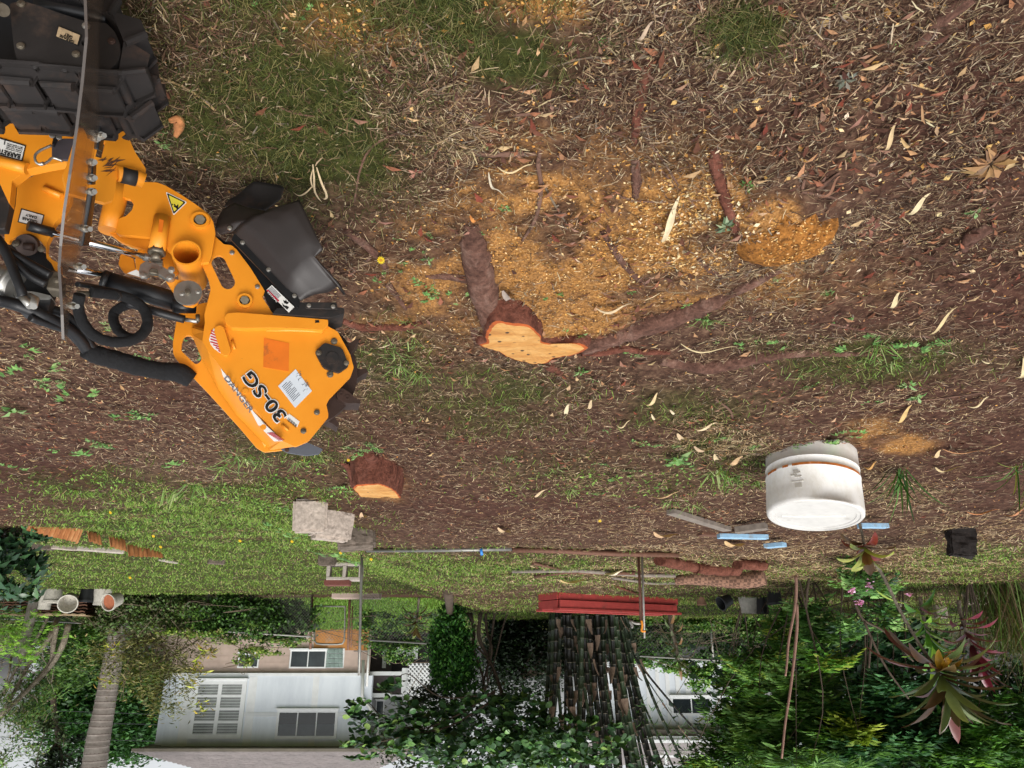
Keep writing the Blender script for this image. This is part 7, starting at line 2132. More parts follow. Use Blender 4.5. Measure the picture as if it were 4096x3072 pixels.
# -------- clear shield with its bolts and black clamps
def shield():
 M_POLY, nt, bs = new_mat('smoky clear shield')
 bs.inputs['Base Color'].default_value = (.20, .16, .13, 1)
 bs.inputs['Roughness'].default_value = .12
 n_ = noise(nt, 9, 5)
 tr = nt.nodes.new('ShaderNodeBsdfTransparent'); tr.inputs[0].default_value = (.80, .73, .66, 1)
 ms = nt.nodes.new('ShaderNodeMixShader')
 mr_ = nt.nodes.new('ShaderNodeMapRange'); nt.links.new(n_, mr_.inputs[0]); mr_.inputs[1].default_value = .3; mr_.inputs[2].default_value = .75; mr_.inputs[3].default_value = .42; mr_.inputs[4].default_value = .2
 nt.links.new(mr_.outputs[0], ms.inputs[0])
 nt.links.new(tr.outputs[0], ms.inputs[1]); nt.links.new(bs.outputs[0], ms.inputs[2])
 nt.links.new(ms.outputs[0], nt.nodes['Material Output'].inputs[0])
 M_PEDGE = pm('grey shield edge', '#4a423d', .4, .08)
 Lp = [(345, -60), (352, 150), (335, 330), (312, 520), (285, 700), (262, 850), (248, 985), (242, 1070), (254, 1260), (258, 1358)]
 Rp = [(432, -60), (405, 150), (412, 330), (396, 520), (362, 700), (342, 850), (330, 950), (312, 1070), (286, 1200), (268, 1362)]
 YL = np.linspace(.72, .95, 10); YR = np.linspace(.93, 1.12, 10)
 a = [A(x, y, yy) for (x, y), yy in zip(Lp, YL)]; b = [A(x, y, yy) for (x, y), yy in zip(Rp, YR)]
 n = len(a)
 nrm = np.cross(b[3] - a[3], a[4] - a[3]); nrm /= np.linalg.norm(nrm)
 if nrm[0] < 0: nrm = -nrm
 V = a + b + [p + nrm * .0035 for p in a] + [p + nrm * .0035 for p in b]
 F = []
 for i in range(n - 1):
  F += [(i, i + 1, n + i + 1, n + i), (2 * n + i, 3 * n + i, 3 * n + i + 1, 2 * n + i + 1)]
 m = MB(); m.add(V, F); sh = m.build('clear_shield', M_POLY, gr)
 m = MB(); m.add(V, [(i, 2 * n + i, 2 * n + i + 1, i + 1) for i in range(n - 1)]); m.build('shield_edge', M_PEDGE, sh)
 m = MB(); m.add([V[n - 1], V[3 * n - 1], V[4 * n - 1], V[2 * n - 1]], [(0, 1, 2, 3)]); m.build('shield_tip', M_PEDGE, sh)
 for (y0, y1, x0a, x0b, w0, w1) in ((-40, 300, 420, 432, 20, 18), (335, 600, 428, 404, 18, 18), (655, 740, 380, 376, 14, 14), (755, 985, 380, 345, 14, 26)):
  t0 = np.interp(y0, [p[1] for p in Rp], YR) + .02; t1 = np.interp(y1, [p[1] for p in Rp], YR) + .02
  pts = [A(x0a - w0 * .5, y0, t0), A(x0a + w0 * .5, y0, t0 + .03), A(x0b + w1 * .5, y1, t1 + .03), A(x0b - w1 * .5, y1, t1)]
  q = np.cross(pts[1] - pts[0], pts[3] - pts[0]); q /= np.linalg.norm(q)
  m = MB(); m.add(pts + [p + q * .008 for p in pts], [(0, 1, 2, 3), (7, 6, 5, 4), (0, 4, 5, 1), (1, 5, 6, 2), (2, 6, 7, 3), (3, 7, 4, 0)]); m.build('clamp_strip', M_BLK, gr, None, True, .002)
 for x, y in ((838, 246), (847, 432), (862, 650), (848, 828), (840, 1125), (795, 1150), (762, 1345), (764, 1475), (760, 1590)):
  px_, py_ = zA(x, y); yy = np.interp(py_, [p[1] for p in Rp], YR) + .005
  c = A(px_, py_, yy); v = (CAM - c) / np.linalg.norm(CAM - c) * .4 + np.array([-.8, -.3, .2]); v /= np.linalg.norm(v)
  m = MB(); m.disc(c - v * .012, v, .0046, .022, 6); m.disc(c - v * .002, v, .0062, .003, 12); m.build('shield_bolt', M_ZINC, sh)
 for x, y in ((710, 445), (658, 757), (602, 1083)):
  px_, py_ = zBB(x, y); yy = np.interp(py_, [p[1] for p in Rp], YR) + .005
  c = A(px_, py_, yy); v = np.array([-.8, -.4, .3]); v /= np.linalg.norm(v)
  m = MB(); m.disc(c - v * .012, v, .0046, .026, 6); m.disc(c - v * .002, v, .0062, .003, 12); m.build('shield_bolt', M_ZINC, sh)
shield()
BKP = Plane((200, 520), 1.06, (330, 500), 1.08)
plate('shield_bracket', rounded(mm_(zA, [(660, 820), (560, 835), (515, 880), (430, 1190), (450, 1195), (525, 1030), (640, 985), (860, 1000), (890, 720), (870, 690)]), .15, 2), BKP, .012, M_BLK, gr)
plate('lock_plate', rounded(mm_(zA, [(430, 1195), (520, 1148), (680, 1150), (640, 1330), (520, 1320), (430, 1300)]), .12, 2), BKP, .006, pm('bare steel plate', '#5f5a60', .45, .2, 20, .5, .05), gr, (), -.01)
for x, y in ((433, 1125), (490, 1140)): bolt(gr, BKP, *zA(x, y), 9, .002, M_ZINC)
P_ = [BKP.P(*zA(x, y), .012) for x, y in ((428, 1205), (340, 1245), (292, 1290), (300, 1345), (345, 1365), (400, 1340), (440, 1310), (520, 1335))]
m = MB(); m.tube(P_, .0022, 6, True, True, 5); m.build('wire_lanyard', M_ZINC, gr)
m = MB(); m.tube([BKP.P(*zA(x, y), .013) for x, y in ((335, 1365), (365, 1355))], .0045 * KH, 8); m.build('wire_ferrule', M_ZINC, gr)
# -------- rubber track
def track():
 oc = []
 out = mm_(zA, [(-900, 560), (0, 575), (400, 610), (700, 640), (860, 655), (980, 640), (1060, 560), (1085, 430), (1075, 300), (1030, 190), (960, 110), (860, 40), (700, -60), (400, -260), (0, -420), (-900, -560)])
 inn = mm_(zA, [(-880, 520), (0, 530), (400, 562), (700, 592), (850, 612), (940, 600), (1005, 540), (1030, 430), (1020, 320), (985, 225), (920, 150), (830, 80), (680, -20), (390, -215), (0, -370), (-880, -500)])
 W = .125
 a = [TP.P(x, y) for x, y in out]; b = [TP.P(x, y) for x, y in inn]
 a, _ = catmull(a, [0] * len(a), 4); b, _ = catmull(b, [0] * len(b), 4)
 n = len(a)
 bk = -TP.n * W
 V = a + b + [p + bk for p in a] + [p + bk for p in b]
 F = []
 for i in range(n - 1):
  F += [(i, i + 1, n + i + 1, n + i), (i, 2 * n + i, 2 * n + i + 1, i + 1), (n + i, n + i + 1, 3 * n + i + 1, 3 * n + i), (2 * n + i, 3 * n + i, 3 * n + i + 1, 2 * n + i + 1)]
 m = MB(); m.add(V, F, False); tb = m.build('rubber_track', M_RUBBER, gr)
 acc = 0; last = -1
 seg = [0]
 for i in range(1, n): seg.append(seg[-1] + np.linalg.norm(a[i] - a[i - 1]))
 pitch = .066
 cen = np.mean(b, axis=0)
 nl_ = int(seg[-1] / pitch)
 for k_ in range(nl_):
  for row in (0, 1):
   s = (k_ + .5 * row + .3) * pitch
   i = min(int(np.searchsorted(seg, s)), n - 2)
   p = a[i]; t_ = a[i + 1] - a[i - 1]; t_ /= np.linalg.norm(t_)
   nr_ = np.cross(t_, TP.n); nr_ /= np.linalg.norm(nr_)
   if nr_ @ (p - b[i]) < 0: nr_ = -nr_
   w = W * .5
   c = p + bk * (.24 + .5 * row)
   bm = bmesh.new(); bmesh.ops.create_cube(bm, size=1)
   for v in bm.verts:
    top = v.co.z > 0
    q = c + t_ * v.co.x * pitch * (.46 if top else .78) + (bk / W) * v.co.y * w * (.82 if top else 1.0) + nr_ * (.017 if top else -.004)
    v.co = Vector([float(z) for z in q])
   bmesh.ops.bevel(bm, geom=bm.edges[:], offset=.008, segments=3, affect='EDGES')
   for v in bm.verts:
    v.co += Vector(rng.random(3) - .5) * .002
   me = bpy.data.meshes.new('lug'); bm.to_mesh(me); bm.free()
   link_mesh('lug', me, M_RUBBER, tb)
 fr = mm_(zA, [(80, 30), (180, 5), (300, 40), (500, 110), (720, 180), (880, 190), (950, 260), (990, 350), (1000, 430), (985, 500), (930, 560), (880, 585), (700, 580), (500, 560), (350, 545), (200, 520), (140, 490), (120, 420), (100, 250)])
 sp_ = plate('track_frame', rounded(fr, .2, 2), TP, .02, M_BLKROUGH, gr, [mm_(zA, circ(700, 355, 26, 16))], .004)
 plate('track_inner', mm_(zA, [(-900, 500), (0, 525), (700, 590), (900, 590), (1020, 430), (960, 200), (700, 0), (0, -350), (-900, -480)]), TP, .01, M_BLK, gr, (), -.07, 0)
 for x, y, mt_ in ((177, 32, M_STEEL), (174, 382, M_STEEL), (632, 450, M_STEEL), (928, 342, M_WHEEL), (716, 216, M_ZINC), (292, 548, M_BLKROUGH), (540, 575, M_BLKROUGH)):
  bolt(sp_, TP, *zA(x, y), 12.5, .005, mt_)
 m = MB(); m.tube([TP.P(*zA(-30, 55), .02), TP.P(*zA(25, 85), .03)], .014 * KH, 14); m.build('idler_hub', M_STEEL, gr)
 st = plate('grease_decal', mm_(zA, [(482, 208), (678, 288), (650, 378), (458, 300)]), TP, .001, M_INK, sp_, (), .0055, 0)
 plate('decal_field', mm_(zA, [(488, 220), (664, 292), (640, 368), (466, 298)]), TP, .0006, pm('stained vinyl', '#a58f70', .6, .25, 60, 0, 0, '#5e4a38', .2), sp_, (), .0064, 0)
 text_obj('lettering', 'DAILY', zA(602, 303), zA(540, 272), zA(592, 328), TP, .0072, M_INK, sp_, .02)
 text_obj('lettering', 'GREASE', zA(618, 342), zA(500, 286), zA(610, 362), TP, .0072, M_INK, sp_, .02)
 m = MB(); m.tube([TP.P(*zA(300, 40), -.02), TP.P(*zA(560, 90), -.02), TP.P(*zA(760, 130), -.02), TP.P(*zA(900, 170), -.02)], .016 * KH, 8); m.build('track_guard', M_BLK, gr)
track()
# ------------------------------------------------------------------ shrub border along the right of the yard
def shrub(label, vols, n, L, ratio, cols, Y, base_px, kind='sprays', nleaf=9, stem=.22, wts=None, name='shrub', cat='shrub', droop=.5, mat=None, nst=10, group=None, cl_n=None, spread=.3, up=.2):
 b = A(*base_px, Y); zb = float(terrain(b[0], Y))
 t = thing(name, label, cat, (b[0], Y, zb), group)
 P, cl = sample_vols(vols, n, cl_n or max(12, n // 25), spread)
 P = P[P[:, 2] > terrain(P[:, 0], P[:, 1]) + .04]
 if kind == 'sprays':
  V, F, C = sprays(P, nleaf, L, ratio, cols, wts, stem, 'leaf', droop, .22, up)
  link_mesh('leaf_mass', fast_mesh('leaf_mass', V, [F], C), mat or M_LEAF, t)
 else:
  foliage('leaf_mass', t, P, L, ratio, cols, wts, kind, mat, droop)
 base = np.array([b[0], Y, zb - .05])
 limbs(t, base, list(cl[rng.permutation(len(cl))]), .010, M_TRUNKD, 'stem', .3, max(2, nst // 2))
 return t
G1 = ['#4a7534', '#5f8d42', '#3a5f2b', '#74a352', '#8ab566']
G2 = ['#27452a', '#345a34', '#1f3822', '#466f3f']
G3 = ['#5f8f35', '#78a845', '#4a752c', '#93bd5a', '#a3b24a']
zz = z4
shrub('deep dark green thicket closing the view behind the shrub border', [V_(z4, 200, 1450, 420, 320, 14, 1.0, 1.2), V_(z4, 800, 1400, 450, 350, 14, 1.0, 1.2), V_(z4, 1350, 1480, 450, 320, 13.5, 1.0, 1.2), V_(z4, 300, 1060, 350, 150, 14, .8), V_(z4, 1800, 1400, 300, 400, 13, 1), V_(z3, 1480, 1350, 130, 300, 14.5, .8), V_(z4, 700, 950, 300, 150, 13.5, .7), V_(z4, 1000, 1900, 1200, 250, 13, 1.2, .8)], 24000, .17, .5, G2 + ['#3a5a2e'], 14, z4(500, 800), 'leaf', name='thicket', cat='thicket', nst=16, spread=.62)
shrub('feathery light green shrub leaning toward the bamboo beside the boarded house', [V_(z3, 1450, 1250, 110, 130, 12, .5), V_(z3, 1500, 1420, 120, 120, 12, .5), V_(z3, 1330, 1560, 180, 110, 12, .5), V_(z3, 1180, 1640, 140, 60, 12, .4), V_(z3, 1240, 1300, 90, 50, 12, .3, .5), V_(z3, 1500, 1600, 120, 90, 12, .5)], 900, .12, .3, G3 + G1, 12, z3(1450, 800), nleaf=11, stem=.26)
shrub('pale feathery shrub behind the two thin pinkish stems', [V_(z4, 60, 850, 110, 140, 10.5, .4), V_(z4, 30, 1080, 130, 130, 10.5, .4), V_(z3, 1500, 1050, 120, 90, 10.8, .4), V_(z4, 150, 720, 90, 70, 10.3, .3)], 520, .10, .35, G3 + G1, 10.5, z4(60, 760), nleaf=10, stem=.2)
shrub('light green compound leaved bush in front of the fence', [V_(z4, 320, 770, 70, 60, 8.5, .25), V_(z4, 380, 860, 100, 70, 8.5, .25), V_(z4, 270, 700, 70, 50, 8.5, .2)], 130, .115, .36, G1, 8.5, z4(300, 700), nleaf=9, stem=.2)
shrub('hanging light green sprig of compound leaves just above the fence rail', [V_(z4, 330, 1010, 80, 40, 8.0, .15), V_(z4, 400, 1000, 50, 30, 8.0, .15)], 34, .12, .36, G3, 8, z4(330, 1000), nleaf=9, stem=.22, nst=3)
shrub('dark glossy bush between the pink flowers and the long leaning stem', [V_(z4, 560, 730, 60, 70, 7.5, .2), V_(z4, 470, 820, 70, 50, 7.5, .2), V_(z4, 640, 640, 110, 70, 7.5, .25), V_(z4, 720, 720, 90, 80, 7.6, .25), V_(z4, 780, 500, 120, 70, 7.4, .2)], 170, .07, .42, G2 + G1, 7.5, z4(600, 640), nleaf=8, stem=.15)
shrub('pink flowering bush with toothed leaves in a black pot', [V_(z4, 560, 530, 100, 60, 6.2, .2), V_(z4, 660, 590, 70, 50, 6.2, .2), V_(z4, 520, 460, 60, 50, 6.2, .15)], 90, .06, .5, G1, 6.2, z4(640, 560), nleaf=7, stem=.11)
shrub('large fresh green shrub with stacked compound leaves by the thin stems', [V_(z4, 120, 1250, 170, 160, 9, .5), V_(z4, 350, 1340, 130, 110, 8.8, .4), V_(z4, 180, 1500, 240, 130, 9, .5), V_(z4, 60, 1620, 160, 80, 9, .4), V_(z3, 1520, 1500, 110, 130, 9.3, .4), V_(z4, 420, 1180, 110, 90, 9, .4, .6)], 640, .15, .34, G1 + ['#8fb860', '#9ac070'], 9, z4(200, 850), nleaf=10, stem=.24)
shrub('dark leathery shrub in the middle of the border below the bronze plant', [V_(z4, 690, 1200, 150, 90, 8.6, .4), V_(z4, 800, 1420, 230, 130, 8.6, .4), V_(z4, 700, 1580, 240, 100, 8.6, .4), V_(z4, 640, 1330, 110, 90, 8.6, .3), V_(z4, 900, 1250, 110, 90, 8.7, .3), V_(z4, 540, 960, 70, 100, 8.8, .3, .5)], 640, .14, .36, ['#2f5a35', '#3d6d40', '#254a2c', '#5a8a55', '#6f9c68'], 8.6, z4(700, 900), nleaf=9, stem=.22)
shrub('yellow green shoot with upright leaves in the middle of the border', [V_(z4, 560, 1470, 80, 50, 8.2, .2), V_(z4, 500, 1400, 40, 40, 8.2, .15)], 34, .13, .34, ['#8fa83c', '#a7b84a', '#7a9636'], 8.2, z4(560, 1100), nleaf=8, stem=.2, nst=3)
shrub('small leaved bright green shrub in the corner under the bronze plant', [V_(z4, 1330, 1520, 220, 120, 8.4, .4), V_(z4, 1480, 1420, 130, 120, 8.4, .4), V_(z4, 1100, 1620, 260, 80, 8.4, .4), V_(z4, 1700, 1500, 160, 200, 8.5, .4)], 620, .11, .3, ['#4a7a30', '#5f953d', '#385f28', '#7fae52'], 8.4, z4(1350, 1000), nleaf=11, stem=.24)
shrub('fan leaved low palm at the top of the thin stems', [V_(z4, 280, 1640, 100, 40, 8, .2), V_(z4, 480, 1650, 80, 40, 8, .2), V_(z4, 120, 1640, 60, 40, 8, .2)], 34, .22, .10, G1, 8, z4(280, 1200), nleaf=14, stem=.10, nst=4)
shrub('shrub cut off by the picture edge above the corner shrub', [V_(z4, 600, 1800, 900, 130, 9, .7), V_(z3, 900, 1850, 700, 120, 12, .6)], 700, .10, .36, G1 + G2, 9, z4(900, 900), nleaf=9, stem=.24)
b = on_ground(*z4(1520, 760)); Yg = 8.6
b = A(*z4(1560, 900), Yg); b[2] = float(terrain(b[0], Yg))
tg2 = thing('tall_grass', 'tall arching dry based grass clump at the picture edge behind the red plant', 'grass clump', b)
n = 900
Bp = np.tile(b, (n, 1)) + rng.normal(size=(n, 3)) * [.22, .25, 0] + np.array([-.1, 0, 0])
Bp[:, 2] = terrain(Bp[:, 0], Bp[:, 1])
d = np.stack([rng.normal(size=n) * .3, rng.normal(size=n) * .25, np.ones(n)], 1)
V, F, C = blades(Bp, d, .7 + .8 * rng.random(n), .010, palette(n, ['#6f8a45', '#5a7838', '#8a8a5c', '#7b6c52', '#8a7a60']), .9)
link_mesh('blades', fast_mesh('blades', V, F, C), M_GRASS, tg2)
b2 = A(*z4(700, 900), 9.4); b2[2] = float(terrain(b2[0], 9.4))
tg3 = thing('tall_grass', 'dead brown grass clump in the border between two thin stems', 'grass clump', b2)
n = 260
Bp = np.tile(b2, (n, 1)) + rng.normal(size=(n, 3)) * [.35, .2, 0]; Bp[:, 2] = terrain(Bp[:, 0], Bp[:, 1])
d = np.stack([rng.normal(size=n) * .45, rng.normal(size=n) * .3, np.ones(n)], 1)
V, F, C = blades(Bp, d, .3 + .35 * rng.random(n), .007, palette(n, ['#7b6750', '#8f7d62', '#5d5040', '#6b6a45']), .9)
link_mesh('blades', fast_mesh('blades', V, F, C), M_GRASS, tg3)
bush_p = [o for o in COL.objects if o.get('label', '').startswith('pink flowering bush')][0]
for (x, y, r) in ((630, 530, 15), (522, 556, 10), (568, 632, 12), (868, 582, 7)):
 c = A(*z4(x, y), 6.0); m_list = 22
 Bq = c + rng.normal(size=(m_list, 3)) * r * .646 * 6 / FPX * .7
 foliage('flower_head', bush_p, Bq, .028, .7, ['#d98ac0', '#e6a9d2', '#c873ad', '#efc6e2'], None, 'leaf', None, -.2)
# ------------------------------------------------------------------ cordylines with big leaves, every leaf a part
def strap_leaf(t, base, d, L, W, col, droop, mat, twist=0.0):
 d = d / np.linalg.norm(d)
 s = np.cross(d, (0, 0, 1.0)); s /= (np.linalg.norm(s) + 1e-6)
 u = np.cross(s, d)
 k = 8
 V = []; F = []
 p = np.array(base, float); dirv = d.copy()
 for i in range(k + 1):
  f = i / k
  w = W * .5 * (math.sin(math.pi * min(1, .08 + f * .93)) ** .7) * (1 if f < .98 else .1)
  if f < .12: w = W * .5 * (.25 + f * 3)
  a = twist * f
  ss = s * math.cos(a) + u * math.sin(a)
  uu = np.cross(ss, dirv); uu /= (np.linalg.norm(uu) + 1e-6)
  wav = .06 * W * math.sin(f * 9 + L * 50)
  V += [p - ss * w + uu * (w * .35 + wav), p, p + ss * w + uu * (w * .35 - wav)]
  p = p + dirv * L / k
  dirv = dirv + np.array([0, 0, -1.0]) * droop / k * (0.4 + f * 1.4); dirv /= np.linalg.norm(dirv)
 for i in range(k):
  F += [(3 * i, 3 * i + 1, 3 * i + 4, 3 * i + 3), (3 * i + 1, 3 * i + 2, 3 * i + 5, 3 * i + 4)]
 C = np.tile(col, (len(V), 1)); C[1::3] *= .8
 C[0::3] *= 1.1
 me = fast_mesh('leaf', np.array(V), [np.array(F)], np.clip(C, .002, .9), smooth=True)
 return link_mesh('leaf', me, mat, t)
def cordyline(label, stem, Y, crown, n, Lpx, Wpx, cols, droop, up=(.1, 1.1), wts=None, cat='plant', name='ti_plant', stem_r=9, mat=None, along=0.0, axis=(0, 0, 1.0), tw=.5):
 b = A(*stem[0], Y)
 zb = float(terrain(b[0], Y))
 t = thing(name, label, cat, (b[0], Y, min(zb, b[2])))
 sc = Y / FPX
 P = [A(x, y, Y) for x, y in stem]
 m = MB(); m.tube(P, list(np.linspace(stem_r, stem_r * .7, len(P)) * sc), 9, True, True, 5)
 o = m.build('stem', M_TRUNKG, t)
 c = A(*crown, Y); ax_ = np.array(axis, float); ax_ /= np.linalg.norm(ax_)
 pal = palette(n, cols, wts, .2)
 for i in range(n):
  a = i * 2.39996
  el = up[0] + (up[1] - up[0]) * (i / max(1, n - 1)) + rng.normal() * .12
  d = np.array([math.cos(a) * math.cos(el), math.sin(a) * math.cos(el), math.sin(el)])
  d = d + (ax_ - np.array([0, 0, 1.0])) * .8
  base = c + ax_ * along * (i / n - .5) * Lpx * sc
  strap_leaf(t, base, d, Lpx * sc * (.75 + .4 * rng.random()) * (1 if i < n * .85 else .75), Wpx * sc * (.8 + .35 * rng.random()), pal[i], droop * (.6 + .7 * rng.random()), mat or M_GLOSS, (rng.random() - .5) * tw)
 return t
BRZ = ['#4a3627', '#5a4a2d', '#46562f', '#5f3632', '#5f6f40', '#7a4a46', '#94a070', '#52402a']
ta = cordyline('big bronze and green cordyline on a long leaning bare stem with yellow lower leaves', [z4(600, 330), z4(695, 440), z4(820, 690), z4(930, 880), z4(1010, 1000), z4(1070, 1090)], 3.75, z4(1075, 1090), 40, 225, 46, BRZ, .8, (-.2, 1.25), None, stem_r=7, along=.5, axis=(-.35, 0, 1))
c = A(*z4(1060, 1050), 3.72)
for i, (dx, dz_, colr) in enumerate(((-.15, -.35, '#c9952c'), (.12, -.45, '#d8ad3a'), (-.75, -.2, '#b5832c'), (.75, -.3, '#a06a4a'), (-.35, -.5, '#c08a30'))):
 strap_leaf(ta, c + np.array([0, -.01, 0]), np.array([dx, -.35, dz_]), .085 + .02 * (i % 3), .04, np.array(lin(colr)), 1.0, M_GLOSS, .8)
cordyline('small cordyline with yellow green and bronze leaves tucked behind the bucket', [z4(560, 120), z4(580, 200), z4(600, 300)], 3.45, z4(603, 300), 15, 128, 44, ['#9aa04a', '#a8b05a', '#6b4228', '#7a3028', '#7f8a45', '#5c4426'], 1.1, (-.2, 1.2), None, stem_r=6, along=.3)
cordyline('dark red cordyline with drooping maroon leaves beside the flat grey rock', [z4(1180, 620), z4(1190, 700), z4(1230, 820), z4(1290, 960)], 5.0, z4(1255, 880), 34, 130, 26, ['#511b26', '#652633', '#411620', '#7b3644', '#702634'], .9, (.0, 1.3), None, stem_r=8, along=1.5, axis=(-.3, 0, 1))
cordyline('bright green cordyline with long strap leaves beside the dark red one', [z4(940, 600), z4(960, 720), z4(1010, 880)], 5.2, z4(990, 830), 38, 150, 24, ['#4f7f30', '#659a3c', '#86b848', '#3d6628', '#a2c455'], 1.1, (.0, 1.3), None, stem_r=8, along=1.5, axis=(-.3, 0, 1))
cordyline('small reddish cordyline under the fence beside the ivy column', [z2(1010, 600), z2(1000, 700), z2(995, 760)], 14.5, z2(992, 760), 26, 62, 15, ['#6b4a3a', '#7f6a4a', '#4f4a2c', '#8a9a5a', '#5a3a2c'], 1.2, (-.2, 1.2), None, stem_r=5, along=1.0)
cordyline('shaggy grey green strap plant beside the ivy behind the pipe stake', [z3(975, 700), z3(990, 800), z3(1015, 900), z3(1030, 990)], 11.5, z3(1012, 900), 34, 66, 13, ['#5f6a4c', '#6f7a55', '#4a5a38', '#8a6a4a', '#7b8a60'], 2.0, (-.3, 1.1), None, stem_r=9, along=2.6, axis=(-.15, 0, 1))
cordyline('small yellow leaved plant with dead thatch on the far lawn', [z2(1150, 440), z2(1140, 490)], 12.6, z2(1110, 500), 12, 60, 14, ['#b9c23a', '#c9cc55', '#9aa83a', '#a89468'], .9, (.0, 1.2), None, stem_r=10)
def sedge(label, px, Y, n, Lpx, cols, wpx=6, spread=.06, sag=.7, lean=(0, 0)):
 b = A(*px, Y); zb = float(terrain(b[0], Y)); b[2] = min(b[2], zb + .02)
 t = thing('sedge', label, 'sedge', (b[0], Y, b[2]))
 sc = Y / FPX
 pal = palette(n, cols, None, .2)
 for i in range(n):
  a = rng.random() * 6.283; el = .5 + rng.random() * .9
  d = np.array([math.cos(a) * math.cos(el) + lean[0], math.sin(a) * math.cos(el) + lean[1], math.sin(el)])
  strap_leaf(t, b + rng.normal(size=3) * [.02, .02, 0], d, Lpx * sc * (.6 + .6 * rng.random()), wpx * sc, pal[i], sag * (.5 + rng.random()), M_GRASS, 0)
sedge('dark green arching sedge tuft behind the bucket and blue board', z4(870, 165), 3.5, 24, 235, ['#2f5a24', '#3d6a2c', '#274a1e', '#55803a'], 7)
sedge('thin sedge blades arching in from the picture edge', z4(1690, 150), 3.4, 16, 260, ['#3d6a2c', '#55803a', '#6f9a4a', '#a3ad55'], 6, .06, .9, (.5, 0))
def stemthing(label, paths, Y, r, mat, name='bare_stem'):
 q = A(*paths[0][0], Y); t = thing(name, label, 'stem', (q[0], Y, q[2]))
 for pth in paths:
  P = [A(x, y, Y) for x, y in pth]
  m = rough_tube(P, [r * Y / FPX * (1 - .5 * i / len(P)) for i in range(len(P))], 7, 5, .12, 4); m.build('stem', mat, t)
stemthing('pair of thin pinkish bare stems rising past the fence rail', [[z4(172, 470), z4(175, 560), z4(165, 680), z4(130, 860), z4(118, 1000), z4(108, 1090)], [z4(178, 640), z4(180, 780), z4(160, 1000), z4(135, 1200), z4(105, 1400), z4(85, 1600)]], 6.6, 7.5, pm('pinkish stem', '#8a6a5c', .85, .2, 20))
stemthing('dark forked stem leaning in front of the green border', [[z4(530, 620), z4(590, 740), z4(700, 800), z4(800, 890), z4(900, 1000)], [z4(595, 750), z4(660, 900), z4(740, 1050), z4(870, 1230)], [z4(640, 840), z4(630, 950), z4(625, 1040)]], 6.8, 6, M_TRUNKD)
# ------------------------------------------------------------------ weeds
M_WEED = tint_mat('weed leaf', rough=.5, trans=.28, var=.12, scale=40, spec=.4)
def weed_mesh(kind, size, seed):
 r_ = np.random.default_rng(seed)
 global rng
 old = rng; rng = r_
 if kind == 'rosette':
  n = 9 + int(r_.integers(6)); a = np.arange(n) * 2.4 + r_.random(n) * .5; el = .1 + .7 * r_.random(n)
  d = np.stack([np.cos(a) * np.cos(el), np.sin(a) * np.cos(el), np.sin(el)], 1)
  B = np.zeros((n, 3)) + d * .12 * size + np.array([0, 0, .1 * size])
  V, F, C = leaves(B, d, np.tile([0, 0, 1.0], (n, 1)) + r_.normal(size=(n, 3)) * .2, size * (.35 + .35 * r_.random(n)), size * .22, palette(n, ['#64904a', '#76a256', '#527a3c', '#8cb468', '#96b878'], None, .15), .2, .25)
 elif kind == 'lobed':
  parts_ = []
  for k in range(4 + int(r_.integers(4))):
   a = r_.random() * 6.28; st = np.array([math.cos(a), math.sin(a), .35]) * size * (.25 + .6 * r_.random())
   n = 5; aa = a + (np.arange(n) - 2) * .62; d = np.stack([np.cos(aa), np.sin(aa), .15 - .3 * r_.random(n)], 1)
   parts_.append(leaves(np.tile(st, (n, 1)), d, np.tile([0, -.2, 1.0], (n, 1)) + r_.normal(size=(n, 3)) * .2, size * (.30 + .2 * r_.random(n)) * (1 - .18 * abs(np.arange(n) - 2)), size * .15, palette(n, ['#628f49', '#74a355', '#50793b', '#8ab266'], None, .12), .15, .2))
  V, F, C = merge(parts_)
 elif kind == 'grassy':
  n = 16 + int(r_.integers(12)); B = r_.normal(size=(n, 3)) * [size * .18, size * .18, 0]
  d = np.stack([r_.normal(size=n) * .8, r_.normal(size=n) * .8, np.ones(n) * .6], 1)
  V, F, C = blades(B, d, size * (.6 + .6 * r_.random(n)), size * .055, palette(n, ['#7b9c4e', '#8dae5c', '#648440', '#a8b878'], None, .15), 1.0)
 else:  # creeping runner with pairs of small leaves
  parts_ = []
  for k in range(2 + int(r_.integers(2))):
   a = r_.random() * 6.28; n = 12; t = np.repeat(np.linspace(.1, 1, 6), 2); s = np.tile([1, -1], 6)
   dirv = np.array([math.cos(a), math.sin(a), 0]); side = np.array([-math.sin(a), math.cos(a), 0])
   B = dirv * t[:, None] * size * .9 + side * np.sin(t * 4 + k)[:, None] * size * .12 + np.array([0, 0, .06 * size])
   d = side * s[:, None] + dirv * .5 + np.array([0, 0, .3]) + r_.normal(size=(n, 3)) * .2
   parts_.append(leaves(B, d, np.tile([0, -.2, 1.0], (n, 1)), size * (.22 + .16 * r_.random(n)), size * .15, palette(n, ['#648f4b', '#78a457', '#547b40', '#90b46c'], None, .12), .15, .15))
  V, F, C = merge(parts_)
 rng = old
 return fast_mesh('weed', V, F if isinstance(F, list) else [F], C)
WM = {k: [weed_mesh(k, 1.0, i * 7 + j) for j in range(5)] for i, k in enumerate(('rosette', 'lobed', 'grassy', 'creeper'))}
for k in WM:
 for me_ in WM[k]: me_.materials.append(M_WEED)
WLAB = {'rosette': 'small rosette weed', 'lobed': 'weed with deeply lobed green leaves', 'grassy': 'tuft of fresh grass blades', 'creeper': 'creeping weed with paired leaves'}
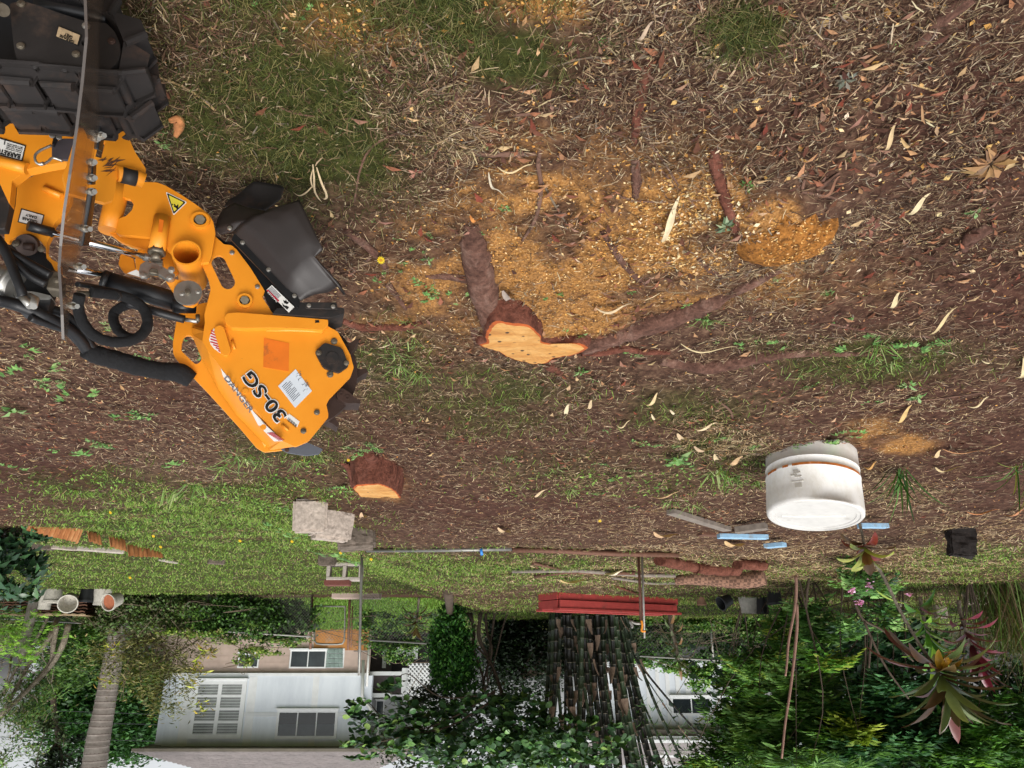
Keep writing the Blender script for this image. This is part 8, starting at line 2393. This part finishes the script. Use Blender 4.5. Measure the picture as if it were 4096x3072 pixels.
def place_word(px, py):
 x, y = px / 1.8517, py / 1.8517
 marks = [(1130, 740, 'the large stump'), (820, 1040, 'the small stump'), (690, 1110, 'the concrete blocks'), (1750, 1060, 'the white bucket'), (1690, 480, 'the ground-down stump'), (650, 800, 'the cutter head'), (600, 560, 'the rubber flap'), (250, 680, 'the coiled hose'), (250, 200, 'the rubber track'), (1320, 560, 'the orange sawdust'), (1500, 680, 'the long surface root'), (1860, 760, 'the forked roots'), (1550, 950, 'the heap of pale husks'), (120, 1000, 'the dark soil bank'), (180, 1150, 'the rusty edging sheets'), (1900, 380, 'the dark leaf litter'), (1150, 350, 'the crossed sticks'), (1250, 1000, 'the open brown soil'), (800, 120, 'the worn grass')]
 d = [(math.hypot(x - a, y - b), w) for a, b, w in marks]
 return min(d)[1]
used = {}
ADJ = ['', 'low ', 'bushy ', 'bright green ', 'sparse ', 'spreading ', 'fresh ', 'ragged ', 'pale green ', 'tiny ']
def weed(px, py, spx, kind):
 p = on_ground(px, py, -.004)
 w = (p - CAM) @ FW
 s = spx * w / FPX
 o = bpy.data.objects.new('weed', WM[kind][int(rng.integers(5))]); COL.objects.link(o)
 o.location = [float(c) for c in p]; o.scale = (s, s, s * (.8 + .4 * rng.random())); o.rotation_euler = (rng.normal() * .1, rng.normal() * .1, rng.random() * 6.28)
 key = (kind, place_word(px, py)); k = used.get(key, 0); used[key] = k + 1
 o['kind'] = 'thing'
 lab = (ADJ[k % len(ADJ)] + WLAB[kind] + (' near ', ' beyond ')[k // len(ADJ) % 2] + place_word(px, py)).strip()
 tag(o, lab, 'weed', 'weeds near ' + place_word(px, py) + (' ' + {'rosette': 'in rosettes', 'lobed': 'with lobed leaves', 'grassy': 'in grassy tufts', 'creeper': 'creeping'}[kind]))
D = 1.8517
for (x, y, s, k) in ((1040, 330, 26, 'lobed'), (940, 365, 26, 'creeper'), (1090, 455, 26, 'rosette'), (1065, 490, 30, 'creeper'), (945, 520, 30, 'creeper'), (1035, 500, 20, 'rosette'), (795, 475, 18, 'creeper'), (900, 545, 26, 'lobed'), (925, 560, 26, 'rosette'), (860, 510, 22, 'lobed'), (885, 585, 34, 'lobed'), (915, 615, 40, 'creeper'), (905, 630, 34, 'lobed'), (950, 635, 34, 'creeper'), (990, 635, 40, 'lobed'), (820, 600, 28, 'lobed'), (870, 570, 24, 'rosette'),
      (880, 690, 40, 'grassy'), (840, 745, 56, 'grassy'), (890, 735, 50, 'grassy'), (905, 800, 50, 'grassy'), (870, 785, 44, 'grassy'), (1115, 680, 18, 'creeper'), (1195, 632, 28, 'lobed'), (1355, 625, 20, 'creeper'), (1230, 690, 26, 'creeper'), (1255, 705, 28, 'rosette'), (1485, 655, 34, 'creeper'), (1530, 690, 44, 'grassy'), (1510, 700, 30, 'lobed'), (1440, 690, 24, 'creeper'), (1570, 745, 40, 'lobed'), (1630, 735, 34, 'creeper'), (1670, 745, 40, 'lobed'), (1600, 780, 36, 'grassy'),
      (1330, 760, 36, 'lobed'), (1390, 775, 30, 'creeper'), (1255, 800, 30, 'rosette'), (1290, 820, 24, 'creeper'), (1610, 365, 34, 'rosette'), (2110, 460, 40, 'rosette'), (1795, 640, 30, 'creeper'), (1860, 640, 24, 'creeper'), (1690, 600, 24, 'creeper'), (1820, 690, 26, 'lobed'), (1900, 745, 60, 'grassy'), (1850, 740, 54, 'lobed'), (1950, 750, 50, 'lobed'), (1880, 770, 50, 'grassy'), (2010, 740, 40, 'creeper'), (1930, 780, 44, 'grassy'), (1960, 820, 36, 'rosette'), (1730, 800, 40, 'grassy'), (1760, 830, 34, 'creeper'),
      (1980, 850, 34, 'rosette'), (1880, 860, 30, 'lobed'), (2050, 760, 26, 'creeper'), (1760, 955, 60, 'lobed'), (1710, 960, 46, 'creeper'), (1840, 935, 44, 'lobed'), (1810, 965, 40, 'creeper'), (1460, 975, 56, 'rosette'), (1475, 990, 40, 'lobed'), (1560, 1015, 70, 'grassy'), (1590, 1030, 50, 'grassy'), (1640, 1040, 40, 'grassy'), (1400, 945, 44, 'creeper'), (1440, 950, 36, 'lobed'), (1540, 940, 40, 'creeper'), (1620, 960, 30, 'creeper'),
      (60, 800, 60, 'lobed'), (120, 780, 54, 'creeper'), (170, 840, 56, 'lobed'), (110, 835, 50, 'creeper'), (30, 880, 50, 'rosette'), (200, 870, 44, 'creeper'), (300, 880, 60, 'lobed'), (330, 890, 50, 'creeper'), (150, 970, 56, 'lobed'), (130, 975, 40, 'creeper'), (230, 960, 44, 'creeper'), (350, 1000, 46, 'lobed'), (15, 1000, 50, 'lobed'), (20, 715, 60, 'lobed'), (50, 760, 40, 'creeper'), (240, 965, 36, 'creeper'), (330, 780, 40, 'creeper'), (410, 740, 50, 'lobed'), (430, 760, 40, 'creeper'), (250, 720, 44, 'creeper'),
      (520, 985, 60, 'grassy'), (480, 1010, 50, 'grassy'), (420, 1050, 60, 'grassy'), (380, 1060, 60, 'grassy'), (560, 1000, 40, 'grassy'), (640, 1000, 50, 'grassy'), (760, 985, 30, 'lobed'), (770, 1000, 26, 'rosette'), (740, 965, 30, 'creeper'), (790, 955, 26, 'creeper'), (740, 1050, 34, 'lobed'), (690, 985, 44, 'grassy'), (800, 965, 30, 'creeper'), (620, 1100, 60, 'creeper'), (640, 1150, 50, 'lobed'), (680, 1190, 50, 'creeper'), (730, 1200, 60, 'creeper'), (760, 1195, 50, 'lobed'), (615, 1130, 50, 'lobed'),
      (1100, 880, 26, 'grassy'), (1310, 930, 30, 'creeper'), (1340, 1020, 36, 'lobed'), (1360, 1010, 28, 'creeper'), (1290, 990, 30, 'creeper'), (1200, 1010, 26, 'grassy'), (1100, 985, 24, 'grassy'), (1230, 1060, 34, 'grassy'), (1300, 1065, 30, 'creeper'), (1450, 1080, 40, 'grassy'), (1500, 1090, 36, 'grassy'), (1380, 1090, 24, 'creeper'), (355, 305, 34, 'rosette'), (350, 280, 24, 'rosette'), (570, 20, 40, 'lobed'), (620, 60, 30, 'grassy'), (680, 30, 34, 'lobed'), (1700, 110, 30, 'grassy'), (1320, 80, 30, 'creeper'), (1860, 200, 30, 'creeper'), (1790, 25, 24, 'lobed'), (1950, 100, 36, 'creeper'), (1830, 330, 24, 'grassy'), (1740, 300, 20, 'creeper')):
 weed(x * D, y * D, s * D * .95, k)
def daisy(px, py, r_px, label, hgt=.03):
 p = on_ground(px, py); w = (p - CAM) @ FW; r = r_px * w / FPX
 t = thing('daisy', label, 'flower', p, 'yellow daisies')
 c = p + np.array([0, 0, hgt]); nrm = unit(np.array([.1, -.75, .65]))
 u = unit(np.cross(nrm, [0, 0, 1.0])); v = np.cross(nrm, u)
 n = 11; a = np.arange(n) * 2 * math.pi / n
 d = u * np.cos(a)[:, None] + v * np.sin(a)[:, None]
 V, F, C = leaves(np.tile(c, (n, 1)) + d * r * .2, d, np.tile(nrm, (n, 1)), r * .85, r * .42, palette(n, ['#f0c814', '#f5d424'], None, .08), .05, .05)
 link_mesh('petals', fast_mesh('petals', V, [F], C), M_LEAF, t)
 m = MB(); m.disc(c, nrm, r * .27, r * .12, 12); m.build('flower_centre', pm('daisy centre', '#c98a12', .8, .2), t)
 m = MB(); m.tube([p, c - nrm * .002], .0016, 5); m.build('flower_stalk', M_TWIG, t)
daisy(1526, 1008, 17, 'large yellow daisy open among weeds between the flap and the stump')
for x, y, l in ((1397, 1796, 'small yellow daisy at the deflector side of the small stump'), (447, 2020, 'yellow daisy in the lawn above the longest rusty sheet'), (617, 2124, 'yellow daisy in the lawn level with the rusty sheets'), (645, 2172, 'yellow daisy just off the end of the grey rust sheet'), (1170, 2146, 'yellow daisy in weeds beside the square concrete block'), (962, 2148, 'yellow daisy in open lawn between sheets and blocks'), (1364, 2190, 'yellow daisy in weeds before the hollow block'), (2398, 2050, 'lone yellow daisy on the open brown soil'), (1486, 2210, 'yellow daisy at the foot of the tall thin grey pole'), (522, 2299, 'yellow daisy low in the bright lawn')):
 daisy(x, y, 7, l, .05)
def sprig(px, py, spx, cols, label, n=11, name='plant_sprig'):
 p = on_ground(px, py, .004); s = spx * ((p - CAM) @ FW) / FPX
 t = thing(name, label, 'plant cutting', p)
 a = rng.random(n) * 6.28
 d = np.stack([np.cos(a), np.sin(a), rng.normal(size=n) * .15 + .1], 1)
 V, F, C = leaves(p + d * s * .15 * rng.random((n, 1)) + np.array([0, 0, .008]), d, np.tile([0, -.2, 1.0], (n, 1)) + rng.normal(size=(n, 3)) * .4, s * (.4 + .3 * rng.random(n)), s * .2, palette(n, cols, None, .15), .25, .2)
 link_mesh('leaves', fast_mesh('leaves', V, [F], C), M_LEAF, t)
 m = MB(); m.tube([p, p + np.array([s * .4, s * .3, .01])], .002, 5); m.build('stem', M_TWIG, t)
sprig(2895, 808, 80, ['#8a9a78', '#74866a', '#a3b08c', '#64785a'], 'limp grey green sprig lying on the thin root in the sawdust', 16)
sprig(3375, 290, 80, ['#7f7f70', '#6f7264', '#94927f'], 'grey wilted sprig in the dark leaf litter', 13)
sprig(1665, 660, 60, ['#a06a58', '#8a4f42', '#b88a72'], 'reddish dead leaves in a spray above the stump root', 9)
sprig(3960, 640, 150, ['#9a7450', '#b08a5c', '#86603f', '#8a6a50'], 'branch of dry orange leaves in the dark soil', 26, 'dead_branch')
sprig(3480, 950, 80, ['#8a5a4a', '#9c6a55', '#74483a'], 'small spray of reddish dead leaves near the ground-down stump', 12, 'dead_branch')
sprig(3500, 900, 70, ['#8a5a4a', '#9c6a55', '#74483a'], 'curled reddish dead leaf tuft beside the bare soil', 10, 'dead_branch')
# ------------------------------------------------------------------ big dry husks and fallen sticks
M_HUSK = tint_mat('dry husk', rough=.8, trans=.12, var=.18, scale=50, spec=.2)
def husk(a, b, wpx, col, label, curl=.25, lift=.012, grp='dry husks on the ground'):
 pa = on_ground(*a, lift); pb = on_ground(*b, lift)
 w = wpx * ((pa - CAM) @ FW) / FPX
 e = pb - pa; L = np.linalg.norm(e); e /= L
 s = np.cross(e, (0, 0, 1.0)); s /= np.linalg.norm(s); u = np.cross(s, e)
 k = 9; V = []; F = []
 bow = rng.normal() * .10 * L
 for i in range(k + 1):
  f = i / k
  ww = w * .5 * (math.sin(math.pi * (.07 + .9 * f)) ** .8) * (1 + .12 * math.sin(f * 14))
  p = pa + e * L * f + s * bow * math.sin(math.pi * f) + u * (.012 * math.sin(f * 5) + .01)
  for q, h in ((-1, 1), (-.4, .15), (.3, 0), (1, .8)):
   V.append(p + s * ww * q + u * ww * curl * h * 2)
 for i in range(k):
  for j in range(3): F.append((4 * i + j, 4 * i + j + 1, 4 * i + j + 5, 4 * i + j + 4))
 C = np.tile(lin(col), (len(V), 1)) * (1 + (rng.random((len(V), 1)) - .5) * .25)
 o = link_mesh('dry_husk', fast_mesh('dry_husk', np.array(V), [np.array(F)], np.clip(C, 0, .9), True), M_HUSK, None, pa)
 tag(o, label, 'husk', grp)
zW = zmap(2000, 1400, .9449)
zX = zmap(3400, 1100, .8406)
zQ = zmap(1600, 0, 1.26)
for a, b, w, c, l in ((zT(262, 545), zT(392, 235), 26, '#d3c2a0', 'long split pale husk lying on the sawdust by the limp sprig'), (zS(1445, 1090), zS(1700, 1080), 26, '#cdb896', 'pale husk end lying in the sawdust right beside the stump roots'), (zS(715, 105), zS(975, 130), 14, '#d9c296', 'curved straw coloured husk among the crossed sticks'), (zS(655, 140), zS(750, 330), 12, '#c9bda6', 'narrow grey white husk below the crossed sticks'),
      (zS(760, 975), zS(840, 1070), 34, '#a3968c', 'torn grey bark flake against the broad stump root'), (zS(520, 430), zS(600, 480), 24, '#d08a4c', 'orange wood chip flake above the broad root'), (zT(410, 1395), zT(830, 1430), 14, '#cdbb92', 'long wavy husk between the two long roots'), (zW(815, 300), zW(915, 282), 26, '#d6c09c', 'broad pale husk on top of the husk heap'), (zW(820, 370), zW(910, 385), 34, '#b9a184', 'broad brownish husk in front of the husk heap'), (zW(750, 320), zW(775, 350), 30, '#cdb592', 'short upright husk in the heap'),
      (zW(600, 195), zW(665, 165), 18, '#d0b88e', 'tapering husk in the litter past the stump'), (zW(640, 240), zW(690, 262), 16, '#d6c4a0', 'short pale husk past the stump'), (zW(720, 225), zW(760, 235), 22, '#dccbab', 'curled white husk beside the heap'), (zW(490, 285), zW(550, 280), 18, '#d3bf98', 'small curled husk on open soil'), (zW(280, 245), zW(292, 215), 16, '#d6c6a4', 'small upright pale chip on open soil'), (zW(360, 215), zW(388, 200), 18, '#c7b18e', 'small folded husk on open soil'), (zW(905, 410), zW(920, 450), 24, '#ccb893', 'narrow pale husk leaning against the heap'), (zW(960, 460), zW(1025, 440), 34, '#bfa17c', 'torn brown husk near the bucket'), (zW(140, 600), zW(200, 580), 16, '#cbb491', 'thin husk on soil before the small stump'), (zW(640, 600), zW(760, 585), 18, '#bf9f78', 'long brown husk on open soil short of the bucket'),
      (zX(170, 130), zX(235, 80), 22, '#d6c49c', 'pale husk lying on the dark soil past the ground-down stump'), (zX(370, 250), zX(510, 145), 16, '#c9b58a', 'long narrow husk in dark soil'), (zX(215, 670), zX(290, 595), 18, '#cfb079', 'tan husk near the pale sawdust spill'), (zX(620, 375), zX(695, 372), 16, '#d9c8a0', 'short bright husk on brown soil'), (zX(550, 600), zX(660, 575), 24, '#cdbb96', 'wide frayed husk on brown soil'), (zX(785, 475), zX(828, 390), 26, '#cdbb94', 'split husk near the picture edge'), (zX(60, 890), zX(125, 880), 34, '#c79a62', 'broad tan husk beside the bucket'), (zX(385, 840), zX(430, 825), 24, '#d2b78e', 'short broad husk below the sawdust spill'), (zX(400, 880), zX(540, 890), 20, '#cdb88e', 'long striped husk below the sawdust spill'), (zX(440, 815), zX(640, 820), 14, '#b98a64', 'long reddish husk beyond the sawdust spill'),
      (z3(880, 185), z3(1025, 205), 40, '#c4a37e', 'large flat tan husk on the far soil'), (z3(1320, 235), z3(1440, 255), 44, '#cfae80', 'torn tan husk in front of the blue boards'), (z3(570, 435), z3(685, 430), 44, '#d9ccb0', 'white forked husk on the poles'), (z3(300, 470), z3(460, 480), 34, '#c9b07c', 'large yellowish husk by the lying poles'), (z4(1225, 35), z4(1420, 25), 22, '#c98a5f', 'long orange husk at the far edge of the soil'), (z4(1450, 55), z4(1585, 30), 22, '#b98563', 'second long orange husk at the picture edge'), (z2(1500, 165), z2(1570, 190), 30, '#c7ab88', 'pale husks bunched on the soil line'), (z2(655, 55), z2(700, 85), 22, '#c9ab8a', 'small pale husk near the mossy block'),
      (zQ(745, 80), zQ(805, 35), 18, '#b59f88', 'grey brown husk at the grass edge'), (zmap(3200, 0, .5424)(770, 1560), zmap(3200, 0, .5424)(960, 1410), 26, '#d3c29c', 'split pale husk lying on dark litter'), (zmap(3200, 0, .5424)(600, 1030), zmap(3200, 0, .5424)(700, 850), 18, '#c7ae86', 'bent straw coloured husk on dark litter'), (zmap(3200, 0, .5424)(730, 940), zmap(3200, 0, .5424)(890, 1000), 20, '#c9a877', 'tangle of straw husks on dark litter'), (zmap(3200, 0, .5424)(880, 700), zmap(3200, 0, .5424)(910, 860), 12, '#b08a66', 'narrow bent husk on dark litter'), (zmap(3200, 0, .5424)(100, 1300), zmap(3200, 0, .5424)(285, 1215), 22, '#8a6450', 'brown bark strip on dark litter')):
 husk(a, b, w, c, l)
q = on_ground(*zC(1570, 220))
t = thing('dry_leaf_knot', 'twisted pale dried leaf standing in the grass above the rubber flap', 'dry leaf', q)
for pth, w in (([(1555, 30), (1570, 120), (1575, 215), (1600, 300), (1640, 415)], 18), ([(1590, 60), (1640, 160), (1690, 270), (1670, 330), (1625, 355)], 22), ([(1575, 200), (1500, 245), (1430, 265), (1365, 262)], 16), ([(1560, 60), (1540, 130), (1560, 200), (1590, 235)], 14)):
 Pp = [on_ground(*zC(x, y), .02 + .012 * math.sin(i)) for i, (x, y) in enumerate(pth)]
 wd_ = w * .4219 * ((q - CAM) @ FW) / FPX
 m = MB(); m.tube(Pp, [wd_ * .3] + [wd_ * .55] * (len(Pp) - 2) + [wd_ * .12], 6, True, True, 5, .25); m.build('leaf_strip', pm('dry leaf strip', '#c2ac88', .85, .2, 40), t)
q = on_ground(710, 490)
m = rough_tube([on_ground(*zA(x, y), .012) for x, y in ((1420, 955), (1490, 945), (1490, 1010), (1465, 1085))], [.006, .011, .010, .005], 8, 5, .3, 2)
o = m.build('bark_curl', pm('orange bark', '#b5794a', .9, .3, 40, 0, .4), None, q); tag(o, 'curled orange piece of bark lying by the rubber track', 'bark')
def stick(pts, wpx, label, mat=None, lift=.5):
 P, R = root_pts(pts, wpx, .8)
 m = rough_tube(P, R, 7, 5, .18, int(rng.integers(50))); o = m.build('stick', mat or M_TWIG, None, P[0]); tag(o, label, 'stick', 'sticks lying on the ground')
M_TWIGD = pm('brown twig', '#6a4d3f', .9, .25, 30, 0, .3)
M_STRAWS = pm('straw stem', '#b09468', .85, .2, 30)
zL = zmap(400, 0, .5877)
for pts, w, l, mt_ in ((m_(zS, [(1030, 40), (1020, 150), (1040, 280), (1025, 400), (985, 530), (900, 660)]), [16, 18, 16, 16, 14, 8], 'forked brown stick pointing from the crossed sticks to the sawdust', M_TWIGD), (m_(zS, [(540, 40), (650, 55), (800, 45), (990, 55)]), [12, 18, 18, 10], 'thick short stick crossing the forked one', M_TWIGD), (m_(zS, [(1050, 270), (1130, 390), (1250, 570)]), [8, 9, 6], 'thin grey stick slanting toward the sawdust', M_TWIG),
      (m_(zS, [(1575, 270), (1650, 305), (1843, 315), (2200, 270)]), [6, 8, 8, 6], 'thin dark stick lying over the pale chips', M_TWIGD), (m_(zT, [(165, 10), (280, 120), (400, 220)]), [7, 8, 5], 'slender stick above the split husk', M_TWIGD), (m_(zT, [(660, 910), (860, 880), (1080, 850), (1350, 852)]), [8, 9, 9, 6], 'long straight twig below the ground-down stump', M_TWIG), (m_(zT, [(1480, 945), (1560, 850), (1620, 780)]), [10, 10, 6], 'bent twig past the ground-down stump', M_TWIG), (m_(zT, [(1285, 200), (1450, 245), (1610, 310)]), [14, 12, 8], 'straight brown stick on dark litter past the weed', M_TWIGD), (m_(zT, [(1395, 190), (1480, 150), (1570, 110)]), [16, 20, 10], 'short thick bark stick on dark litter', M_TWIGD), (m_(zT, [(1290, 190), (1310, 130)]), [12, 10], 'stub of stick on dark litter', M_TWIGD),
      (m_(zT, [(1150, 500), (1240, 470), (1330, 560)]), [6, 6, 4], 'thin curved twig on the sawdust mound', M_TWIGD), (m_(zT, [(900, 410), (910, 520), (960, 640)]), [6, 7, 5], 'dark twig standing at the mound gap', M_TWIGD), (m_(zL, [(270, 480), (440, 520), (620, 610), (790, 725)]), [5, 9, 9, 11], 'straw coloured stick with side shoots beside the rubber track', M_STRAWS), (m_(zL, [(480, 530), (520, 495), (580, 478)]), [5, 6, 4], 'short side shoot of straw near the rubber track', M_STRAWS), (m_(zL, [(250, 235), (340, 262), (430, 275)]), [6, 7, 6], 'yellowish stalk close to the track front', M_STRAWS), (m_(zL, [(200, 150), (265, 205)]), [6, 6], 'short yellowish stalk at the track front', M_STRAWS),
      (m_(zL, [(1145, 65), (1195, 150), (1245, 235)]), [7, 8, 7], 'grey twig in the worn grass', M_TWIG), (m_(zL, [(2130, 880), (1950, 930), (1830, 1020), (1770, 1130), (1735, 1330)]), [7, 9, 9, 8, 7], 'long curved brown vine lying from the grass to the litter', M_TWIGD), (m_(zL, [(1200, 690), (1330, 740), (1500, 775)]), [8, 10, 5], 'brown stick half buried in the worn grass', M_TWIGD), (m_(zL, [(1395, 190), (1440, 150), (1490, 115)]), [6, 7, 5], 'small grey stick in the worn grass', M_TWIG), (m_(zL, [(205, 865), (300, 885), (370, 905)]), [9, 9, 5], 'pale split stick beside the rosette weed', M_TWIG),
      (m_(zQ, [(485, 212), (600, 180), (740, 190), (870, 150)]), [6, 8, 9, 7], 'long thin branch at the edge of the grass', M_TWIG), (m_(zQ, [(555, 268), (680, 340), (800, 450), (880, 550)]), [6, 7, 8, 6], 'very long thin twig crossing the litter diagonally', M_TWIGD), (m_(zQ, [(360, 362), (430, 355), (490, 360)]), [10, 14, 10], 'dark stick under the dead leaves', M_TWIGD), (m_(zQ, [(230, 490), (330, 500), (430, 500)]), [14, 18, 14], 'thick brown stick lying flat above the crossed sticks', M_TWIGD), (m_(zQ, [(760, 215), (850, 270), (960, 280), (1110, 300)]), [8, 11, 11, 8], 'bent dark branch in the leaf litter', M_TWIGD), (m_(zQ, [(950, 300), (1000, 340), (1050, 400)]), [9, 10, 6], 'reddish stick in the leaf litter', M_TWIGD), (m_(zQ, [(1190, 95), (1240, 130), (1250, 200), (1210, 270)]), [7, 7, 7, 6], 'arched vine stem beside the tall grass tuft', M_TWIGD), (m_(zQ, [(835, 360), (905, 300)]), [10, 8], 'short leaning stick in dark litter', M_TWIGD), (m_(zQ, [(740, 405), (825, 415)]), [10, 9], 'flat grey stick beside the flaking root', M_TWIG), (m_(zQ, [(1020, 280), (1080, 360), (1130, 420)]), [6, 6, 4], 'thin pale twig beside the reddish stick', M_TWIG), (m_(zQ, [(120, 292), (205, 292)]), [9, 9], 'dark straight stick at the head of the grass root', M_TWIGD),
      (m_(zmap(3200, 0, .5424), [(40, 250), (180, 350), (330, 460)]), [14, 16, 12], 'straight reddish stick pointing at the grey wilted sprig', M_TWIGD), (m_(zmap(3200, 0, .5424), [(1250, 980), (1285, 1120), (1330, 1260), (1450, 1310)]), [6, 6, 6, 4], 'dark twig below the dry orange leaves', M_TWIGD), (m_(zmap(3200, 0, .5424), [(700, 1250), (840, 1420), (1000, 1570)]), [6, 7, 5], 'thin twig lying beside the split pale husk', M_TWIGD), (m_(zmap(3200, 0, .5424), [(730, 575), (900, 630), (1060, 670)]), [8, 8, 6], 'straw coloured twig in dark litter', M_STRAWS), (m_(zmap(3200, 0, .5424), [(330, 1085), (430, 1100), (520, 1140)]), [12, 12, 8], 'curved grey stick in dark litter', M_TWIG),
      (m_(zmap(1300, 900, .3616), [(240, 520), (300, 475), (420, 445), (500, 335)]), [8, 10, 10, 12], 'bent knobbly stick in the weeds below the flap', M_TWIGD), (m_(zW, [(910, 195), (970, 240), (985, 280)]), [9, 9, 7], 'dark stick leaning by the husk heap', M_TWIGD), (m_(zW, [(630, 520), (700, 550)]), [6, 6], 'small brown twig on open soil', M_TWIGD), (m_(zX, [(0, 600), (160, 600), (400, 580), (640, 560)]), [5, 6, 6, 5], 'long thin twig across the soil past the forked roots', M_TWIGD), (m_(zX, [(640, 820), (720, 790)]), [6, 5], 'short straw twig by the long reddish husk', M_STRAWS)):
 stick(pts, w, l, mt_)
